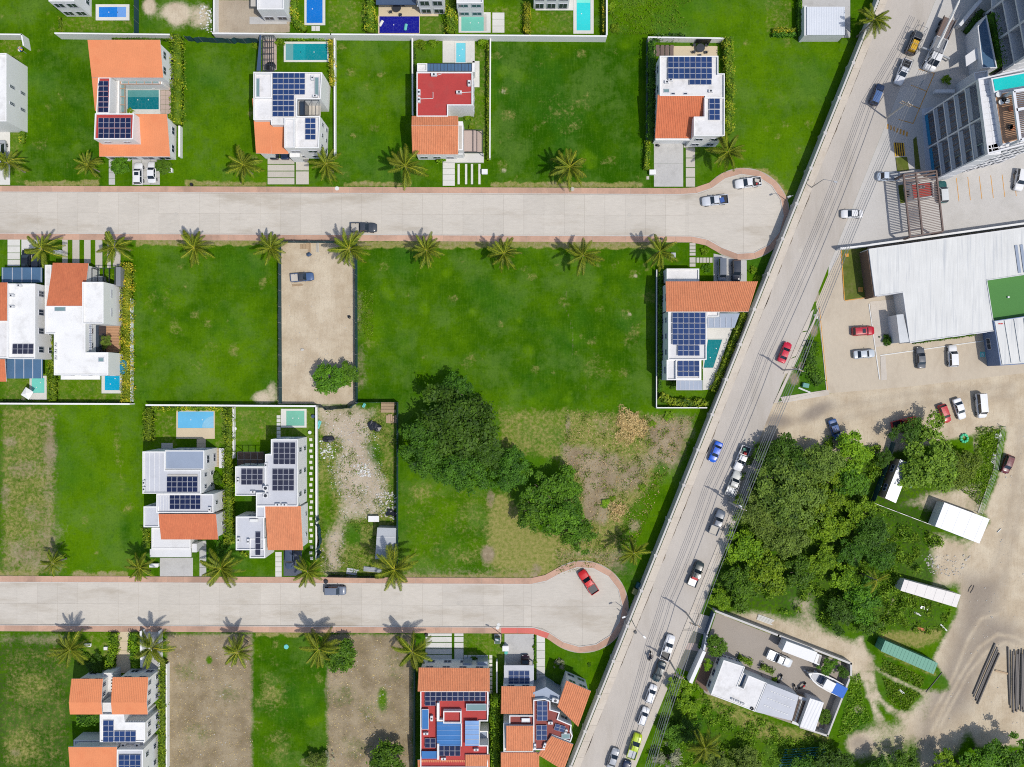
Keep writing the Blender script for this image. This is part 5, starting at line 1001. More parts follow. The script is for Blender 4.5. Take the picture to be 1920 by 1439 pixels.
pavers('L-shaped path of square stepping slabs to the garage of the wide-roofed house', [(1293, 456+i*6.2, 1304, 461+i*6.2) for i in range(4)]+[(1293, 483, 1304, 493), (1293, 494.5, 1304, 500.5)]+[(1306+i*6.2, 483.5, 1311+i*6.2, 493) for i in range(5)], 'stone', 'stepping_path', 'path'); patio('grey driveway with two vehicles beside the avenue wall', [(1338, 476), (1400, 489), (1400, 528), (1338, 528)], 'driveway', 'driveway', 'driveway', .03)
patio('small grey meter box on the lawn beside the garage of the wide-roofed house', (1257, 476, 1265, 485), 'galv', 'meter_box', 'box', .8); shrub(1321, 471, 8, 'yellow spiky plant between stepping slabs and pavement curve', 'bush'); shrub(1326, 503, 9, 'green shrub beside the parked grey van', 'small'); shrub(1413, 507, 8, 'yellow-green bush between the dark car and the avenue wall'); shrub(1421, 521, 7, 'small yellow bush touching the wide orange roof corner')
wall([(1231.5, 506), (1231, 766)], 1.3, 'thin grey-green wall with dark hedge beside the wide-roofed house', 'wallteal', .12, cop='white2'); hedge([(1237, 510), (1237, 735)], 7, 1.6, 'dark narrow hedge squeezed between wall and the wide-roofed house', 'leaf'); hedge([(1396, 588), (1372, 650), (1336, 735)], 11, 1.4, 'yellow-green hedge following the slanted side of the wedge pool garden', 'leafhedge', 24); hedge([(1237, 742), (1260, 754), (1328, 756)], 12, 1.5, 'bright shaggy hedge at the end of the wedge pool garden', 'leafhedge', 20, size=.22); shrub(1262, 722, 9, 'green bush beside the glass porch roof', 'small'); wall([(1231, 765), (1326, 765)], 1.4, 'white end wall of the wedge pool garden', th=.15)
# --- house 8 and 9: grey roofs
h = House('grey and white house with two arrays and smooth orange roof below the light blue pool', 340, 930)
h.block([(267, 847), (309, 847), (309, 882), (377, 882), (377, 926), (267, 926)], z=6.6, par=.35, roof='deckgrey'); h.win('n', 2); h.win('e', 2, w=.6); h.block(309, 845, 383, 881, z=6.3, par=.05, roof='polycarb'); h.win('n', 3, w=1.8); h.win('e', 1)
h.block(293, 927, 400, 962, z=6.1, par=.35, roof='deckgrey'); h.win('e', 1, w=.6); h.block(269, 950, 298, 989, z=5.8, par=.3, roof='deckgrey'); h.win('n', 1); q = [(297, 964, 6.1), (405, 964, 6.1), (409, 1012, 5.2), (302, 1012, 5.2)]; h.tiles(q, 'tiledeep', .012); h.under(q); h.win('e', 1, w=.5, h=1.5); h.win('s', 3)
h.block(284, 990, 357, 1030, z=3.5, par=.15, roof='white2'); h.slab(281, 1030, 358, 1045, z=3.2, t=.35, mat='white2', name='fascia'); h.box('gate_post', 360, 1020, 369, 1036, 0, 3, 'white2')
h.panels(312.5, 894, 3, 3, 19.5, 9.7, 6.45, 'cell'); h.panels(318, 926.5, 3, 3, 19.4, 9.6, 5.98, 'cell')
for i in range(4): h.box('roof_seam', 271+i*9, 850, 271.6+i*9, 922, 6.2, 6.29, 'white')
for i in range(5): h.box('roof_seam', 296+i*5, 930, 296.5+i*5, 958, 5.7, 5.79, 'white')
h.ac(272, 905, 6.25, 90); h.ac(272, 917, 6.25, 90); h.ac(395, 955, 5.75, 90); h.box('vent_row', 314, 890, 370, 893, 6.2, 6.45, 'concrete')
lbp = pool('light blue pool with corner steps and beige deck', (331, 770, 403, 823), (334, 772, 401, 803), watermat('w_sky', (104, 184, 226)), cmat='beige')
p = G(396, 797); t = MB()
for k, r_ in enumerate((2.2, 1.6, 1.0)): t.add([(p.x+.5, p.y-.55, .07+.012*k)]+[(p.x+.5-r_*math.cos(a*.1963), p.y-.55+r_*math.sin(a*.1963), .07+.012*k) for a in range(9)], [tuple([0]+[8-j+1 for j in range(9)])])
t.build('step', M('stepblue', (150, 208, 236), .3).name, lbp)
pavers('beige path linking the light blue pool to the timber terrace', grid(369, 823, 386, 842, 1, 2, .4), 'beige', 'footpath', 'path'); pavers('pale timber terrace beside the grey and white house', grid(382, 841, 412, 876, 1, 12, .25), M('palewood', (196, 178, 148), .85, fine=.1, orand=.06).name, 'deck', 'deck', piece='plank'); patio('white stone planter beside the pale timber terrace', (413, 841, 421, 877), 'white2', 'planter', 'planter', .5)
patio('grey stone slab in the shaded lawn of the grey house', (303, 831, 324, 841), 'stone', 'stone_slab', 'slab', .08)
pavers('pale concrete driveway below the smooth orange roof', grid(300, 1046, 362, 1081, 1, 1, .3), 'driveway'); pavers('narrow concrete path beside the pale driveway of the grey house', grid(374, 1014, 387, 1081, 1, 4, .5), 'driveway', 'footpath', 'path'); patio('white meter box by the palm and pale driveway of the grey house', (284, 1056, 299, 1062), 'white', 'meter_box', 'box', .8)
hedge([(279, 764), (278, 828)], 16, 1.8, 'tall hedge at the corner of the light blue pool garden'); hedge([(286, 766), (425, 766)], 8, 1.4, 'long hedge along the back wall above the light blue pool'); hedge([(430, 764), (428, 870), (430, 1020)], 15, 2.2, 'tall green hedge between the two grey-roofed houses', 'leafhedge'); shrub(406, 900, 14, 'dark bush against the grey house side wall', 'small'); hedge([(272, 990), (277, 1028)], 11, 1.4, 'shaggy hedge beside the low white garage roof'); shrub(417, 1030, 17, 'big leafy shrub by the narrow concrete path', 'small')
wall([(437, 764), (437, 860)], 1.2, 'white wall between the light blue pool and the pale green pool gardens', th=.18)
h = House('grey-roofed house with four dark solar arrays and a plain orange roof', 510, 935)
h.block([(508, 824), (558, 824), (558, 950), (480, 950), (480, 924), (497, 924), (497, 852), (508, 852)], z=6.6, par=.35, roof='deckgrey'); h.win('e', 3, w=.7, h=1.8); h.win('n', 2); h.block(441, 875, 497, 930, z=6.0, par=.35, roof='deckgrey'); h.win('n', 1); h.block(480, 950, 497, 972, z=6.4, par=.2, roof='deckgrey'); h.block(442, 969, 495, 1032, z=5.8, par=.3, roof='deckgrey'); h.win('n', 1); h.block(468, 1010, 497, 1047, z=5.6, par=.3, roof='deckgrey')
q = [(497, 949, 6.3), (564, 949, 6.3), (568, 1032, 5.2), (502, 1032, 5.2)]; h.tiles(q, 'tile', .03); h.under(q); h.win('e', 2, w=.6); h.win('s', 2, w=2)
h.panels(512.5, 830, 4, 2, 10.4, 20.6, 6.5, 'cellgrey'); h.panels(510.5, 879.5, 4, 2, 10.3, 20.6, 6.5, 'cellgrey'); h.panels(452, 879.5, 4, 1, 10.3, 20.4, 5.95, 'cellgrey'); h.panels(452, 900, 2, 1, 20.6, 9.6, 5.95, 'cellgrey'); h.panels(478.5, 997.5, 1, 2, 10.4, 22, 5.75, 'cellgrey')
h.frame(445, 848, 495, 876, 3.2, 4, 2, 'darkmetal', .10); h.box('slatted_deck', 446, 849, 494, 875, 0, .3, 'brown')
for u, v, r_ in ((499.5, 915, 0), (499.5, 929, 0), (500, 872, 90), (476, 922, 0), (448, 901, 90), (449, 1012, 90), (467, 1015, 90), (535, 946, 0), (522, 946, 0)): h.ac(u, v, 6.25 if v < 960 and u > 480 else 5.55, r_, .9, .8 if 910 < v < 930 and u > 490 else .4)
h.box('water_heater', 468, 974, 483, 979, 5.5, 6.0, 'paintw'); 
pool('pale green pool with cream coping beside square stepping stones', (527, 767, 575, 802), (537, 770.5, 571, 798.5), watermat('w_green', (118, 184, 160)), cmat='slabwhite', steps=[((527.6, 770.5, 537, 798.5), 'beige')])
pavers('column of square stepping stones beside the pale green pool', [(519, 779+i*7.2, 526, 785+i*7.2) for i in range(6)], 'slabwhite', 'stepping_path', 'path'); pavers('long line of small stepping stones down the side of the grey-roofed house', [(580+(i % 2)*1.5, 822+i*10.6, 585.5+(i % 2)*1.5, 827.5+i*10.6) for i in range(22)], 'slabwhite', 'stepping_path', 'path', piece='stepping_stone')
pavers('cream slab footpath beside the car of the grey-roofed house', grid(516, 1035, 528.5, 1082, 1, 5, .7), 'slabwhite', 'footpath', 'path'); patio('dark gravel parking bay in front of the plain orange roof', (532, 1033, 566, 1080), M('gravel', (92, 98, 112), .95, fine=.25, fs=6).name, 'gravel_bay', 'parking bay', .03); wall([(592.5, 764), (593, 1050)], 1.2, 'white boundary wall beside the stepping stone line', th=.22); hedge([(450, 1036), (464, 1044)], 8, .7, 'low planting before the grey garage block', 'leafhedge')
for u, v, l in ((588, 781, 'purple flowering pot at the wall by the pale green pool'), (442, 804, 'small white bin on the lawn near the pale green pool'), (582, 811, 'white square pot at the head of the stepping stone line')): mb = MB().cyl(G(u, v).x, G(u, v).y, 0, .5, .28, 8, r2=.34); tag(mb.build('plant_pot', 'steelblue' if 'purple' in l else 'paintw'), l, 'pot')
# --- house 10 (corner of the lower road)
h = House('white house with three smooth orange gabled roofs and a cream front path', 215, 1350)
for a, b in (((134, 1273, 6.0), (193, 1273, 6.0)), ((211, 1270, 6.2), (278, 1270, 6.2))):
    u0, u1 = a[0], b[0]; zz = a[2]; m0, m1 = (129, 190) if u0 < 200 else (208, 275); h.tiles([a, b, (m1, 1317, zz+.9), (m0, 1317, zz+.9)], 'tilesoft', .04); h.tiles([(m0, 1317, zz+.92), (m1, 1317, zz+.92), (m1+2, 1340, zz+.35), (m0+2, 1340, zz+.35)], 'tilesoft', .006)
    h.under([(a[0]+2, a[1]+3, zz-.1), (b[0]-1, b[1]+3, zz-.1), (b[0]-3, 1337, zz), (a[0]-2, 1337, zz)]); h.win('n', 2); h.win('e', 3, w=.7)
h.block(192, 1262, 211, 1322, z=3.2, par=.2); h.block(190, 1318, 211, 1341, z=5.8, par=.2); h.block([(187, 1340), (232, 1340), (234, 1355), (272, 1355), (272, 1392), (187, 1392)], z=6.2, par=.25, roof='roofwhite'); h.win('e', 2, w=.8); h.block(236, 1334, 277, 1356, z=3.4, par=.2); h.block(138, 1388, 218, 1404, z=3.4, par=.2, roof='deckgrey'); h.block(218, 1388, 270, 1412, z=4.6, par=.3, roof='deckgrey'); h.block(219, 1406, 268, 1500, z=6.2, par=.35, roof='deckgrey'); h.win('e', 3, w=.8)
q = [(128, 1401, 6.2), (219, 1401, 6.2), (217, 1500, 4.6), (135, 1500, 4.6)]; h.tiles(q, 'tilesoft', .006); h.under(q)
h.panels(193, 1351, 1, 4, 20.6, 10.2, 6.15, 'cellblue'); h.panels(214, 1371, 2, 2, 20.6, 10.2, 6.15, 'cellblue'); h.panels(222.5, 1415.5, 2, 3, 20.8, 10, 6.1, 'cellblue')
for i in range(9): h.box('pergola_beam', 231+i*4.6, 1352, 232+i*4.6, 1361, 5.6, 5.9, 'white')
for i in range(6): h.box('pergola_beam', 208, 1275+i*6, 213, 1277+i*6, 4.6, 4.9, 'brown')
for i, u in enumerate((233, 244, 259)): h.ac(u, 1396+(i % 2)*3, 4.4, 0, .9, .5, .5)
pavers('cream front path narrowing between two hedges', [[(218, 1185), (244, 1185), (240, 1202), (223, 1202)], [(223, 1202.6), (240, 1202.6), (239, 1219), (222, 1219)], [(219, 1219.6), (244, 1219.6), (245, 1262), (217, 1262)]], 'beige', 'footpath', 'path'); pavers('pale walled driveway under the palm beside the cream path', [(264, 1184, 298, 1205), (264, 1205.5, 298, 1262)], 'driveway'); wall([(264, 1184), (265, 1252)], 1.6, 'white wall on the hedge side of the walled driveway', th=.35); wall([(298, 1184), (298.5, 1256)], 1.4, 'thin white wall on the open side of the walled driveway', th=.2); wall([(312, 1246), (312, 1445)], 1.2, 'long white garden wall beside the bare brown lot', th=.2)
hedge([(213, 1188), (214, 1215), (204, 1254)], 15, 1.5, 'bright yellow-green hedge on the lawn side of the cream path', 'leafbright', 26); hedge([(252, 1187), (250, 1224), (262, 1250)], 17, 1.5, 'bright hedge on the driveway side of the cream path', 'leafbright', 26); hedge([(305, 1240), (305, 1445)], 11, 2.0, 'long yellow-green hedge beside the white gabled house'); tree(178, 1248, 18, 'dark green shrub mass in the shade of the gabled house', 'dark', .8); shrub(152, 1238, 14, 'olive shrub below the palm of the gabled house', 'small'); hedge([(145, 1348), (186, 1346)], 26, 1.6, 'leafy light-well garden between the gabled roofs', 'leaf', 16)
for u, v, w, l in ((166, 1209, 6, 'white garden bench on the front lawn of the gabled house'), (200, 1215, 3, 'white stone block at the hedge of the cream path')): patio(l, (u-w, v-2.5, u+w, v+2.5), 'white', 'bench' if w > 4 else 'stone_block', 'bench' if w > 4 else 'block', .45)
# --- house 11: red roof with skylights
h = House('white house with red roof terrace full of blue skylights and a ribbed tile roof', 850, 1340)
q = [(785, 1252, 5.6), (918, 1253, 5.6), (918, 1297, 6.5), (783, 1297, 6.5)]; h.tiles(q, 'tile', .06); h.under(q); h.win('n', 4); h.block([(788, 1296), (915, 1296), (915, 1353), (899, 1353), (899, 1398), (915, 1398), (915, 1440), (788, 1440)], z=6.3, par=.3, roof='red'); h.win('e', 2); h.block(897, 1371, 915, 1399, z=3.6, par=.2, roof='polycarb')
h.panels(796.3, 1297.5, 11, 1, 10.4, 17.2, 6.3, 'cell'); h.panels(796.3, 1315, 1, 1, 20.8, 8.8, 6.3, 'cell'); h.panels(796.3, 1384.5, 2, 1, 10.4, 18, 6.3, 'cell'); h.panels(822.5, 1398.5, 4, 1, 10.2, 19.4, 6.5, 'cell')
h.sky(790.5, 1330, 804, 1368, 6.55, 'skylight', bars=0); h.slab(819, 1354, 864, 1399, z=6.7, t=.08, mat='skylight', name='glass_roof'); h.slab(872, 1352, 898, 1399, z=6.8, t=.08, mat='skylight2', name='glass_roof'); h.slab(790.5, 1409, 821, 1423, z=6.6, t=.08, mat='skylight', name='glass_roof')
for i in range(5): h.box('roof_bar', 819, 1361+i*9, 864, 1361.7+i*9, 6.6, 6.76, 'skylight2'); h.box('roof_bar', 872, 1360+i*9, 898, 1360.6+i*9, 6.7, 6.86, 'frame')
h.box('roof_wall', 819, 1319, 823.5, 1353, 6.0, 7.0, 'white'); h.box('roof_wall', 823.5, 1350, 832, 1353, 6.0, 6.9, 'white'); h.block(831, 1334, 865, 1357, z=7.1, z0=6, par=.5, roof='red'); h.sky(874, 1320, 912, 1333, 6.7, 'glassteal'); h.block(820, 1395, 823, 1424, z=6.8, z0=6, par=.0); h.box('roof_wall', 864, 1357, 866, 1400, 6, 6.9, 'white2'); h.ac(810, 1345, 6, 90, .9, .45, .7); h.ac(799, 1374, 6); h.ac(893, 1404, 6); h.ac(832, 1421, 6)
h.tiles([(783, 1425, 6.0), (872, 1425, 6.0), (872, 1500, 5.0), (785, 1500, 5.0)], 'tile', .06); h.tiles([(872.5, 1415, 6.4), (918, 1415, 6.4), (918, 1500, 5.4), (872.5, 1500, 5.4)], 'tile', .06)
pavers('white slab driveway of six strips in front of the ribbed tile roof', [(798, 1188, 847, 1193), (798, 1194.5, 847, 1204), (798, 1205.5, 847, 1216), (798, 1217.5, 847, 1227), (798, 1228.5, 847, 1238), (798, 1239.5, 847, 1252)]+[(852, 1188, 869, 1193), (852, 1194.5, 869, 1204), (852, 1205.5, 869, 1216), (852, 1217.5, 869, 1238), (852, 1239, 869, 1256)], 'slabwhite')
pavers('white slab path turning the corner of the ribbed tile roof', [(870+i*7.7, 1228.5, 876.5+i*7.7, 1233.5) for i in range(6)]+[(917.5, 1228.5+i*8.2, 923, 1235+i*8.2) for i in range(9)], 'slabwhite', 'stepping_path', 'path'); h.box('side_porch', 868, 1244, 884, 1254, 0, 3.2, 'polycarb'); h.box('side_porch', 895, 1241, 914, 1254, 0, 3.2, 'polycarb'); h.box('gate', 798, 1246, 846, 1250, 0, 2.4, 'darkmetal'); shrub(890, 1243, 10, 'dark shrub between the two grey porches', 'small')
hedge([(929, 1302), (928, 1360), (929, 1445)], 15, 2.4, 'tall green hedge between the two terracotta houses', 'leafbright', 22); wall([(776.5, 1262), (776, 1445)], 1.8, 'thin dark wall between the bare lot and the red-terraced house', 'wallteal', .12); wall([(931.5, 1241), (931.5, 1300)], 1.6, 'short white wall beside the carport with solar panels', th=.2)
# --- house 12: angled tile roofs
h = House('house with five tile roofs set at angles round a dark red solar terrace', 1010, 1340)
h.slab(945, 1248, 1001, 1287, z=3.2, t=.25, mat='deckgrey', name='carport_roof'); h.panels(953.5, 1258, 2, 3, 19.8, 9.6, 3.28, 'cellblue')
for u, v in ((947, 1250), (999, 1250)): h.box('post', u-1, v-1, u+1, v+1, 0, 2.95, 'white')
q = [(940, 1287, 5.4), (1004, 1287, 5.4), (1001, 1339, 6.2), (939, 1339, 6.2)]; h.tiles(q, 'tile', .06); h.under(q); h.win('n', 2)
h.block([(1000, 1313), (1022, 1311), (1032, 1315), (1032, 1331), (1050, 1336), (1046, 1349), (1072, 1360), (1070, 1372), (1074, 1380), (1070, 1392), (1036, 1380), (1024, 1407), (1000, 1407)], z=6.5, par=.3, roof='darkred'); h.win('n', 1); h.block(955, 1342, 1001, 1362, z=6.3, par=.3, roof='darkred'); h.block([(1000, 1299), (1024, 1289), (1053, 1307), (1050, 1314), (1032, 1312), (1000, 1312)], z=5.6, par=.0, roof='polycarb', wall='polycarb')
q = [(1062, 1276, 6.2), (1108, 1296, 6.2), (1084, 1363, 6.0), (1045, 1325, 6.0)]; h.tiles(q, 'tile', .07, .38); h.under(q); h.win('n', 2); q = [(949, 1361, 6.9), (1000, 1361, 6.9), (999, 1408, 6.3), (949, 1408, 6.3)]; h.tiles(q, 'tile', .06); h.under(q); h.block(944, 1356, 1000, 1411, z=5.9, par=.2)
q = [(1034, 1380, 6.9), (1075, 1396, 6.9), (1057, 1445, 6.2), (1008, 1415, 6.2)]; h.tiles(q, 'tile', .07, .38); h.under(q); h.tiles([(939, 1411, 6.0), (1011, 1411, 6.0), (1011, 1490, 5.0), (939, 1490, 5.0)], 'tile', .06); h.under([(941, 1413, 5.9), (1009, 1413, 5.9), (1009, 1488, 4.9), (941, 1488, 4.9)])
h.panels(1006.5, 1314.5, 1, 4, 20.4, 9.4, 6.5, 'cellblue'); h.panels(1005.5, 1360, 1, 3, 20.4, 9.4, 6.5, 'cellblue'); h.panels(1041.5, 1357, 2, 1, 10, 12, 6.5, 'cellblue', rot=-16); h.sky(978, 1347, 994, 1354.5, 6.5, 'white'); h.ac(1032, 1354, 6.2); h.ac(1041, 1312, 6.0, -15, 1.2, .7); h.sky(1053, 1376, 1069, 1386, 6.5, 'glassteal'); h.ac(1003, 1398, 6.2, 90, 1, .4); h.ac(1021, 1396, 6.2, 70, .9, .4); h.ac(1061, 1370, 6.2, 70, .8, .4)
patio('stained concrete driveway with a parked car under the solar carport', (946, 1189, 1001, 1250), 'driveway', 'driveway', 'driveway', .03); pavers('white slab footpath beside the stained concrete driveway', grid(1006, 1190, 1022, 1280, 1, 6, .5), 'slabwhite', 'footpath', 'path'); hedge([(1003, 1192), (1003, 1250)], 3, .4, 'thin strip planting between driveway and white footpath', 'leaf', 10); shrub(1002, 1213, 4, 'small yellow plant in the strip nearer the road'); shrub(1003, 1242, 4, 'small yellow plant in the strip nearer the carport')
shrub(1050, 1246, 12, 'silver-leaved agave on the lawn of the angled-roof house', 'grey', 'agave', 'agave', zs=.7); shrub(1105, 1247, 4, 'tiny dark plant alone on the corner lawn', 'small'); shrub(1043, 1282, 5, 'small pink flowering plant in the shade of the angled roof', 'small')
t = thing('utility_box', 'green electrical cabinet on its concrete base by the lower sidewalk', 'cabinet', G(933, 1198)); p = G(933, 1198); MB().box(p.x-.6, p.y-.9, 0, p.x+.6, p.y+.9, .25).build('base', 'concrete', t); MB().box(p.x-.45, p.y-.5, .25, p.x+.45, p.y+.6, 1.4).build('cabinet', M('cabgreen', (60, 92, 76), .6).name, t); MB().box(p.x-.47, p.y+.1, 1.4, p.x+.47, p.y+.62, 1.46).build('lid', 'teal', t)
t = thing('water_tank', 'white meter hut with a turquoise bin beside the stained driveway', 'hut', G(948, 1213)); p = G(948, 1213); MB().box(p.x-.5, p.y-.4, 0, p.x+.5, p.y+.4, 1.1).build('hut_body', 'white', t); MB().box(p.x-.58, p.y-.48, 1.1, p.x+.58, p.y+.48, 1.18).build('hut_roof', 'white', t); p2 = G(949, 1222); MB().cyl(p2.x, p2.y, 0, .7, .32, 12).build('bin', M('turq', (70, 190, 180), .5).name, t)
# ================================================================ the two fenced building plots
fence([(521.5, 453), (523, 757)], 2.0, 'dark teal shade-cloth fence between the lawn and the sandy building plot', step=3); fence([(666, 455), (667, 755)], 2.0, 'dark teal shade-cloth fence on the tree side of the sandy building plot', step=3); fence([(521.5, 452), (664, 453)], 2.0, 'dark teal fence along the pavement of the sandy building plot', step=3)
fence([(594, 763), (620, 769), (655, 766), (668, 756)], 1.9, 'crooked teal cloth fence between sandy plot and rubble plot', sag=.3); fence([(668, 755), (744, 755), (743.5, 1082)], 2.0, 'long teal fence enclosing the rubble plot on the tree side', step=3); fence([(612, 1083), (720, 1085)], 1.9, 'dark cloth fence along the pavement of the rubble plot', 'tarp', step=3); fence([(593, 970), (597, 1010), (594, 1052)], 2.0, 'loose bulging teal cloth on the white wall beside the rubble plot', sag=.5)
def slabpile(u, v, w, d, n, label, mat='wood', ang=0, nm_='board_stack', cat='boards', h=.09, along=True):
    p = G(u, v); t = thing(nm_, label, cat, (p.x, p.y, 0), None, rad(ang)); g = random.Random(int(u+v))
    for i in range(n):
        y = (i+.5)/n*d-d/2; link('board', MB().box(-w/2, y-d/n*.42, 0, w/2+g.uniform(-.2, .2), y+d/n*.42, h+g.uniform(0, .12)).mesh('board', mat), t)
    return t
slabpile(571, 462, 1.0, 1.7, 3, 'pale timber form lying at the gate of the sandy plot', 'wood', 90); slabpile(581, 463, 2.0, .5, 2, 'pair of pale planks beside the timber form', 'wood', 90); slabpile(596, 463, 2.1, .5, 2, 'pair of grey planks near the fence of the sandy plot', 'stone', 88); mb = MB().blob(G(579, 478, .3), (.6, .45, .35)); tag(mb.build('tarp_bundle', 'steelblue'), 'blue tarp bundle below the timber form in the sandy plot', 'tarp'); slabpile(558, 535, 2.0, .4, 3, 'thin loose sticks lying behind the blue-nosed pickup', 'wood', 4, h=.04)
mb = MB().blob(G(655, 595, .2), (.35, .35, .3)); tag(mb.build('bucket', 'blackm'), 'small dark bucket beside the teal fence of the sandy plot', 'bucket'); mb = MB().blob(G(567, 656, .1), (.4, .3, .2)); tag(mb.build('stone_heap', 'rock'), 'little heap of stones on the bare sand', 'stones')
def rubble(P, n, s0, s1, label, mat='rock', cat='rubble', name='rubble'):
    g = random.Random(len(label)); A = np.array(P, float); x0, y0 = A.min(0); x1, y1 = A.max(0); mb = MB(); k = 0
    while k < n:
        u, v = g.uniform(x0, x1), g.uniform(y0, y1); ins = False
        for i in range(len(A)):
            a, b = A[i], A[(i+1) % len(A)]
            if (a[1] > v) != (b[1] > v) and u < (b[0]-a[0])*(v-a[1])/(b[1]-a[1])+a[0]: ins = not ins
        if not ins: continue
        s = s0+(s1-s0)*g.random()**3; p = G(u, v); mb.blob((p.x, p.y, s*.3), (s, s*g.uniform(.5, 1), s*.5), jit=.35, rnd=g); k += 1
    return tag(mb.build(name, mat), label, cat, kind='stuff')
rubble([(620, 800), (690, 800), (720, 900), (700, 960), (650, 950), (600, 860)], 700, .04, .18, 'scattered pale rubble over the middle of the weedy plot'); rubble([(705, 925), (742, 920), (742, 975), (715, 970)], 220, .05, .26, 'mixed rubbish heap against the teal fence', 'rock', 'rubbish', 'rubbish'); rubble([(660, 870), (690, 870), (695, 895), (672, 895)], 160, .05, .22, 'white plaster lumps in the weedy plot', 'paintw'); rubble([(600, 1010), (645, 985), (645, 1075), (602, 1078)], 120, .04, .2, 'fine pale grit near the pavement fence'); rubble([(375, 10), (398, 15), (398, 64), (375, 55)], 110, .05, .26, 'white broken blocks by the yard wall', 'paintw'); rubble([(1725, 1040), (1820, 1040), (1800, 1085), (1745, 1075)], 220, .05, .24, 'grey rubble at the edge of the dirt yard'); rubble([(600, 825), (625, 820), (625, 860), (598, 860)], 110, .05, .24, 'white and brown scraps by the white wall', 'paintw', 'scraps', 'scraps')
rubble([(605, 770), (700, 775), (730, 930), (700, 970), (640, 980), (610, 880)], 900, .03, .12, 'fine pale gravel strewn over the weedy plot', 'paintw', 'gravel', 'gravel'); rubble([(315, 1192), (472, 1192), (472, 1436), (315, 1436)], 260, .03, .14, 'small stones on the bare lot beside the long hedge', 'rock', 'stones', 'stones'); rubble([(614, 1192), (772, 1192), (772, 1436), (614, 1436)], 260, .03, .14, 'small stones on the bare lot by the thin dark wall', 'rock', 'stones', 'stones'); rubble([(1830, 800), (1990, 800), (1990, 1380), (1760, 1380), (1830, 1060)], 420, .03, .16, 'loose stones over the sandy yard', 'rock', 'stones', 'stones'); rubble([(530, 460), (660, 460), (660, 750), (530, 750)], 200, .03, .12, 'pebbles over the sandy plot', 'rock', 'stones', 'stones')
for i, (u, v, a, b) in enumerate(((616, 823, 1.1, .6), (702, 800, 1.3, 1.2), (735, 962, 1.0, .7))):
    mb = MB()
    for k in range(7): mb.blob(G(u+random.uniform(-6, 6)*a, v+random.uniform(-6, 6)*b, .25), (a*.55, b*.6, .3), jit=.4)
    tag(mb.build('tarp_heap', 'tarp'), ('black plastic heap by the white wall of the rubble plot', 'large crumpled black tarp near the stacked boards', 'black bags on the rubbish heap by the fence')[i], 'tarp')
slabpile(728, 764, 2.6, 2.0, 7, 'stack of pale timber boards in the fence corner', 'wood', 0, h=.3); slabpile(734, 786, 1.5, 2.0, 5, 'second smaller stack of pale boards beside the fence', 'wood', 90, h=.2); slabpile(699, 1068, 3.4, .9, 6, 'bundle of grey poles by the pavement fence', 'galv', -5); slabpile(660, 1072, 2.0, 1.2, 3, 'flat grey sheet on the ground by the pavement fence', 'deckgrey', -8, h=.03); slabpile(683, 760, .9, .5, 2, 'turquoise scrap sheet under the teal fence', 'cyan', 60, h=.05); slabpile(598, 797, 1.4, .6, 2, 'turquoise netting against the white wall', 'cyan', 70, h=.05)
h = House('small metal-roofed store shed inside the teal fence', 722, 1018, 'shed', 'shed'); h.block([(708, 990), (742, 991), (741, 1049), (704, 1048)], z=2.6, par=.0, roof='galv', wall='galv'); h.box('roof_seam', 706, 1007, 741, 1008, 2.6, 2.75, 'white2'); h.box('roof_seam', 705, 1028, 741, 1029, 2.6, 2.75, 'white2')
t = thing('trestle_table', 'white sheet on trestles beside the store shed', 'table', G(702, 972)); p = G(702, 972); MB().box(p.x-1, p.y-.55, .75, p.x+1, p.y+.55, .82).build('table_top', 'white', t)
for sx in (-.8, .8):
    for sy in (-.4, .4): MB().box(p.x+sx-.04, p.y+sy-.04, 0, p.x+sx+.04, p.y+sy+.04, .75).build('leg', 'wood', t)
# ================================================================ the long wall and the avenue furniture
M('wallgrey', (214, 210, 204), .9, var=.05, fine=.05, dirt=.3, dirtc=(180, 172, 160))
lw = thing('avenue_wall', 'long pale wall between the gated lots and the avenue', 'wall', G(1340, 760))
v = -80
while v < 1520:
    a, b = G(WX(v)-2, v, 2.8), G(WX(v+66)-2, v+66, 2.8); MB().bar((a.x, a.y, 1.37), (b.x, b.y, 1.37), .28, 2.74).build('wall_panel', 'wallgrey', lw); MB().bar((a.x, a.y, 2.77), (b.x, b.y, 2.77), .34, .06).build('coping', 'wallgrey', lw)
    MB().box(a.x-.28, a.y-.28, 0, a.x+.28, a.y+.28, 2.9).build('pier', 'wallgrey', lw); v += 66
def lamp(u, v, h, ang, label, arm=1.8, name='street_lamp'):
    p = G(u, v); t = thing(name, label, 'street lamp', (p.x, p.y, 0), 'street lamps'); MB().tube([(p.x, p.y, 0), (p.x, p.y, h)], [.09, .05], 8).build('pole', 'greymetal', t); d = Vector((math.cos(rad(ang)), math.sin(rad(ang)), 0)); q = Vector((p.x, p.y, h))
    MB().tube([q, q+d*arm*.5+Vector((0, 0, .25)), q+d*arm+Vector((0, 0, .3))], .04, 6).build('arm', 'greymetal', t); e_ = q+d*arm; MB().bar(e_+Vector((0, 0, .3)), e_+d*.6+Vector((0, 0, .3)), .28, .12).build('lamp_head', 'galv', t)
lamp(1183, 1160, 6, -45, 'street lamp behind the long wall by the lower turning circle'); lamp(1521, 352, 6, -15, 'street lamp beside the avenue near the upper turning circle'); lamp(1473, 376, 4, 200, 'short lamp on the upper turning circle pavement', .6); lamp(1172, 1142, 4, 200, 'short double lamp on the lower turning circle pavement', .6); lamp(940, 1189, 4, 160, 'short lamp by the green cabinet on the lower pavement', .5); lamp(299, 1181, 3, 120, 'short dark lamp at the walled driveway on the lower pavement', .3)
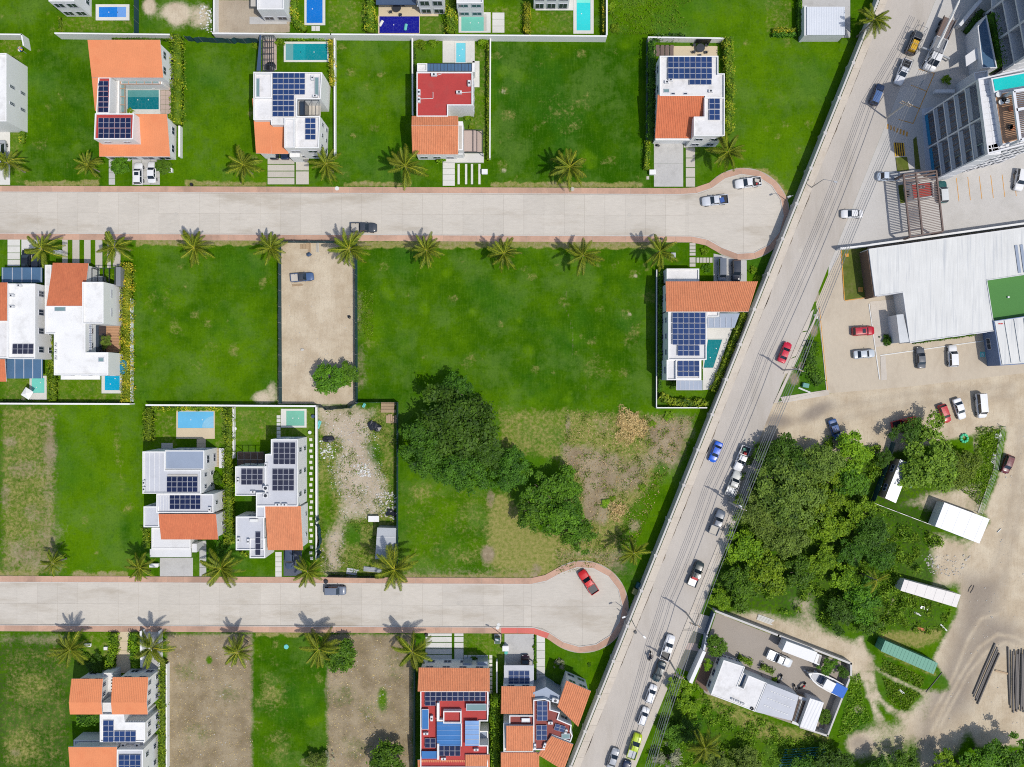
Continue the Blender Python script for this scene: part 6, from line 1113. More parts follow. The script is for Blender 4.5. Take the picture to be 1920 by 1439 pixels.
POLES = [((1661, 222), 'utility pole with insulators in the shade of the apartment block'), ((1468, 694), 'utility pole at the grassy traffic triangle'), ((1366, 941), 'utility pole with transformer beside the parked pickups'), ((1286, 1149), 'utility pole in front of the pale corner forecourt'), ((1256, 1240), 'thin pole at the gravel forecourt of the boat compound')]
PH = 8.0; tops = []
for i, ((u, v), l) in enumerate(POLES):
    p = G(u, v); t = thing('utility_pole', l, 'pole', (p.x, p.y, 0), 'utility poles along the avenue'); MB().tube([(p.x, p.y, 0), (p.x, p.y, PH+.6)], [.17, .11], 8).build('pole', 'concrete', t); d = Vector((.93, -.37, 0)).normalized(); tops.append(Vector((p.x, p.y, PH)))
    for z in (PH, PH-.7):
        MB().bar(Vector((p.x, p.y, z))-d*1.1, Vector((p.x, p.y, z))+d*1.1, .10).build('crossarm', 'wood', t)
        for k in range(4): q = Vector((p.x, p.y, z))+d*(-1.0+k*.66); MB().cyl(q.x, q.y, z+.05, z+.28, .06, 6).build('insulator', 'paintw', t)
    if i == 2: MB().cyl(p.x+.35, p.y, PH-2.6, PH-1.6, .30, 12).build('transformer', 'galv', t)
line = [G(1752, 60)+Vector((0, 0, PH))]+tops+[G(1180, 1490)+Vector((0, 0, PH))]
dv = Vector((.93, -.37, 0)).normalized(); cu = thing('power_lines', 'bundle of parallel overhead cables running along the avenue', 'cables', (tops[2].x, tops[2].y, 0))
for k in range(7):
    off = dv*(-1.0+k*.34); zz = (.28, .28, .28, .28, -.42, -.42, -1.4)[k]; pts = []
    for a, b in zip(line, line[1:]):
        for s in range(8): t_ = s/8; p = a.lerp(b, t_); p.z = PH+zz-.9*4*t_*(1-t_)*(b-a).length/40; pts.append(p+off)
    MB().tube(pts, .034 if k < 6 else .06, 4, caps=False).build('cable', 'greymetal', cu)
for i, (u, v, c) in enumerate(((1198, 1097, 'tealbin'), (1191, 1108, 'tealbin2'))):
    M('tealbin', (26, 92, 104), .5); M('tealbin2', (150, 150, 90), .6); p = G(u, v); t = thing('waste_container', ('teal waste container in the wall shadow by the turning circle', 'olive lidded waste container next to the teal one')[i], 'waste bin', (p.x, p.y, 0), None, rad(-22)); link('bin_body', MB().box(-.6, -.5, .15, .6, .5, 1.1).mesh('bin_body', c), t); link('lid', MB().box(-.64, -.54, 1.1, .64, .54, 1.2).mesh('lid', c), t)
    for x in (-.5, .5):
        for y in (-.4, .4): link('wheel', MB().tube([(x, y-.04, .08), (x, y+.04, .08)], .08, 8).mesh('wheel', 'tyre'), t)
# ---- traffic triangle
tag(MB().ring(poly([(1537, 575), (1552, 735), (1450, 757)]), poly([(1535, 588), (1549, 733), (1458, 754)]), -.1, .13).build('triangle_kerb', 'avewalk'), kind='structure')
pavers('broken white concrete path across the tip of the traffic triangle', [[(1463, 745), (1552, 731), (1555, 741), (1468, 756)]], 'avewalk', 'footpath', 'path', z=.1); pavers('concrete pavement along the avenue side of the traffic triangle', [[(1520, 585), (1526, 580), (1514, 620), (1503, 622)], [(1502, 624), (1513, 622), (1492, 668), (1482, 672)], [(1481, 674), (1491, 670), (1480, 700), (1468, 702)]], 'avewalk', 'footpath', 'path', z=.1)
hedge([(1524, 640), (1518, 690), (1538, 720)], 24, 1.1, 'rounded green shrubs filling the traffic triangle', 'leaf', 18); hedge([(1500, 700), (1522, 690)], 18, .8, 'low shrubs by the bare soil in the traffic triangle', 'leaf', 16); t = MB().box(-.55, -.4, 0, .55, .4, .7); o = t.build('meter_cabinet', M('minted', (96, 160, 150), .6).name); p = G(1509, 723); o.location = (p.x, p.y, 0); o.rotation_euler = (0, 0, rad(-12)); tag(o, 'mint green cabinet lying in the traffic triangle grass', 'cabinet')
slabpile(1508, 732, 2.4, .3, 2, 'broken white timber lying below the mint cabinet', 'paintw', -22); patio('white-rimmed manhole in the tip of the traffic triangle', (1527, 590, 1533, 598), 'paintw', 'manhole', 'manhole', .1); patio('yellow-rimmed manhole on the corner lawn near the wall', (1584, 476, 1591, 482), 'orangep', 'manhole', 'manhole', .08); patio('yellow-rimmed manhole with grey grate near the brown wall', (1609, 539, 1618, 548), 'orangep', 'manhole', 'manhole', .08)
# ================================================================ white-roofed commercial building
M('metalroof', (226, 226, 222), .6, var=.05, fine=.12, fs=1.3, squash=(4, .16, 1), dirt=.7, dirtc=(186, 190, 194), dscale=.5); M('bluewall', (120, 140, 176), .8, var=.05)
ZB = 3.8
h = House('large white-roofed commercial building with a sunken green turf court', 1770, 540, 'shop building', 'commercial_building')
h.block([(1629, 467), (1965, 420), (1965, 509), (1851, 526), (1863, 602), (1866, 621), (1706, 643), (1693, 549), (1641, 556)], z=ZB, par=.12, roof='metalroof', wall='white2', th=.12); h.win('s', 4, w=2.4, h=1.6); h.win('w', 1)
h.block([(1851, 526), (1965, 509), (1965, 586), (1862, 601)], z=ZB-1.3, par=0, roof='turf', wall='white2'); h.block([(1863, 602), (1965, 587), (1965, 680), (1876, 686)], z=ZB+.2, par=.1, roof='metalroof', wall='bluewall', th=.12); h.win('w', 1, w=2); h.block([(1681, 591), (1693, 590), (1704, 641), (1687, 643)], z=3.6, par=0, roof='galv', wall='white2'); h.block([(1626, 470), (1631, 470), (1643, 557), (1638, 558)], z=3.4, par=0, roof='brown', wall='brown'); h.box('roof_vent', 1890, 556, 1893, 559, 2.4, 2.9, 'white')
for i in range(5): h.part('roof_seam', MB().bar(G(1866+i*18, 604-i*2.5, ZB+.22), G(1880+i*17, 684-i*2.6, ZB+.22), .12, .08), 'paintw')
for i, u in enumerate((1905, 1915)): h.part('roof_light', MB().bar(G(u, 460-i, ZB-.02), G(u+7, 512-i, ZB-.02), .5, .06), 'polycarb')
for i, (u, w) in enumerate(((1873.5, 3), (1878, 4.5), (1884, 1.8))): h.part('red_mark', MB().bar(G(u-w/2, 607.5, ZB+.11), G(u+w/2, 607.2, ZB+.11), .22, .02), 'redp')
patio('rough lawn with two manholes beside the brown end wall', [(1577, 468), (1626, 464), (1630, 556), (1583, 563)], M('lawn', (104, 116, 52), .95, fine=.2, fs=2, var=.2, vs_=.3, dirt=.7, dirtc=(136, 128, 84), dscale=.6, spec=0).name, 'corner_lawn', 'lawn', .03); hedge([(1687, 566), (1690, 588)], 5, .8, 'narrow dark planting along the shop wall', 'leaf'); shrub(1664, 637, 12, 'round dark shrub at the shop corner', 'dark'); hedge([(1712, 644), (1830, 628)], 3, .5, 'thin green strip under the shop window wall', 'leaf', 16)
wall([(1576, 466), (1632, 460)], 2.0, 'white wall end at the corner lawn', th=.25); wall([(1632, 459.5), (1965, 413)], 2.0, 'white wall between the gated parking and the shop', th=.3)
pl = MB()
for a, b in (((1629, 570), (1649, 712)), ((1650, 667), (1855, 638))): pl.bar(G(*a)+Vector((0, 0, .06)), G(*b)+Vector((0, 0, .06)), .16, .1)
tag(pl.build('parking_kerb', 'paintw'), 'white kerb line framing the shop parking bays', 'kerb')
pavers('pale shop forecourt beside the parking bays', [[(1631, 566), (1690, 560), (1700, 640), (1640, 652)], [(1650.5, 669), (1660, 668), (1663, 712), (1652, 714)]], 'avewalk', 'forecourt', 'pavement', z=.07)
yl = MB()
for a, b in (((1583, 563), (1577, 470)), ((1536, 578), (1551, 732)), ((1584, 564), (1628, 558))): yl.bar(G(*a)+Vector((0, 0, .08)), G(*b)+Vector((0, 0, .08)), .14, .12)
tag(yl.build('yellow_kerb', 'orangep'), 'worn yellow painted kerb round the corner lawn and triangle', 'kerb')
sg = thing('parking_symbol', 'cyan wheelchair parking symbol on the shop parking ground', 'road marking', G(1842, 665)); p = G(1842, 665); MB().box(p.x-.5, p.y-.5, 0, p.x+.5, p.y+.5, .016).build('panel', 'cyan', sg); mb = MB(); mb.ring([(p.x+.3*math.cos(a*.52), p.y-.1+.3*math.sin(a*.52)) for a in range(12)], [(p.x+.22*math.cos(a*.52), p.y-.1+.22*math.sin(a*.52)) for a in range(12)], .016, .02); mb.bar((p.x-.05, p.y+.05, .018), (p.x-.05, p.y+.35, .018), .1, .006); mb.bar((p.x-.05, p.y, .018), (p.x+.25, p.y-.25, .018), .09, .006); mb.build('symbol', 'paintw', sg)
# ================================================================ entrance gate
g_ = House('brown slatted entrance canopy over the gated driveway', 1725, 380, 'gate canopy', 'entrance_canopy'); c0, c1, c2, c3 = [G(*q, 4.0) for q in ((1694, 328), (1755, 320), (1768, 434), (1706, 445))]
for k in (0, .38, 1): g_.part('main_beam', MB().bar(c0.lerp(c1, k), c3.lerp(c2, k), .26, .35), 'gatebrown')
for k in (0, .05, .1, 1): g_.part('main_beam', MB().bar(c0.lerp(c3, k), c1.lerp(c2, k), .22, .28), 'gatebrown')
for i in range(33): k = (i+3.6)/37; g_.part('slat', MB().bar(c0.lerp(c3, k), c1.lerp(c2, k), .09, .16), 'gatebrown')
for q in (c0, c1, c2, c3): g_.part('post', MB().box(q.x-.16, q.y-.16, 0, q.x+.16, q.y+.16, 3.8), 'gatebrown')
gh = House('small guard hut with red flat roof under the brown canopy', 1728, 357, 'guard hut', 'guard_hut'); gh.block([(1708, 345), (1748, 341), (1751, 369), (1712, 374)], z=2.9, par=.15, roof='red', wall='white2'); gh.win('w', 1); gh.ac(1727, 352, 2.75)
patio('small strip of lawn beside the guard hut', [(1684, 348), (1694, 346), (1699, 380), (1688, 382)], MATS['lawn'].name, 'lawn_strip', 'lawn', .03)
MB_ = MB()
for i in range(6): MB_.bar(G(1793+i*21.5, 334-i*1.5)+Vector((0, 0, .022)), G(1798+i*21.5, 378-i*2)+Vector((0, 0, .022)), .12, .008)
tag(MB_.build('bay_lines', 'orangep'), 'faded yellow bay lines in the gated parking', 'road marking')
MB_ = MB()
for a, b in (((1752, 138), (1712, 232)), ((1752, 138), (1722, 130)), ((1738, 172), (1708, 160)), ((1724, 204), (1694, 192)), ((1712, 232), (1684, 224))): MB_.bar(G(*a)+Vector((0, 0, .022)), G(*b)+Vector((0, 0, .022)), .14, .008)
tag(MB_.build('bay_lines', 'orangep'), 'yellow kerbside bay lines in the shadow of the apartment block', 'road marking')
zb = thing('crosswalk', 'worn orange crosswalk bars in the shade beside the ramp', 'crosswalk', G(1682, 244))
for i in range(7): a = G(1665+i*6, 233+i*2.4); MB().bar(a+Vector((0, 0, .024)), a+Vector((-.12, -.9, .024)), .32, .008).build('bar', 'orangep', zb)
zb = thing('crosswalk', 'white crosswalk bars at the palm on the avenue corner', 'crosswalk', G(1648, 10))
for i in range(8): a = G(1641+i*.8, 24-i*5); MB().bar(a+Vector((0, 0, .024)), a+Vector((1.4, .12, .024)), .3, .008).build('bar', 'paintw', zb)
sp = thing('speed_ramp', 'yellow and black striped ramp plate at the planter', 'ramp', G(1686, 281))
for i in range(9): a = G(1676.5+i*2.1, 268+i*.1); b = G(1679+i*2.1, 294-i*.2); MB().bar(a+Vector((0, 0, .06)), b+Vector((0, 0, .06)), .2, .1).build('stripe', 'yellow' if i % 2 == 0 else 'blackm', sp)
patio('scrubby planter bed above the small white truck', [(1679, 296), (1700, 295), (1704, 320), (1682, 322)], MATS['lawn'].name, 'planter_bed', 'planter', .15); patio('dark grass wedge beside the shaded ramp', [(1712, 262), (1718, 256), (1726, 318), (1716, 318)], MATS['lawn'].name, 'grass_wedge', 'lawn', .04)
# ================================================================ apartment block at the corner
M('condo', (236, 236, 238), .8, var=.03, fine=.03); M('condotile', (238, 238, 240), .6, var=.03, fine=.06); M('bluestrip', (30, 140, 190), .5)
ZC = 17.0; c_ = House('tall white apartment block with rooftop pool and timber deck', 1800, 250, 'apartment block', 'apartment_block')
P0 = [(1831, 150), (1849, 291), (2000, 252), (2000, 112)]; W0 = poly(P0, ZC); P = W0 if area(W0) > 0 else W0[::-1]
a, b = Vector(W0[0]), Vector(W0[1]); c = Vector(W0[2]); dw = (b-a).normalized(); nw = Vector((dw.y, -dw.x)); nw = nw if nw.x < 0 else -nw; ds = (c-b).normalized(); ns_ = Vector((-ds.y, ds.x)); ns_ = ns_ if ns_.y < 0 else -ns_
core = [tuple(a-nw*2.6), tuple(b-nw*2.6-ns_*2.2), tuple(c-ns_*2.2), W0[3]]; c_.part('core_wall', MB().prism(core, 0, ZC-.4), 'condo')
for i in range(1, 6):
    z = i*ZC/5; c_.part('floor_slab', MB().prism(W0, z-.28, z if i < 5 else z-.02), 'condo')
    z0 = (i-1)*ZC/5
    for k, t_ in enumerate((0, .5, 1)): q = a.lerp(b, t_); q2 = q-nw*2.6; c_.part('fin_wall', MB().bar((q.x+dw.x*(.12 if t_ == 0 else -.12 if t_ == 1 else 0), q.y+dw.y*(.12 if t_ == 0 else -.12 if t_ == 1 else 0), (z0+z-.28)/2), (q2.x, q2.y, (z0+z-.28)/2), .25, z-.28-z0), 'condo')
    for k in range(4):
        p0 = a.lerp(b, (k+.12)/4)-nw*2.58; p1 = a.lerp(b, (k+.88)/4)-nw*2.58; f = c_.part('window', MB().bar((p0.x, p0.y, z0+1.35), (p1.x, p1.y, z0+1.35), .10, 2.5), 'glassdark')
    for k in range(2):
        p0 = a.lerp(b, k/2+.03)-nw*.1; p1 = a.lerp(b, k/2+.47)-nw*.1; c_.part('railing', MB().bar((p0.x, p0.y, z0+.55), (p1.x, p1.y, z0+.55), .05, 1.0), 'polycarb' if i > 1 else 'bluestrip')
        for j in range(5): q = p0.lerp(p1, (j+.5)/5); c_.part('louvre', MB().box(q.x-.05, q.y-.05, z0+1.1, q.x+.05, q.y+.05, z-.3), 'brown') if i < 5 else None
    for k in range(5):
        p0 = b.lerp(c, (k+.15)/5)-ns_*2.18; p1 = b.lerp(c, (k+.85)/5)-ns_*2.18; c_.part('window', MB().bar((p0.x, p0.y, z0+1.35), (p1.x, p1.y, z0+1.35), .10, 2.4), 'glassteal'); q = b.lerp(c, (k+.5)/5); q2 = q-ns_*2.2; c_.part('fin_wall', MB().bar((q.x, q.y, (z0+z-.28)/2), (q2.x, q2.y, (z0+z-.28)/2), .3, z-.28-z0), 'condo')
        p0 = b.lerp(c, k/5+.02)-ns_*.1; p1 = b.lerp(c, k/5+.18)-ns_*.1; c_.part('railing', MB().bar((p0.x, p0.y, z0+.5), (p1.x, p1.y, z0+.5), .06, .9), 'condo')
c_.part('parapet', MB().ring(P, inset(P, .25), ZC-.02, ZC+.5), 'condo')
for i in range(13):
    for j in range(2): q = [a.lerp(b, (i+.07)/13)-nw*(.3+j*1.1), a.lerp(b, (i+.93)/13)-nw*(.3+j*1.1), a.lerp(b, (i+.93)/13)-nw*(1.37+j*1.1), a.lerp(b, (i+.07)/13)-nw*(1.37+j*1.1)]; c_.part('roof_tile', MB().prism([tuple(x) for x in q], ZC, ZC+.06), 'condotile')
for i in range(12):
    q = [b.lerp(c, (i+.07)/12)-ns_*.3, b.lerp(c, (i+.93)/12)-ns_*.3, b.lerp(c, (i+.93)/12)-ns_*1.4, b.lerp(c, (i+.07)/12)-ns_*1.4]; c_.part('roof_tile', MB().prism([tuple(x) for x in q], ZC, ZC+.06), 'condotile')
DP = [(1860, 148), (1880, 272), (2000, 240), (2000, 120)]; c_.part('roof_podium', MB().prism(poly(DP, ZC+1.1), ZC, ZC+1.1), 'condo')
z1 = ZC+1.1
for i in range(22):
    t0, t1 = (i+.03)/22, (i+.97)/22; A_, B_, C_, D_ = [Vector(x) for x in poly([(1866, 178), (1900, 172), (1912, 262), (1880, 270)], z1)]; c_.part('deck_plank', MB().prism([tuple(A_.lerp(D_, t0)), tuple(B_.lerp(C_, t0)), tuple(B_.lerp(C_, t1)), tuple(A_.lerp(D_, t1))], z1, z1+.08), 'deckwood')
pr = [(1900, 172), (1960, 162), (1972, 250), (1912, 264)]; A_, B_, C_, D_ = [G(*q, z1+2.4) for q in pr]
for k in (0, .38, 1): c_.part('pergola_beam', MB().bar(A_.lerp(D_, k), B_.lerp(C_, k), .45, .4), 'condo')
for k in (0, 1): c_.part('pergola_beam', MB().bar(A_.lerp(B_, k), D_.lerp(C_, k), .45, .4), 'condo')
for i in range(26): k = (i+.5)/26; c_.part('pergola_slat', MB().bar(A_.lerp(D_, k)+Vector((0, 0, -.05)), B_.lerp(C_, k)+Vector((0, 0, -.05)), .12, .2), 'brown')
for q in (A_, D_): c_.part('post', MB().box(q.x-.2, q.y-.2, z1, q.x+.2, q.y+.2, z1+2.2), 'condo')
pp_ = poly([(1859, 147), (2000, 120), (2000, 150), (1864, 174)], z1+.3); c_.part('pool_basin', MB().prism(pp_, z1, z1+.22), 'condo'); c_.part('pool_water', MB().prism(inset(pp_, .25), z1+.1, z1+.3), watermat('w_roof', (30, 196, 190)))
for u, v, m in ((1872, 178, 'paintw'), (1877, 192, 'paintw'), (1888, 190, 'paintw'), (1882, 187, 'blackm'), (1896, 204, 'tile'), (1898, 240, 'tile'), (1894, 238, 'blackm')):
    p = G(u, v, z1+.4); t = thing('roof_chair' if m != 'blackm' else 'roof_table', {'paintw': 'white chair at the black table on the rooftop deck', 'tile': 'orange seat cushion on the rooftop timber deck', 'blackm': 'black table on the rooftop timber deck'}[m], 'chair' if m != 'blackm' else 'table', (p.x, p.y, z1+.08), 'rooftop furniture '+m); MB().cyl(p.x, p.y, z1+.4, z1+.5, .45, 10).build('seat' if m != 'blackm' else 'table_top', m, t); MB().cyl(p.x, p.y, z1+.08, z1+.4, .1, 8).build('leg', 'darkmetal', t)
# north wing and entrance ramp
ZN = 13.0; n_ = House('grey wing of the apartment block with ivy wall and stacked balconies', 1860, 60, 'apartment block', 'apartment_wing'); Wn = poly([(1866, -60), (1866, 12), (1888, 128), (2060, 100), (2060, -60)], 4.2); a, b = Vector(Wn[1]), Vector(Wn[2]); dw = (b-a).normalized(); nw = Vector((dw.y, -dw.x)); nw = nw if nw.x < 0 else -nw
n_.part('core_wall', MB().prism([tuple(Vector(Wn[0])-nw*2.4), tuple(a-nw*2.4), tuple(b-nw*2.4), Wn[3], Wn[4]], 0, ZN), 'condo')
for i in range(1, 5):
    z = i*ZN/4; z0 = z-ZN/4; n_.part('floor_slab', MB().prism(Wn, z-.35, z-.01), 'condo')
    for t_ in (0, .5, 1): q = a.lerp(b, t_); q2 = q-nw*2.4; n_.part('fin_wall', MB().bar((q.x, q.y, (z0+z-.35)/2), (q2.x, q2.y, (z0+z-.35)/2), .4, z-.35-z0), 'condo')
    for k in range(2): p0 = a.lerp(b, k/2+.06)-nw*2.38; p1 = a.lerp(b, k/2+.44)-nw*2.38; n_.part('window', MB().bar((p0.x, p0.y, z0+1.4), (p1.x, p1.y, z0+1.4), .1, 2.4), 'glassdark')
n_.part('roof_terrace', MB().prism(inset(Wn, .5), ZN-.02, ZN+.05), 'deckgrey'); n_.part('parapet', MB().ring(Wn if area(Wn) > 0 else Wn[::-1], inset(Wn if area(Wn) > 0 else Wn[::-1], .4), ZN-.02, ZN+.5), 'condo'); n_.block([(1833, 50), (1850, 28), (1870, 128), (1842, 128)], z=4.2, par=.25, roof='glassblue', wall='condo'); n_.block([(1826, 136), (1852, 132), (1857, 200), (1836, 205)], z=6, par=.25, roof='deckgrey', wall='condo')
hedge([(1857, 28), (1866, 80), (1873, 128)], 9, 4.6, 'ivy hanging over the terrace edge of the grey wing', 'leaf', 14); n_.slab([(1810, 105), (1831, 90), (1838, 108), (1812, 125)], z=3.2, t=.2, mat='condo', name='entrance_canopy'); n_.box('planter', 1754, 168, 1790, 174, 0, 1.0, 'condo'); tree(1775, 150, 9, 'small bright plant by the entrance planter', 'bush', .3); wall([(1840, 0), (1800, 48)], 1.6, 'grey kerb wall along the ramp of the apartment block', 'condo', .5); hedge([(1842, 20), (1812, 60)], 14, 1.2, 'dark bushes between ramp wall and terrace', 'leafdark', 12)
patio('bluish paved strip along the foot of the apartment block', [(1728, 205), (1750, 200), (1766, 318), (1736, 330)], 'deckgrey', 'foot_pavement', 'pavement', .05)
# ================================================================ boat compound
M('paver', (172, 162, 150), .92, var=.06, fine=.12, fs=5); M('gravelfront', (120, 120, 108), .95, fine=.3, fs=5, var=.12)
patio('grey-brown paved yard of the boat compound', [(1343, 1150), (1592, 1248), (1594, 1276), (1553, 1381), (1320, 1300), (1312, 1250), (1322, 1215)], 'paver', 'paved_yard', 'yard', .02)
wall([(1341, 1146), (1460, 1192), (1596, 1245), (1596, 1268)], 2.0, 'long grey wall between the boat compound and the sandy strip', 'wallgrey', .3); wall([(1593, 1273), (1552, 1380), (1500, 1364)], 2.0, 'grey end wall behind the blue-sterned boat', 'wallgrey', .25); wall([(1321, 1222), (1295, 1281)], 2.4, 'thick white front wall of the boat compound', 'white', .6); wall([(1340, 1150), (1326, 1190)], 2.0, 'dark sheet gate at the forecourt of the boat compound', 'steelblue', .2, 'gate', 'gate'); wall([(1326, 1192), (1320, 1220)], 2.2, 'blue-grey wall stub beside the round green tree', 'polycarb', .3)
patio('pale concrete corner forecourt below the utility pole', [(1308, 1150), (1338, 1158), (1326, 1192), (1290, 1180), (1286, 1168)], 'avewalk', 'forecourt', 'pavement', .09); patio('dark gravel forecourt strip with a pink slab', [(1288, 1180), (1326, 1193), (1298, 1262), (1264, 1250)], 'gravelfront', 'gravel_strip', 'gravel', .06); patio('pink paved slab crossing the gravel strip', [(1284, 1205), (1308, 1207), (1316, 1222), (1280, 1217)], 'deckpink', 'pink_slab', 'slab', .08); hedge([(1318, 1192), (1311, 1216)], 6, .5, 'small dark grass strip in the gravel forecourt', 'leaf', 14)
patio('brown courtyard floor behind the thick white wall', [(1318, 1240), (1340, 1250), (1326, 1298), (1302, 1282)], 'brown', 'courtyard_floor', 'floor', .05)
h = House('white flat-roofed house of the boat compound with notched roof', 1385, 1285); h.block([(1357, 1238), (1397, 1251), (1383, 1287), (1394, 1292), (1404, 1267), (1438, 1281), (1416, 1335), (1333, 1303)], z=4.0, par=.12, roof='deckwhite', wall='white', th=.15); h.win('w', 3, w=1.2); h.win('n', 3); h.block([(1383.5, 1287), (1394, 1292), (1404, 1267), (1394, 1262)], z=3.0, par=.1, roof='glassblue')
h.block([(1438.5, 1282), (1497, 1305), (1484, 1351), (1417, 1334.5)], z=3.9, par=0, roof='deckgrey', wall='white2')
for j in range(3):
    for i in range(9): p = G(1447+i*5.2-j*6.5, 1297+i*2.1+j*13, 4.02); h.part('roof_light', MB().box(p.x-.14, p.y-.08, 3.98, p.x+.14, p.y+.08, 4.03), 'paintw')
for i in range(3): h.ac(1374+i*9, 1311+i*4, 3.9, -20, .7, .3, .4)
p = G(1410, 1329, 4); h.part('roof_tyre', MB().ring([(p.x+.3*math.cos(a*.5236), p.y+.3*math.sin(a*.5236)) for a in range(12)], [(p.x+.15*math.cos(a*.5236), p.y+.15*math.sin(a*.5236)) for a in range(12)], 3.9, 4.08), 'tyre')
h = House('narrow white-roofed workshop at the end of the boat compound', 1522, 1340, 'workshop', 'workshop'); corr('sheetwhite', (228, 228, 230), 25, .6); h.block([(1519, 1310), (1544, 1318), (1527, 1371), (1500, 1362)], z=3.0, par=0, roof='sheetwhite', wall='white2')
h = House('open rack of long scrap between grey roof and workshop', 1503, 1335, 'rack', 'scrap_rack'); h.block([(1499, 1306), (1516, 1311), (1498, 1361), (1485, 1356)], z=1.6, par=.0, roof='white2', wall='wood')
for i in range(7): h.part('scrap_bar', MB().bar(G(1499+i*2.3, 1312+i*.6, 1.8), G(1487+i*2, 1352+i*.9, 1.8), .14), ('brown', 'darkmetal', 'paintw', 'wood')[i % 4])
slabpile(1542, 1372, 1.6, 1.2, 5, 'white slatted pallet in the back corner of the compound', 'paintw', -20, 'pallet', 'pallet', .15)
tree(1343, 1212, 20, 'round green tree beside the compound front wall', 'ball', 2.2); tree(1328, 1247, 11, 'small bright tree behind the thick white wall', 'bright', 1.6); tree(1552, 1250, 17, 'bushy green tree beside the box truck', 'mid', 1.6); tree(1580, 1260, 14, 'dark bushy tree in the corner by the boat', 'dark', 1.6); tree(1546, 1345, 14, 'round green shrub tree behind the workshop', 'ball', 1.2); hedge([(1385, 1233), (1410, 1244)], 10, 1.2, 'clipped bright hedge in front of the white compound house', 'leafbright', 26); hedge([(1428, 1249), (1450, 1261)], 11, 1.1, 'clipped dull green hedge beside the compound pickup', 'leafolive', 26); shrub(1452, 1275, 6, 'small bright bush by the pink terrace'); pavers('pink terrace beside the notched white roof', [[(1398, 1252), (1412, 1256), (1428, 1268), (1404, 1264)], [(1428, 1262), (1448, 1272), (1444, 1281), (1430, 1274)]], 'deckpink', 'terrace', 'terrace', z=.15)
def frustum(name, pts, z0, z1, mat, parent): return MB().prism(poly(pts, z1), z0, z1).build(name, mat, parent)
def boxthing(name, label, cat, pts, z, mat, z0=.25, ribs=0, group=None, feet=True):
    """container or trailer: ribbed box with corner posts, doors on its short end, standing on skids"""
    P = [G(*p, z) for p in pts]; c = sum(P, Vector())/4; t = thing(name, label, cat, (c.x, c.y, 0), group); Q = [(p.x, p.y) for p in P]; MB().prism(Q, z0, z-.05).build('body', mat, t); MB().prism(inset(Q, -.04), z-.05, z).build('roof', mat, t)
    A, B, C_, D = [Vector((x, y, 0)) for x, y in Q]
    for k in range(ribs):
        s = (k+.5)/ribs
        for a, b in ((A, B), (D, C_)): q = a.lerp(b, s); MB().box(q.x-.05, q.y-.05, z0+.1, q.x+.05, q.y+.05, z-.1).build('rib', mat, t)
        MB().bar(A.lerp(B, s)+Vector((0, 0, z+.015)), D.lerp(C_, s)+Vector((0, 0, z+.015)), .10, .03).build('roof_rib', mat, t)
    e_ = (A-B).normalized()
    for k in (.27, .73): q = A.lerp(D, k)+e_*.03; r_ = (D-A).normalized()*(D-A).length*.22; MB().bar(q-r_+Vector((0, 0, (z0+z)/2)), q+r_+Vector((0, 0, (z0+z)/2)), .06, z-z0-.4).build('door', mat, t)
    for s in (.12, .88): MB().bar(A.lerp(B, s)+Vector((0, 0, z0/2)), D.lerp(C_, s)+Vector((0, 0, z0/2)), .25, z0).build('skid', 'darkmetal', t)
    return t
t = boxthing('box_truck', 'long white box truck along the compound wall', 'truck', [(1475, 1203), (1532, 1224), (1525, 1243), (1467, 1221)], 3.3, 'white', .7); P = [G(*q, 2.3) for q in ((1532.5, 1226), (1541, 1230), (1536, 1248), (1526, 1244))]; MB().prism([(p.x, p.y) for p in P], .6, 2.3).build('cab', 'white', t); P = [G(*q, 2.32) for q in ((1537, 1229), (1541, 1231), (1536.4, 1246), (1532, 1244))]; MB().prism([(p.x, p.y) for p in P], 1.5, 2.33).build('windscreen', 'carglass', t)
for q in ((1480, 1208), (1474, 1222), (1535, 1231), (1530, 1244)): p = G(*q, .4); MB().tube([(p.x-.1, p.y-.15, .4), (p.x+.1, p.y+.15, .4)], .4, 12).build('wheel', 'tyre', t)
M('containerwhite', (250, 250, 250), .5, var=.02, fine=.02); M('trailerpink', (238, 232, 226), .6, var=.04)
boxthing('site_office', 'bright white office container beside the dirt yard', 'container', [(1771, 943), (1855, 974), (1836, 1019), (1754, 987)], 3.0, 'containerwhite', .3, 4); boxthing('trailer', 'long pale trailer across the grass beside the dirt yard', 'trailer', [(1696, 1087.5), (1801, 1116), (1793, 1139), (1689, 1107.5)], 3.0, 'trailerpink', .5, 6); boxthing('shipping_container', 'long green container below the woods', 'container', [(1660, 1202), (1758, 1244), (1750, 1264), (1652, 1221)], 2.9, 'greenbox', .2, 16)
h = House('low white-roofed shack half under the feathery tree', 1680, 905, 'shack', 'shack'); h.block([(1688, 862), (1707, 870), (1679, 943), (1660, 934)], z=3.0, par=0, roof='galv', wall='wood'); h.win('w', 2)
wire_fence([(1640, 944), (1756, 988)], 1.5, 'straight wire fence on concrete kerb below the shack'); wire_fence([(1886, 800), (1872, 880)], 1.5, 'upper stretch of wire fence beside the dirt yard'); wire_fence([(1872, 881), (1842, 964)], 1.5, 'lower stretch of wire fence running to the white office container'); fence([(1640, 944), (1664, 880), (1680, 830)], 1.9, 'teal cloth fence in the shadow behind the shack', 'teal', step=3)
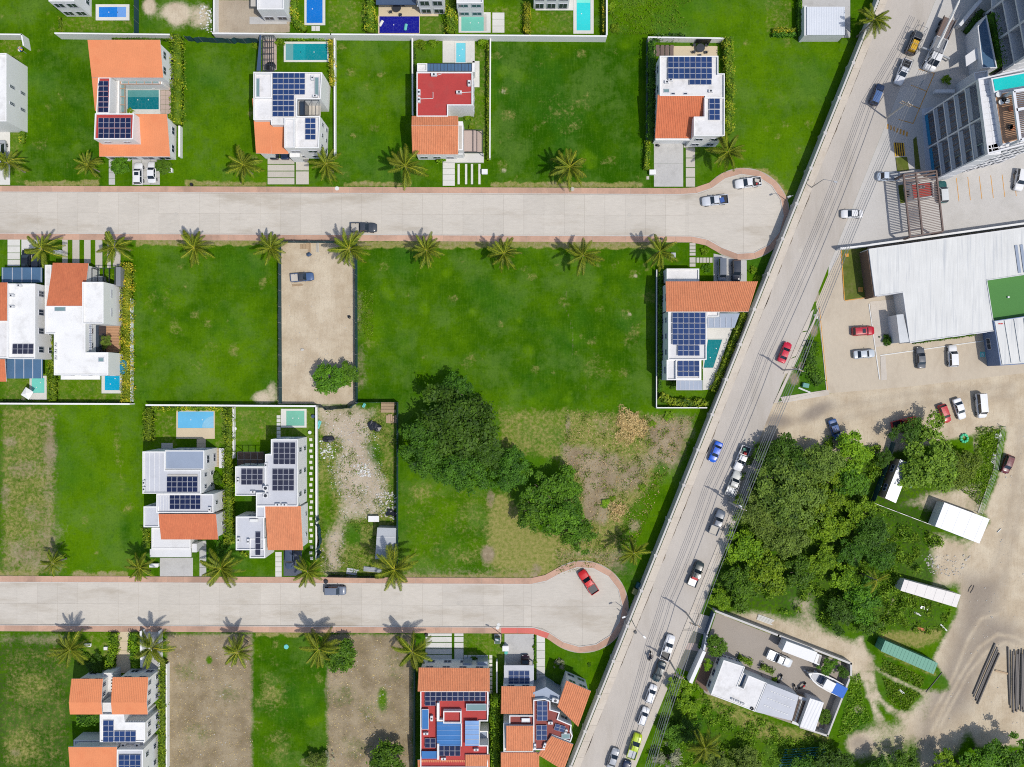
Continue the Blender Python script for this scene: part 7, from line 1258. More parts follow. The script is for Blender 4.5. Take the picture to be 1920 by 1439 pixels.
# boat on its trailer
t = thing('motor_boat', 'white motor boat with blue stern cover on a trailer', 'boat', G(1546, 1278, 1.0).xy.to_3d(), None, rad(152)); hull = []; st = [(-3.6, 1.15, .9), (-3.0, 1.25, .95), (-1.0, 1.32, 1.0), (1.0, 1.22, 1.08), (2.2, .92, 1.18), (3.1, .5, 1.3), (3.7, .12, 1.42)]
V = []; F = []
for x, w, z in st: V += [(x, -w, z+.55), (x, -w*.92, z+.15), (x, -w*.55, .62), (x, 0, .5+(.35 if x > 3 else 0)), (x, w*.55, .62), (x, w*.92, z+.15), (x, w, z+.55)]
for i in range(len(st)-1): F += [(i*7+j, i*7+j+1, (i+1)*7+j+1, (i+1)*7+j) for j in range(6)]
F += [tuple(range(7)), tuple(len(V)-7+j for j in range(6, -1, -1))]; link('hull', MB().add(V, F).mesh('hull', 'white', True), t)
V = []; F = []
for x, w, z in st: V += [(x, -w, z+.56), (x, -w*.78, z+.58), (x, w*.78, z+.58), (x, w, z+.56)]
for i in range(len(st)-1): F += [(i*4, i*4+1, i*4+5, i*4+4), (i*4+2, i*4+3, i*4+7, i*4+6)]
F += [(16, 17, 18, 19), (20, 21, 22, 23)]; F = F+[(20, 24, 25, 21), (22, 26, 27, 23), (21, 25, 26, 22)]; link('gunwale', MB().add(V, F).mesh('gunwale', 'white'), t)
link('cockpit_floor', MB().box(-3.4, -.95, .95, 2.6, .95, 1.0).mesh('cockpit_floor', 'deckgrey'), t); link('console', MB().box(-1.0, -.55, 1.0, .3, .55, 1.9).mesh('console', 'white2'), t); link('hard_top', MB().box(-1.3, -.85, 2.5, .6, .85, 2.6).mesh('hard_top', 'white'), t); link('stern_cover', MB().box(-3.75, -1.05, 2.30, -1.35, 1.05, 2.36).mesh('stern_cover', M('boatblue', (26, 104, 200), .7).name), t); link('bow_seat', MB().box(.6, -.7, 1.0, 1.2, .7, 1.5).mesh('bow_seat', 'steelblue'), t); link('outboard', MB().blob((-3.9, .0, 1.3), (.3, .3, .5), jit=.1).mesh('outboard', 'blackm'), t)
for x in (-3.6, -1.4, .5):
    for y in (-.8, .8): link('strut', MB().bar((x, y, 1.0), (x, y, 2.5 if x > -3 else 2.3), .05).mesh('strut', 'frame'), t)
link('trailer_frame', MB().bar((-3, 0, .45), (4.2, 0, .45), .18).bar((-1.5, -1.1, .42), (-1.5, 1.1, .42), .14).mesh('trailer_frame', 'galv'), t)
for y in (-1.1, 1.1): link('wheel', MB().tube([(-1.5, y-.1, .32), (-1.5, y+.1, .32)], .32, 12).mesh('wheel', 'tyre'), t)
def motorbike(u, v, ang, label, rider=None, mat='blackm', z=.03):
    p = G(u, v); t = thing('motorcycle', label, 'motorcycle', (p.x, p.y, z), None, rad(ang))
    for x in (-.65, .65): w = link('wheel', MB().tube([(x, -.06, .3), (x, .06, .3)], .3, 14).mesh('wheel', 'tyre'), t)
    link('frame', MB().bar((-.6, 0, .5), (.5, 0, .62), .16, .25).bar((.65, 0, .3), (.42, 0, .95), .08).mesh('frame', 'greymetal'), t); link('fuel_tank', MB().blob((.18, 0, .82), (.3, .17, .15), jit=.05).mesh('fuel_tank', mat, True), t); link('saddle', MB().blob((-.35, 0, .78), (.42, .16, .08), jit=.05).mesh('saddle', 'blackm', True), t); link('handlebar', MB().tube([(.35, -.38, 1.0), (.45, 0, .98), (.35, .38, 1.0)], .025, 6).mesh('handlebar', 'darkmetal'), t); link('headlight', MB().blob((.62, 0, .85), .1, jit=0).mesh('headlight', 'lampw', True), t)
    if rider:
        r_ = thing('person', rider, 'person', (p.x, p.y, z), None, rad(ang)); sk = bpy.data.meshes.new('body'); J = [(-.3, 0, .88), (-.22, 0, 1.15), (-.1, 0, 1.42), (-.04, 0, 1.52), (0, 0, 1.66), (-.1, .2, 1.42), (.12, .30, 1.18), (.36, .30, 1.02), (-.1, -.2, 1.42), (.12, -.30, 1.18), (.36, -.30, 1.02), (-.28, .12, .84), (.12, .2, .82), (.0, .18, .42), (.14, .18, .36), (-.28, -.12, .84), (.12, -.2, .82), (.0, -.18, .42), (.14, -.18, .36)]
        E = [(0, 1), (1, 2), (2, 3), (3, 4), (2, 5), (5, 6), (6, 7), (2, 8), (8, 9), (9, 10), (0, 11), (11, 12), (12, 13), (13, 14), (0, 15), (15, 16), (16, 17), (17, 18)]; sk.from_pydata(J, E, []); sk.materials.append(MATS['cloth']); b_ = link('body', sk, r_); sm = b_.modifiers.new('skin', 'SKIN'); R_ = [.15, .15, .17, .07, .09, .07, .05, .04, .07, .05, .04, .1, .08, .06, .05, .1, .08, .06, .05]
        for i, k in enumerate(R_): sk.skin_vertices[0].data[i].radius = (k, k)
        sk.skin_vertices[0].data[0].use_root = True; b_.modifiers.new('sub', 'SUBSURF').levels = 1; b_.modifiers['sub'].render_levels = 1; link('helmet', MB().blob((0.02, 0, 1.72), (.15, .13, .15), jit=0).mesh('helmet', 'blackm', True), r_)
        for s_ in (-1, 1):
            hb = MB(); c = Vector((.40, s_*.32, 1.02)); hb.blob(c, (.05, .045, .03), jit=0)
            for k in range(4): hb.tube([c+Vector((.02, s_*(-.035+.022*k), .02)), c+Vector((.07, s_*(-.035+.022*k), .02)), c+Vector((.075, s_*(-.035+.022*k), -.03))], .010, 5)
            hb.tube([c+Vector((-.02, -s_*.04, 0)), c+Vector((.03, -s_*.06, -.03))], .011, 5); link('hand', hb.mesh('hand', 'skin', True), r_)
motorbike(1218, 1229, 78, 'dark motorcycle riding along the avenue', 'person in dark clothes riding the motorcycle with hands on the bars'); motorbike(1503, 1285, 40, 'red motorcycle parked in the compound yard', mat='redp'); motorbike(1461, 1272, 60, 'grey motorcycle beside the small bright bush', mat='greymetal'); motorbike(1490, 1291, 100, 'black motorcycle against the grey workshop roof')
# stacked pipes
def pipes(label, lines, r=.16, mat='pipe', group=None):
    c = G(*lines[0][0]); t = thing('pipe_bundle', label, 'pipes', (c.x, c.y, 0), group); g = random.Random(len(lines))
    for a, b in lines:
        A, B = G(*a), G(*b); z = r+g.choice((0, 0, r*1.6)); A.z = B.z = z; mid = A.lerp(B, .5)+Vector((g.uniform(-.15, .15), 0, 0)); MB().tube([A, mid, B], r, 8).build('pipe', mat, t)
M('pipe', (106, 100, 96), .6, var=.1, orand=.25); pipes('slanting bundle of dark pipes on the sandy yard', [((1865+i*2.6, 1206+i*6), (1824+i*2.6, 1302+i*6)) for i in range(4)]); pipes('wide bundle of dark pipes lying parallel on the sandy yard', [((1889+i*3.4+(4 if i else 0), 1213+(i*37 % 15)), (1893+i*3.0+(0 if i else 0), 1322+(i*23 % 16))) for i in range(13)]); pipes('pair of thin rods on the dirt beside the long trailer', [((1822, 1097), (1815, 1110)), ((1826, 1098), (1819, 1112))], .06); pipes('thin dark pipe lying at the grass edge', [((1766, 1261), (1736, 1298))], .08)
slabpile(1877, 1260, 2.4, .35, 1, 'single rusty beam between the pipe bundles', 'wood', -14)
for i, (u, v, a, l, m) in enumerate(((1725, 1179, -12, 'rusty plank in the grass above the green container', 'tile'), (1720, 1151, -25, 'pale plank in the grass below the long trailer', 'paintw'), (1732, 1140, -15, 'thin grey bars in the grass by the long trailer', 'galv'), (1768, 1176, -45, 'white strip at the edge of the dirt yard', 'paintw'), (1690, 1297, -40, 'white scrap board on the wheel tracks', 'paintw'), (1873, 995, 45, 'white stick on the sandy yard', 'paintw'), (1434, 1162, -20, 'pale row of slabs on the sandy strip above the compound', 'slabwhite'), (1871, 819, 0, 'white scrap panel in the weedy corner', 'paintw'), (1862, 860, 75, 'pale broken board heap by the wire fence', 'paintw'))): slabpile(u, v, (1.6, 1.3, 1.3, 1.5, 1.2, 1.0, 3.0, 1.2, 1.8)[i], (.5, .3, .5, .3, .4, .15, 1.1, 1.2, .6)[i], (2, 2, 3, 1, 2, 1, 5, 2, 3)[i], l, m, a)
t = MB()
for k in range(9): t.blob(G(1808+6*math.cos(k*.7), 822+7*math.sin(k*.7), .2), (.3, .3, .22))
tag(t.build('hose_coil', M('mintplastic', (80, 210, 150), .5).name, smooth=True), 'coil of mint green plastic near the feathery tree', 'hose'); mb = MB().cyl(0, 0, 0, .9, .35, 12); o = mb.build('water_drum', 'blue'); p = G(1702, 911); o.location = (p.x, p.y, 0); tag(o, 'bright blue drum under the feathery tree', 'drum')
tr = thing('lattice_truss', 'stack of turquoise lattice truss sections in the weeds', 'truss', G(1530, 1422)); M('trussteal', (40, 150, 150), .5)
for j in range(4):
    z = .3+.1*j; y0 = 1405+j*9; a0, a1 = G(1470-j*4, y0), G(1545+j*6, y0-6)
    for off in (0, .5): tr_ = MB().bar(a0+Vector((0, -off, z)), a1+Vector((0, -off, z)), .07).build('chord', 'trussteal', tr)
    mb = MB()
    for i in range(12): p = a0.lerp(a1, i/12); q = a0.lerp(a1, (i+1)/12); mb.bar(p+Vector((0, 0 if i % 2 else -.5, z)), q+Vector((0, -.5 if i % 2 else 0, z)), .045)
    mb.build('lacing', 'trussteal', tr)
# ================================================================ vehicles
V = vehicle; AVE = 68.2
V('suv', 259, 326, 90, WHITE, 'white suv with dark sunroof on the grey driveway between round trees', sunroof=True); V('sedan', 284, 323, 90, WHITE, 'white sedan next to the sunroof suv on the grey driveway'); V('van', 2, 286, 90, SILV, 'silver van half hidden under the palm at the picture edge')
V('sedan', 514, 279, 90, BLK, 'black car nosing out from under the orange side roof'); V('sedan', 534, 279, 90, NAVY, 'navy car nosing out beside the black one under the orange side roof')
V('pickup', 682, 427, 0, DGREY, 'dark grey pickup with long pale bed parked on the upper road', bedc='stone'); V('pickup', 566, 520, 5, (76, 104, 146), 'blue-nosed pickup with pale bed on the sandy plot', bedc='stone', roof=DGREY, scale=.88)
t = V('pickup', 1403, 343, 187, WHITE, 'white pickup loaded with tools at the top of the turning circle', bedc='darkmetal'); load(t, [('toolbox', 'dark tool chest in the loaded white pickup bed', 'tool box', -.9, .2, .75, .8, .7, .5, 'blackm', 10), ('cement_bag', 'grey bag in the loaded white pickup bed', 'bag', -1.7, -.2, .75, .9, .6, .4, 'stone', -20), ('bucket', 'white bucket at the tailgate of the loaded pickup', 'bucket', -2.2, .4, .75, .35, .35, .4, 'paintw', 0), ('fuel_can', 'small red can in the loaded white pickup bed', 'can', -1.6, .45, .75, .25, .3, .4, 'redp', 0)])
t = V('pickup', 1341, 376, 186, (220, 224, 230), 'silver-white double cab pickup with blue cargo near the turning circle', bedc='blackm'); load(t, [('crate', 'blue crate in the silver-white pickup bed', 'crate', -1.3, .1, .75, .8, .9, .4, 'blue', 12), ('paint_bucket', 'white bucket beside the blue crate in the pickup', 'bucket', -1.0, -.5, .75, .35, .35, .4, 'paintw', 0)])
V('van', 1354, 506, 270, (150, 160, 176), 'grey-blue van on the driveway by the avenue wall', roof=(110, 118, 130), scale=.9); V('suv', 1381, 508, 270, (44, 52, 66), 'dark suv beside the grey-blue van'); V('suv', 1645, 177, AVE, NAVY, 'navy suv driving in the edge of the apartment shadow', roof=(90, 120, 170)); V('pickup', 1693, 135, 248, (236, 238, 242), 'white double cab pickup with dark bed behind the caged truck', bedc='blackm', rack=True); V('sedan', 1598, 401, 180, WHITE, 'white estate car turning in before the gated driveway', roof=WHITE); V('truckette', 1666, 331, 180, (214, 226, 240), 'small pale blue flatbed truck at the planter bed', bedc='galv'); V('suv', 1768, 360, 95, (30, 92, 92), 'teal suv with white roof rack beside the gate canopy', roof=(220, 224, 224)); V('suv', 1913, 337, 260, WHITE, 'white suv parked in the gated parking at the picture edge')
V('sedan', 1472, 661, AVE, (214, 22, 60), 'crimson sedan parked at the traffic triangle kerb'); V('suv', 1619, 621, 3, (196, 26, 48), 'red suv with sunroof in the shop parking', sunroof=True); V('sedan', 1621, 664, 5, (200, 208, 214), 'silver sedan below the red suv in the shop parking'); V('sedan', 1727, 671, 94, (96, 100, 106), 'grey sedan parked before the shop window wall'); V('suv', 1787, 668, 93, WHITE, 'white suv parked near the wheelchair symbol')
V('sedan', 1566, 806, 288, (52, 92, 150), 'steel blue sedan parked on the dirt street under the trees'); V('pickup', 1697, 794, 14, (190, 26, 36), 'red pickup half covered by the feathery tree', bedc='blackm'); V('hatch', 1772, 776, 290, (200, 36, 44), 'red hatchback nosing into the grass on the dirt street'); V('sedan', 1800, 767, 288, WHITE, 'white sedan between the red hatchback and the white van'); V('van', 1840, 761, 275, WHITE, 'tall white van at the end of the dirt street row'); V('hatch', 1890, 871, 250, (110, 36, 40), 'maroon hatchback beside the wire fence on the sandy yard')
V('sedan', 1342, 848, 248, (24, 100, 220), 'bright blue sedan driving on the avenue'); t = V('pickup', 1391, 860, 248, WHITE, 'white pickup with coloured cargo parked under the cables', bedc='darkmetal'); load(t, [('tool_crate', 'red crate in the pickup parked under the cables', 'crate', -1.2, .2, .75, .5, .5, .4, 'redp', 0), ('cargo_box', 'green box in the pickup parked under the cables', 'box', -1.9, -.2, .75, .6, .6, .35, 'greenbox', 30)])
V('pickup', 1376, 907, 68, (214, 216, 210), 'cream pickup with racked bed beside the transformer pole', bedc='galv', rack=True); V('pickup', 1345, 980, 68, (110, 120, 134), 'slate pickup with folded grey bed cover on the roadside', bedc='stone'); t = V('pickup', 1305, 1077, 68, (48, 60, 58), 'dark pickup with red seat showing on the roadside', bedc='galv'); load(t, [('red_crate', 'red crate behind the cab of the dark roadside pickup', 'crate', -.75, 0, .75, .7, 1.2, .45, 'redp', 0)])
V('pickup', 1252, 1215, 72, WHITE, 'white pickup with black bed across from the motorcycle', bedc='blackm'); V('sedan', 1236, 1260, 248, (36, 60, 66), 'dark teal sedan behind the white pickup with black bed'); V('hatch', 1221, 1302, 70, WHITE, 'white hatchback parked just below the dark teal one'); V('hatch', 1207, 1344, 70, WHITE, 'white hatchback parked next before the lime pickup', scale=.97); V('pickup', 1190, 1400, 72, (188, 214, 20), 'lime green pickup with grey bed cover', bedc='deckgrey'); V('sedan', 1150, 1424, 72, SILV, 'silver sedan driving beside the lime green pickup'); V('sedan', 1172, 1447, 72, NAVY, 'dark car cut by the picture edge below the lime pickup')
V('suv', 628, 1108, 0, (120, 130, 146), 'slate grey suv parked on the lower road'); V('pickup', 1103, 1092, 124, (222, 36, 34), 'red pickup with black bed in the lower turning circle', bedc='tarp'); V('sedan', 48, 487, 90, BLK, 'black sedan half under the blue glass roof'); V('sedan', 67, 494, 90, (40, 44, 54), 'second black car under palm and blue glass roof'); V('suv', 543, 1047, 270, (70, 84, 108), 'slate car on the dark gravel bay'); V('hatch', 985, 1247, 90, (60, 24, 34), 'dark car with red lights under the solar carport'); t = V('pickup', 1462, 1236, -24, (226, 230, 232), 'old white pickup with open bed in the boat compound', bedc='galv')
# crane truck and caged truck at the kerb
def caged():
    t = V('truckette', 1714, 80, 68, (70, 74, 80), 'truck with steel cage and yellow cargo parked by the crane truck', bedc='gatebrown', scale=1.15)
    mb = MB()
    for y in (-.85, .85):
        for z in (1.3, 2.3): mb.bar((-2.1, y, z), (2.3, y, z), .05)
        for x in (-2.1, -1.0, .1, 1.2, 2.3): mb.bar((x, y, .8), (x, y, 2.3), .05)
    for x in (-2.1, -1, .1, 1.2, 2.3): mb.bar((x, -.85, 2.3), (x, .85, 2.3), .05)
    link('cage', mb.mesh('cage', 'greymetal'), t); load(t, [('yellow_load', 'yellow corrugated load in the caged truck', 'cargo', -.9, 0, .9, 2.0, 1.1, .9, 'yellow', 0)])
caged()
t = V('truckette', 1752, 103, 248, (246, 246, 246), 'white crane truck with long boom over its flat bed', bedc='greymetal', scale=1.55, name='crane_truck'); mb = MB().tube([(-.1, -.45, 1.9), (-6.5, -.25, 2.3)], [.20, .14], 8).tube([(-6.5, -.25, 2.3), (-9.0, -.15, 2.5)], .10, 8); link('boom', mb.mesh('boom', 'paintw'), t); link('crane_base', MB().box(-.25, -.8, .8, .25, .5, 1.9).mesh('crane_base', 'greymetal'), t)
for s_ in (-1, 1): link('outrigger', MB().bar((-.1, 0, .9), (-.1, s_*1.9, .8), .2).cyl(-.1, s_*1.9, 0, .8, .1, 8).mesh('outrigger', 'galv'), t)
p = link('long_bed', MB().box(-5.0, -.8, .55, -1.8, .8, .75).box(-5.0, -.85, .75, -1.8, -.78, 1.0).box(-5.0, .78, .75, -1.8, .85, 1.0).mesh('long_bed', 'gatebrown'), t)
for x in (-4.3, -3.3):
    for s_ in (-1, 1): link('wheel', MB().tube([(x, s_*.6, .34), (x, s_*.88, .34)], .34, 14).mesh('wheel', 'tyre'), t)
# ================================================================ trees
T = tree
T(868, 800, 72, 'largest crown of the big dark tree group beside the rubble plot', 'big', 4.2); T(800, 828, 54, 'dark tree touching the teal fence of the rubble plot', 'big', 3.6); T(862, 882, 50, 'dark tree at the lower point of the big group', 'big', 3.4); T(852, 742, 36, 'dark tree at the upper edge of the big group, over the lawn', 'big', 3.2); T(905, 850, 38, 'dark tree on the open-field side of the big group', 'big', 3.0)
T(956, 884, 38, 'feathery dark tree alone between the two tree groups', 'big', 3.0); T(1018, 922, 40, 'dark tree at the upper side of the second group', 'mid', 3.2); T(1062, 915, 36, 'dark tree leaning over the bare soil patch', 'mid', 3.0); T(1000, 955, 34, 'dark tree at the dry grass side of the second group', 'mid', 3.2); T(1050, 972, 44, 'broad tree in the heart of the second group', 'mid', 3.4); T(1084, 1002, 34, 'lower bright edge tree of the second group near the turning circle', 'mid', 2.4)
T(618, 709, 30, 'green tree on the sandy plot, larger of its two crowns', 'ball', 2.2); T(650, 700, 22, 'green tree on the sandy plot, smaller crown at the fence', 'ball', 2.0); T(637, 1230, 32, 'round bright green tree beside a palm on the bare lot', 'ball', 2.0); T(727, 1428, 34, 'round green tree at the bottom of the bare lot', 'ball', 2.4); T(592, 1428, 22, 'ragged yellowing bush with dead branches at the lawn edge', 'olive', 1.0); T(615, 1425, 14, 'grey dead branches beside the ragged bush', 'grey', .6)
WOOD = [(1478, 930, 70, 'wood', 3.6, 'broad olive crown in the middle of the roadside wood'), (1425, 960, 46, 'wood', 3.0, 'olive crown nearest the cables in the roadside wood'), (1470, 862, 52, 'dark', 3.2, 'dark crown at the dirt street corner of the wood'), (1540, 868, 44, 'wood', 2.8, 'greyish crown behind the steel blue sedan'), (1598, 850, 40, 'bright', 2.6, 'bright crown between steel blue sedan and red pickup'), (1555, 925, 42, 'bright', 2.2, 'bright green crown beside the broad olive one'), (1600, 905, 38, 'mid', 2.4, 'mid green crown before the shack fence'), (1550, 990, 40, 'bright', 2.0, 'light green crown in the sunny middle of the wood'), (1612, 965, 34, 'bright', 1.6, 'low bright crown by the wire fence corner'), (1478, 1010, 44, 'wood', 2.6, 'olive crown below the broad olive one'), (1400, 1030, 40, 'bright', 1.6, 'bright low crown beside the slate pickup'), (1440, 1075, 46, 'bright', 1.8, 'spreading bright crown at the cable side'), (1390, 1100, 40, 'mid', 1.6, 'mid green crown near the compound corner'), (1500, 1075, 36, 'mid', 2.0, 'mid green crown above the sandy strip'), (1545, 1050, 30, 'bright', 2.2, 'round bright crown beside the dark hollow'), (1600, 1035, 30, 'dark', 3.0, 'dark crown above the dark hollow'), (1640, 1005, 38, 'dark', 3.0, 'dark crown with grey twigs below the wire fence'), (1650, 1050, 30, 'dark', 2.6, 'dark crown beside the grey palm'), (1590, 1090, 34, 'bright', 2.4, 'yellow-green crown below the dark hollow'), (1620, 1130, 40, 'mid', 2.8, 'large green crown above the green container'), (1580, 1150, 34, 'dark', 2.4, 'dark crown at the sandy strip corner'), (1630, 1170, 26, 'mid', 2.0, 'last green crown at the wood edge by the wheel tracks'), (1350, 1125, 22, 'bright', 1.2, 'small bright crown at the compound wall end'), (1750, 860, 62, 'feather', 3.2, 'huge feathery bright tree beside the parked red cars'), (1708, 812, 32, 'dark', 3.0, 'dark crown behind the red pickup'), (1790, 880, 42, 'feather', 2.4, 'feathery crown on the grass side of the huge tree'), (1704, 905, 18, 'bright', 2.4, 'small yellow-green crown over the shack'), (1660, 860, 18, 'dark', 2.2, 'dark crown in the gap beside the shack'),
 (1290, 1330, 26, 'bright', 1.2, 'bright bushes below the thick white compound wall'), (1275, 1290, 22, 'bright', 1.2, 'bright bushes beside the gravel forecourt'), (1262, 1375, 28, 'mid', 2.0, 'green crown under the cables below the white sedans'), (1290, 1375, 26, 'dark', 2.2, 'dark crown beside the lower palm'), (1255, 1425, 30, 'grey', 1.6, 'greyish brush under the cables at the bottom'), (1350, 1425, 36, 'olive', 1.8, 'olive brush beside the lower palm'), (1405, 1432, 34, 'olive', 1.8, 'olive brush before the turquoise trusses'), (1560, 1432, 40, 'dark', 3.0, 'dark crown beside the turquoise trusses'), (1510, 1450, 34, 'dark', 3.0, 'dark crown cut by the bottom edge near the trusses'), (1700, 1432, 30, 'mid', 2.6, 'green crown beside the ash patch'), (1650, 1448, 34, 'dark', 2.6, 'dark crown below the ash patch'), (1770, 1452, 40, 'bright', 3.0, 'light crown at the end of the dirt road'), (1852, 1425, 40, 'mid', 4.0, 'tall crown below the pipe yard'), (1905, 1422, 40, 'mid', 4.5, 'tall crown at the bottom corner of the pipe yard'), (1815, 1445, 34, 'bright', 3.4, 'light green crown between the two tall ones')]
for u, v, r, k, th, l in WOOD: T(u, v, r*.95, l, k, th*.85, group='trees on the avenue side')
scatter_leaves('undergrowth', [(1400, 830), (1650, 810), (1660, 900), (1640, 950), (1770, 1010), (1740, 1100), (1650, 1190), (1560, 1180), (1500, 1150), (1335, 1140), (1345, 1090)], 26000, .22, 'weed', 'dense low undergrowth between the trees of the wood', 'undergrowth', 1.3, clump=170); scatter_leaves('weeds', [(1640, 990), (1760, 1000), (1690, 1080), (1790, 1130), (1765, 1190), (1650, 1185)], 3800, .2, 'weed', 'tall green weeds around the long pale trailer', 'weeds', .45, clump=60); scatter_leaves('weeds', [(1255, 1290), (1300, 1270), (1330, 1310), (1420, 1345), (1560, 1390), (1600, 1439), (1210, 1439)], 12000, .2, 'weed', 'weeds and grass below the boat compound', 'weeds', .5, clump=120); scatter_leaves('weeds', [(1655, 1235), (1735, 1270), (1725, 1290), (1650, 1258)], 900, .18, 'weed', 'weed strip just below the green container', 'weeds', .3); scatter_leaves('weeds', [(1655, 1270), (1725, 1300), (1700, 1335), (1665, 1315)], 1100, .18, 'weed', 'weed patch inside the bend of the wheel tracks', 'weeds', .3); scatter_leaves('weeds', [(1598, 1270), (1612, 1260), (1618, 1310), (1635, 1350), (1570, 1385)], 1800, .18, 'weed', 'weeds between compound end wall and wheel tracks', 'weeds', .3); scatter_leaves('weeds', [(1830, 800), (1880, 800), (1866, 880), (1838, 950), (1780, 900), (1825, 860)], 3000, .2, 'weed', 'weeds along the leaning wire fence', 'weeds', .5)
scatter_leaves('weeds', [(1060, 770), (1300, 780), (1180, 1050), (1040, 1080), (1060, 900)], 7000, .14, 'weed', 'scattered low weeds over the rough field', 'weeds', .25, clump=140); scatter_leaves('weeds', [(598, 770), (740, 770), (740, 1075), (598, 1075)], 5000, .13, 'weed', 'weeds growing through the rubble plot', 'weeds', .3, clump=120); scatter_leaves('dry_litter', [(1060, 770), (1300, 780), (1180, 1050), (1040, 1080)], 5000, .14, 'strawleaf', 'dry grass litter over the rough field', 'litter', .12); scatter_leaves('dry_litter', [(312, 1190), (474, 1190), (474, 1439), (312, 1439)], 3000, .10, 'strawleaf', 'dry stubble on the bare lot beside the long hedge', 'stubble', .1); scatter_leaves('dry_litter', [(612, 1190), (776, 1190), (776, 1439), (612, 1439)], 3000, .10, 'strawleaf', 'dry stubble on the bare lot beside the red-terraced house', 'stubble', .1); scatter_leaves('weeds', [(1142, -10), (1320, -10), (1270, 20), (1296, 50), (1220, 66), (1150, 66)], 1700, .16, 'weed', 'rank yellowish grass beside the turquoise pool wall', 'weeds', .35)
scatter_leaves('weeds', [(668, 545), (700, 545), (700, 640), (668, 630)], 900, .14, 'weed', 'weedy edge along the sandy plot fence', 'weeds', .25)
def heap(u, v, r, n, label, mat, h): 
    g = RNG; a = g.uniform(0, 6.28, n); q = g.uniform(0, 1, n)**.62*r*.1*(1+.28*np.sin(3*a+u)+.16*np.sin(7*a)+.10*np.sin(13*a)); p = G(u, v); C = np.stack([q*np.cos(a), q*np.sin(a), np.clip(1-(q/(r*.12))**2, 0, 1)*h*g.uniform(.5, 1, n)+.05], 1); N = g.normal(size=(n, 3))*.5+np.array([0, 0, 1]); o = link('brush_heap', leafmesh('brush_heap', C, N, g.uniform(.15, .45, n), g.uniform(0, 1, n), [mat], asp=.12)); o.location = (p.x, p.y, 0); tag(o, label, 'brush heap')
heap(1183, 800, 31, 2200, 'big heap of yellow dry palm leaves on the rough field', 'strawleaf', .5); heap(1157, 957, 17, 500, 'small grey-brown heap of dry fronds on the rough field', 'strawleaf', .5)
for u, v, r, l in ((1133, 945, 10, 'dark weed tuft beside the small dry heap'), (1205, 915, 8, 'bright weed tuft in the rough field'), (1228, 915, 7, 'bright upright weed near the wall side of the rough field'), (1148, 935, 7, 'low green weed above the small dry heap'), (1255, 780, 10, 'green weed clump in the corner by the wedge pool garden'), (1225, 795, 7, 'small weed clump beside the dry palm heap')): shrub(u, v, r, l, 'bush', 'weed_clump', 'weed', zs=.5)
for u, v, r, l in ((1113, 15, 12, 'bright shrub in the rank grass by the white wall'), (1152, 52, 9, 'round shrub at the end of the turquoise pool wall'), (560, 45, 9, 'yellow bush in the long blue pool garden')): shrub(u+(30 if u == 1113 else 0), v, r, l)
hedge([(551, -20), (552, 40), (572, 56)], 12, 1.6, 'yellow-green hedge beside the long blue pool'); hedge([(694, -20), (695, 60)], 20, 2.0, 'thick hedge between blue and navy pool gardens', 'leafhedge'); hedge([(845, -20), (845, 62)], 20, 2.0, 'thick hedge between navy and pale green pool gardens'); hedge([(989, 6), (988, 62)], 12, 1.6, 'narrow golden hedge between pale green and turquoise pools', 'leafcroton', 26); hedge([(1133, -20), (1133, 62)], 7, 1.4, 'thin yellow hedge along the turquoise pool wall', 'leafcroton', 20); hedge([(112, 32), (113, 60)], 5, .8, 'stubby hedge by the corner of the first back row house', 'leafhedge')
hedge([(0, 753), (60, 754)], 5, .7, 'low dark planting along the back wall of the mint pool', 'leafdark', 16); hedge([(108, 755), (228, 755)], 5, .6, 'dark strip of soil plants along the back wall of the cyan pool', 'leafdark', 12)
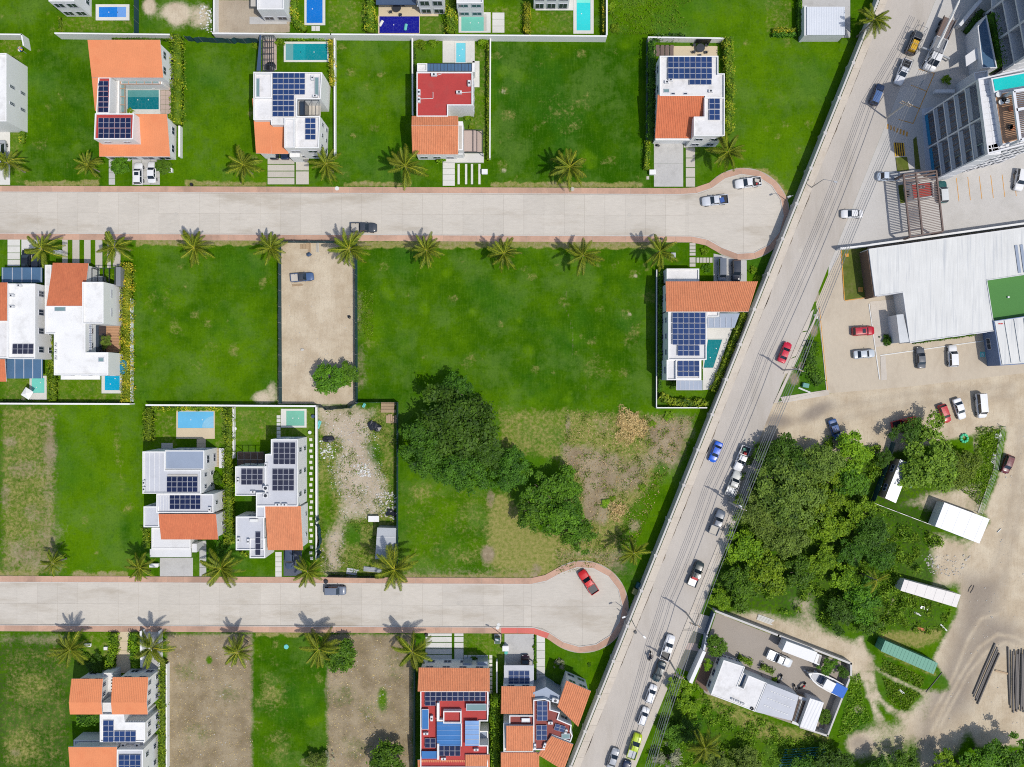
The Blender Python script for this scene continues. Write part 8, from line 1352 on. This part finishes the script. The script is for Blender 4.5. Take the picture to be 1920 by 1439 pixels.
# ================================================================ palms
PL = [(14, 306, 5, 'palm over the silver van at the picture edge'), (165, 310, 4.2, 'small palm on the lawn left of the grey footpath', 28), (457, 310, 5, 'palm beside the driveway strips of the solar-roofed house'), (612, 308, 5.2, 'palm at the square slabs of the solar-roofed house'), (760, 313, 5.5, 'big palm at the front corner of the ribbed orange tile roof', 40), (1068, 314, 5, 'lone palm on the wide open lawn of the upper road'), (1365, 285, 5.4, 'palm beside the upper turning circle'), (1638, 38, 6.5, 'palm on the avenue corner beside the carport', 30),
      (80, 468, 5, 'palm over the black cars and meter box'), (215, 463, 5.4, 'palm at the end of the driveway strips by the yellow hedge'), (365, 465, 5, 'palm on the sidewalk edge of the long lawn with no house'), (508, 465, 5.2, 'palm outside the corner of the sandy plot fence'), (655, 468, 5.6, 'palm over the fence on the pickup side of the sandy plot', 38), (800, 470, 4.8, 'first palm past the sandy plot on the lawn edge', 31), (945, 476, 4.8, 'second palm past the sandy plot on the lawn edge', 31), (1093, 480, 5, 'third palm past the sandy plot on the lawn edge'), (1237, 472, 5.2, 'palm by the stepping slabs of the wide-roofed house'),
      (100, 1056, 4.4, 'thin palm at the edge of the dry lot on the lower road', 28), (263, 1065, 4.8, 'palm between bright lawn and pale driveway', 31), (415, 1066, 5.2, 'palm at the narrow path of the grey house', 36), (577, 1072, 5.2, 'palm by the dark gravel bay', 36), (740, 1068, 5.4, 'palm at the fence corner of the rubble plot', 38), (1188, 1037, 5.0, 'dark palm near the lower turning circle and wall', 32),
      (132, 1218, 5.6, 'palm on the front lawn of the white gabled house', 36), (285, 1215, 5.6, 'palm over the walled driveway', 36), (445, 1222, 5.2, 'palm between bare lot and bright lawn on the lower road', 34), (598, 1217, 5.6, 'palm leaning on the round bright green tree', 36), (773, 1222, 5.4, 'palm beside the white slab driveway of six strips', 36), (1643, 1087, 6, 'sparse greyish palm in the roadside wood', 32), (1322, 1402, 6.5, 'dense dark palm in the weeds below the compound', 36)]
for q in PL: palm(*q[:3], q[3], r=(q[4] if len(q) > 4 else 34)*1.06, n=10 if 'sparse' in q[3] else 19)
# small things on the pavements and lots
for i, (u, v, a, b, z, m, l) in enumerate(((632, 354, 6, 2, .15, 'paintw', 'white drain cover pair on the upper pavement'), (1073, 355, 4, 4, .16, 'stone', 'round stone cover on the upper pavement'), (360, 347, 3, 3, .5, 'blackm', 'small black bin on the upper pavement'), (1392, 342, 2, 2, .3, 'rock', 'tiny stone near the loaded pickup'), (1191, 1185, 3, 3, .4, 'darkmetal', 'dark box at the edge of the lower pavement'), (800, 1190, 3, 3, .5, 'blackm', 'black bag on the white slab driveway'), (612, 1090, 4, 4, .6, 'tarp', 'black bags at the corner of the rubble fence'), (1240, 449, 3, 2, .5, 'darkmetal', 'dark bollard on the upper pavement near the turning circle'), (537, 1213, 6, 3, .12, 'cyan', 'blue and white scrap on the bright lawn'), (933, 1177, 3.5, 3.5, .16, 'paintw', 'round white cover on the lower pavement'), (1229, 1107, 4, 4, .03, 'stone', 'round manhole cover in the avenue near the lower turning circle'), (1500, 470, 4, 4, .03, 'stone', 'round manhole cover in the avenue near the wall end'), (1418, 700, 4, 4, .03, 'stone', 'round manhole cover in the avenue below the crimson sedan'), (330, 402, 4, 4, .04, 'stone', 'round manhole cover in the upper road'), (1180, 404, 4, 4, .04, 'stone', 'round manhole cover in the upper road near the turning circle'), (860, 1132, 4, 4, .04, 'stone', 'round manhole cover in the lower road'), (935, 1172, 5, 2.2, .05, 'paintw', 'white rectangle plate in the lower road gutter'))):
    p = G(u, v); mb = MB().cyl(p.x, p.y, 0, z*.85, a*.05+b*.05, 10).cyl(p.x, p.y, z*.85, z, (a+b)*.042, 10); tag(mb.build('ground_cover' if z < .2 else 'street_bin', m), l, 'cover' if z < .2 else 'bin')
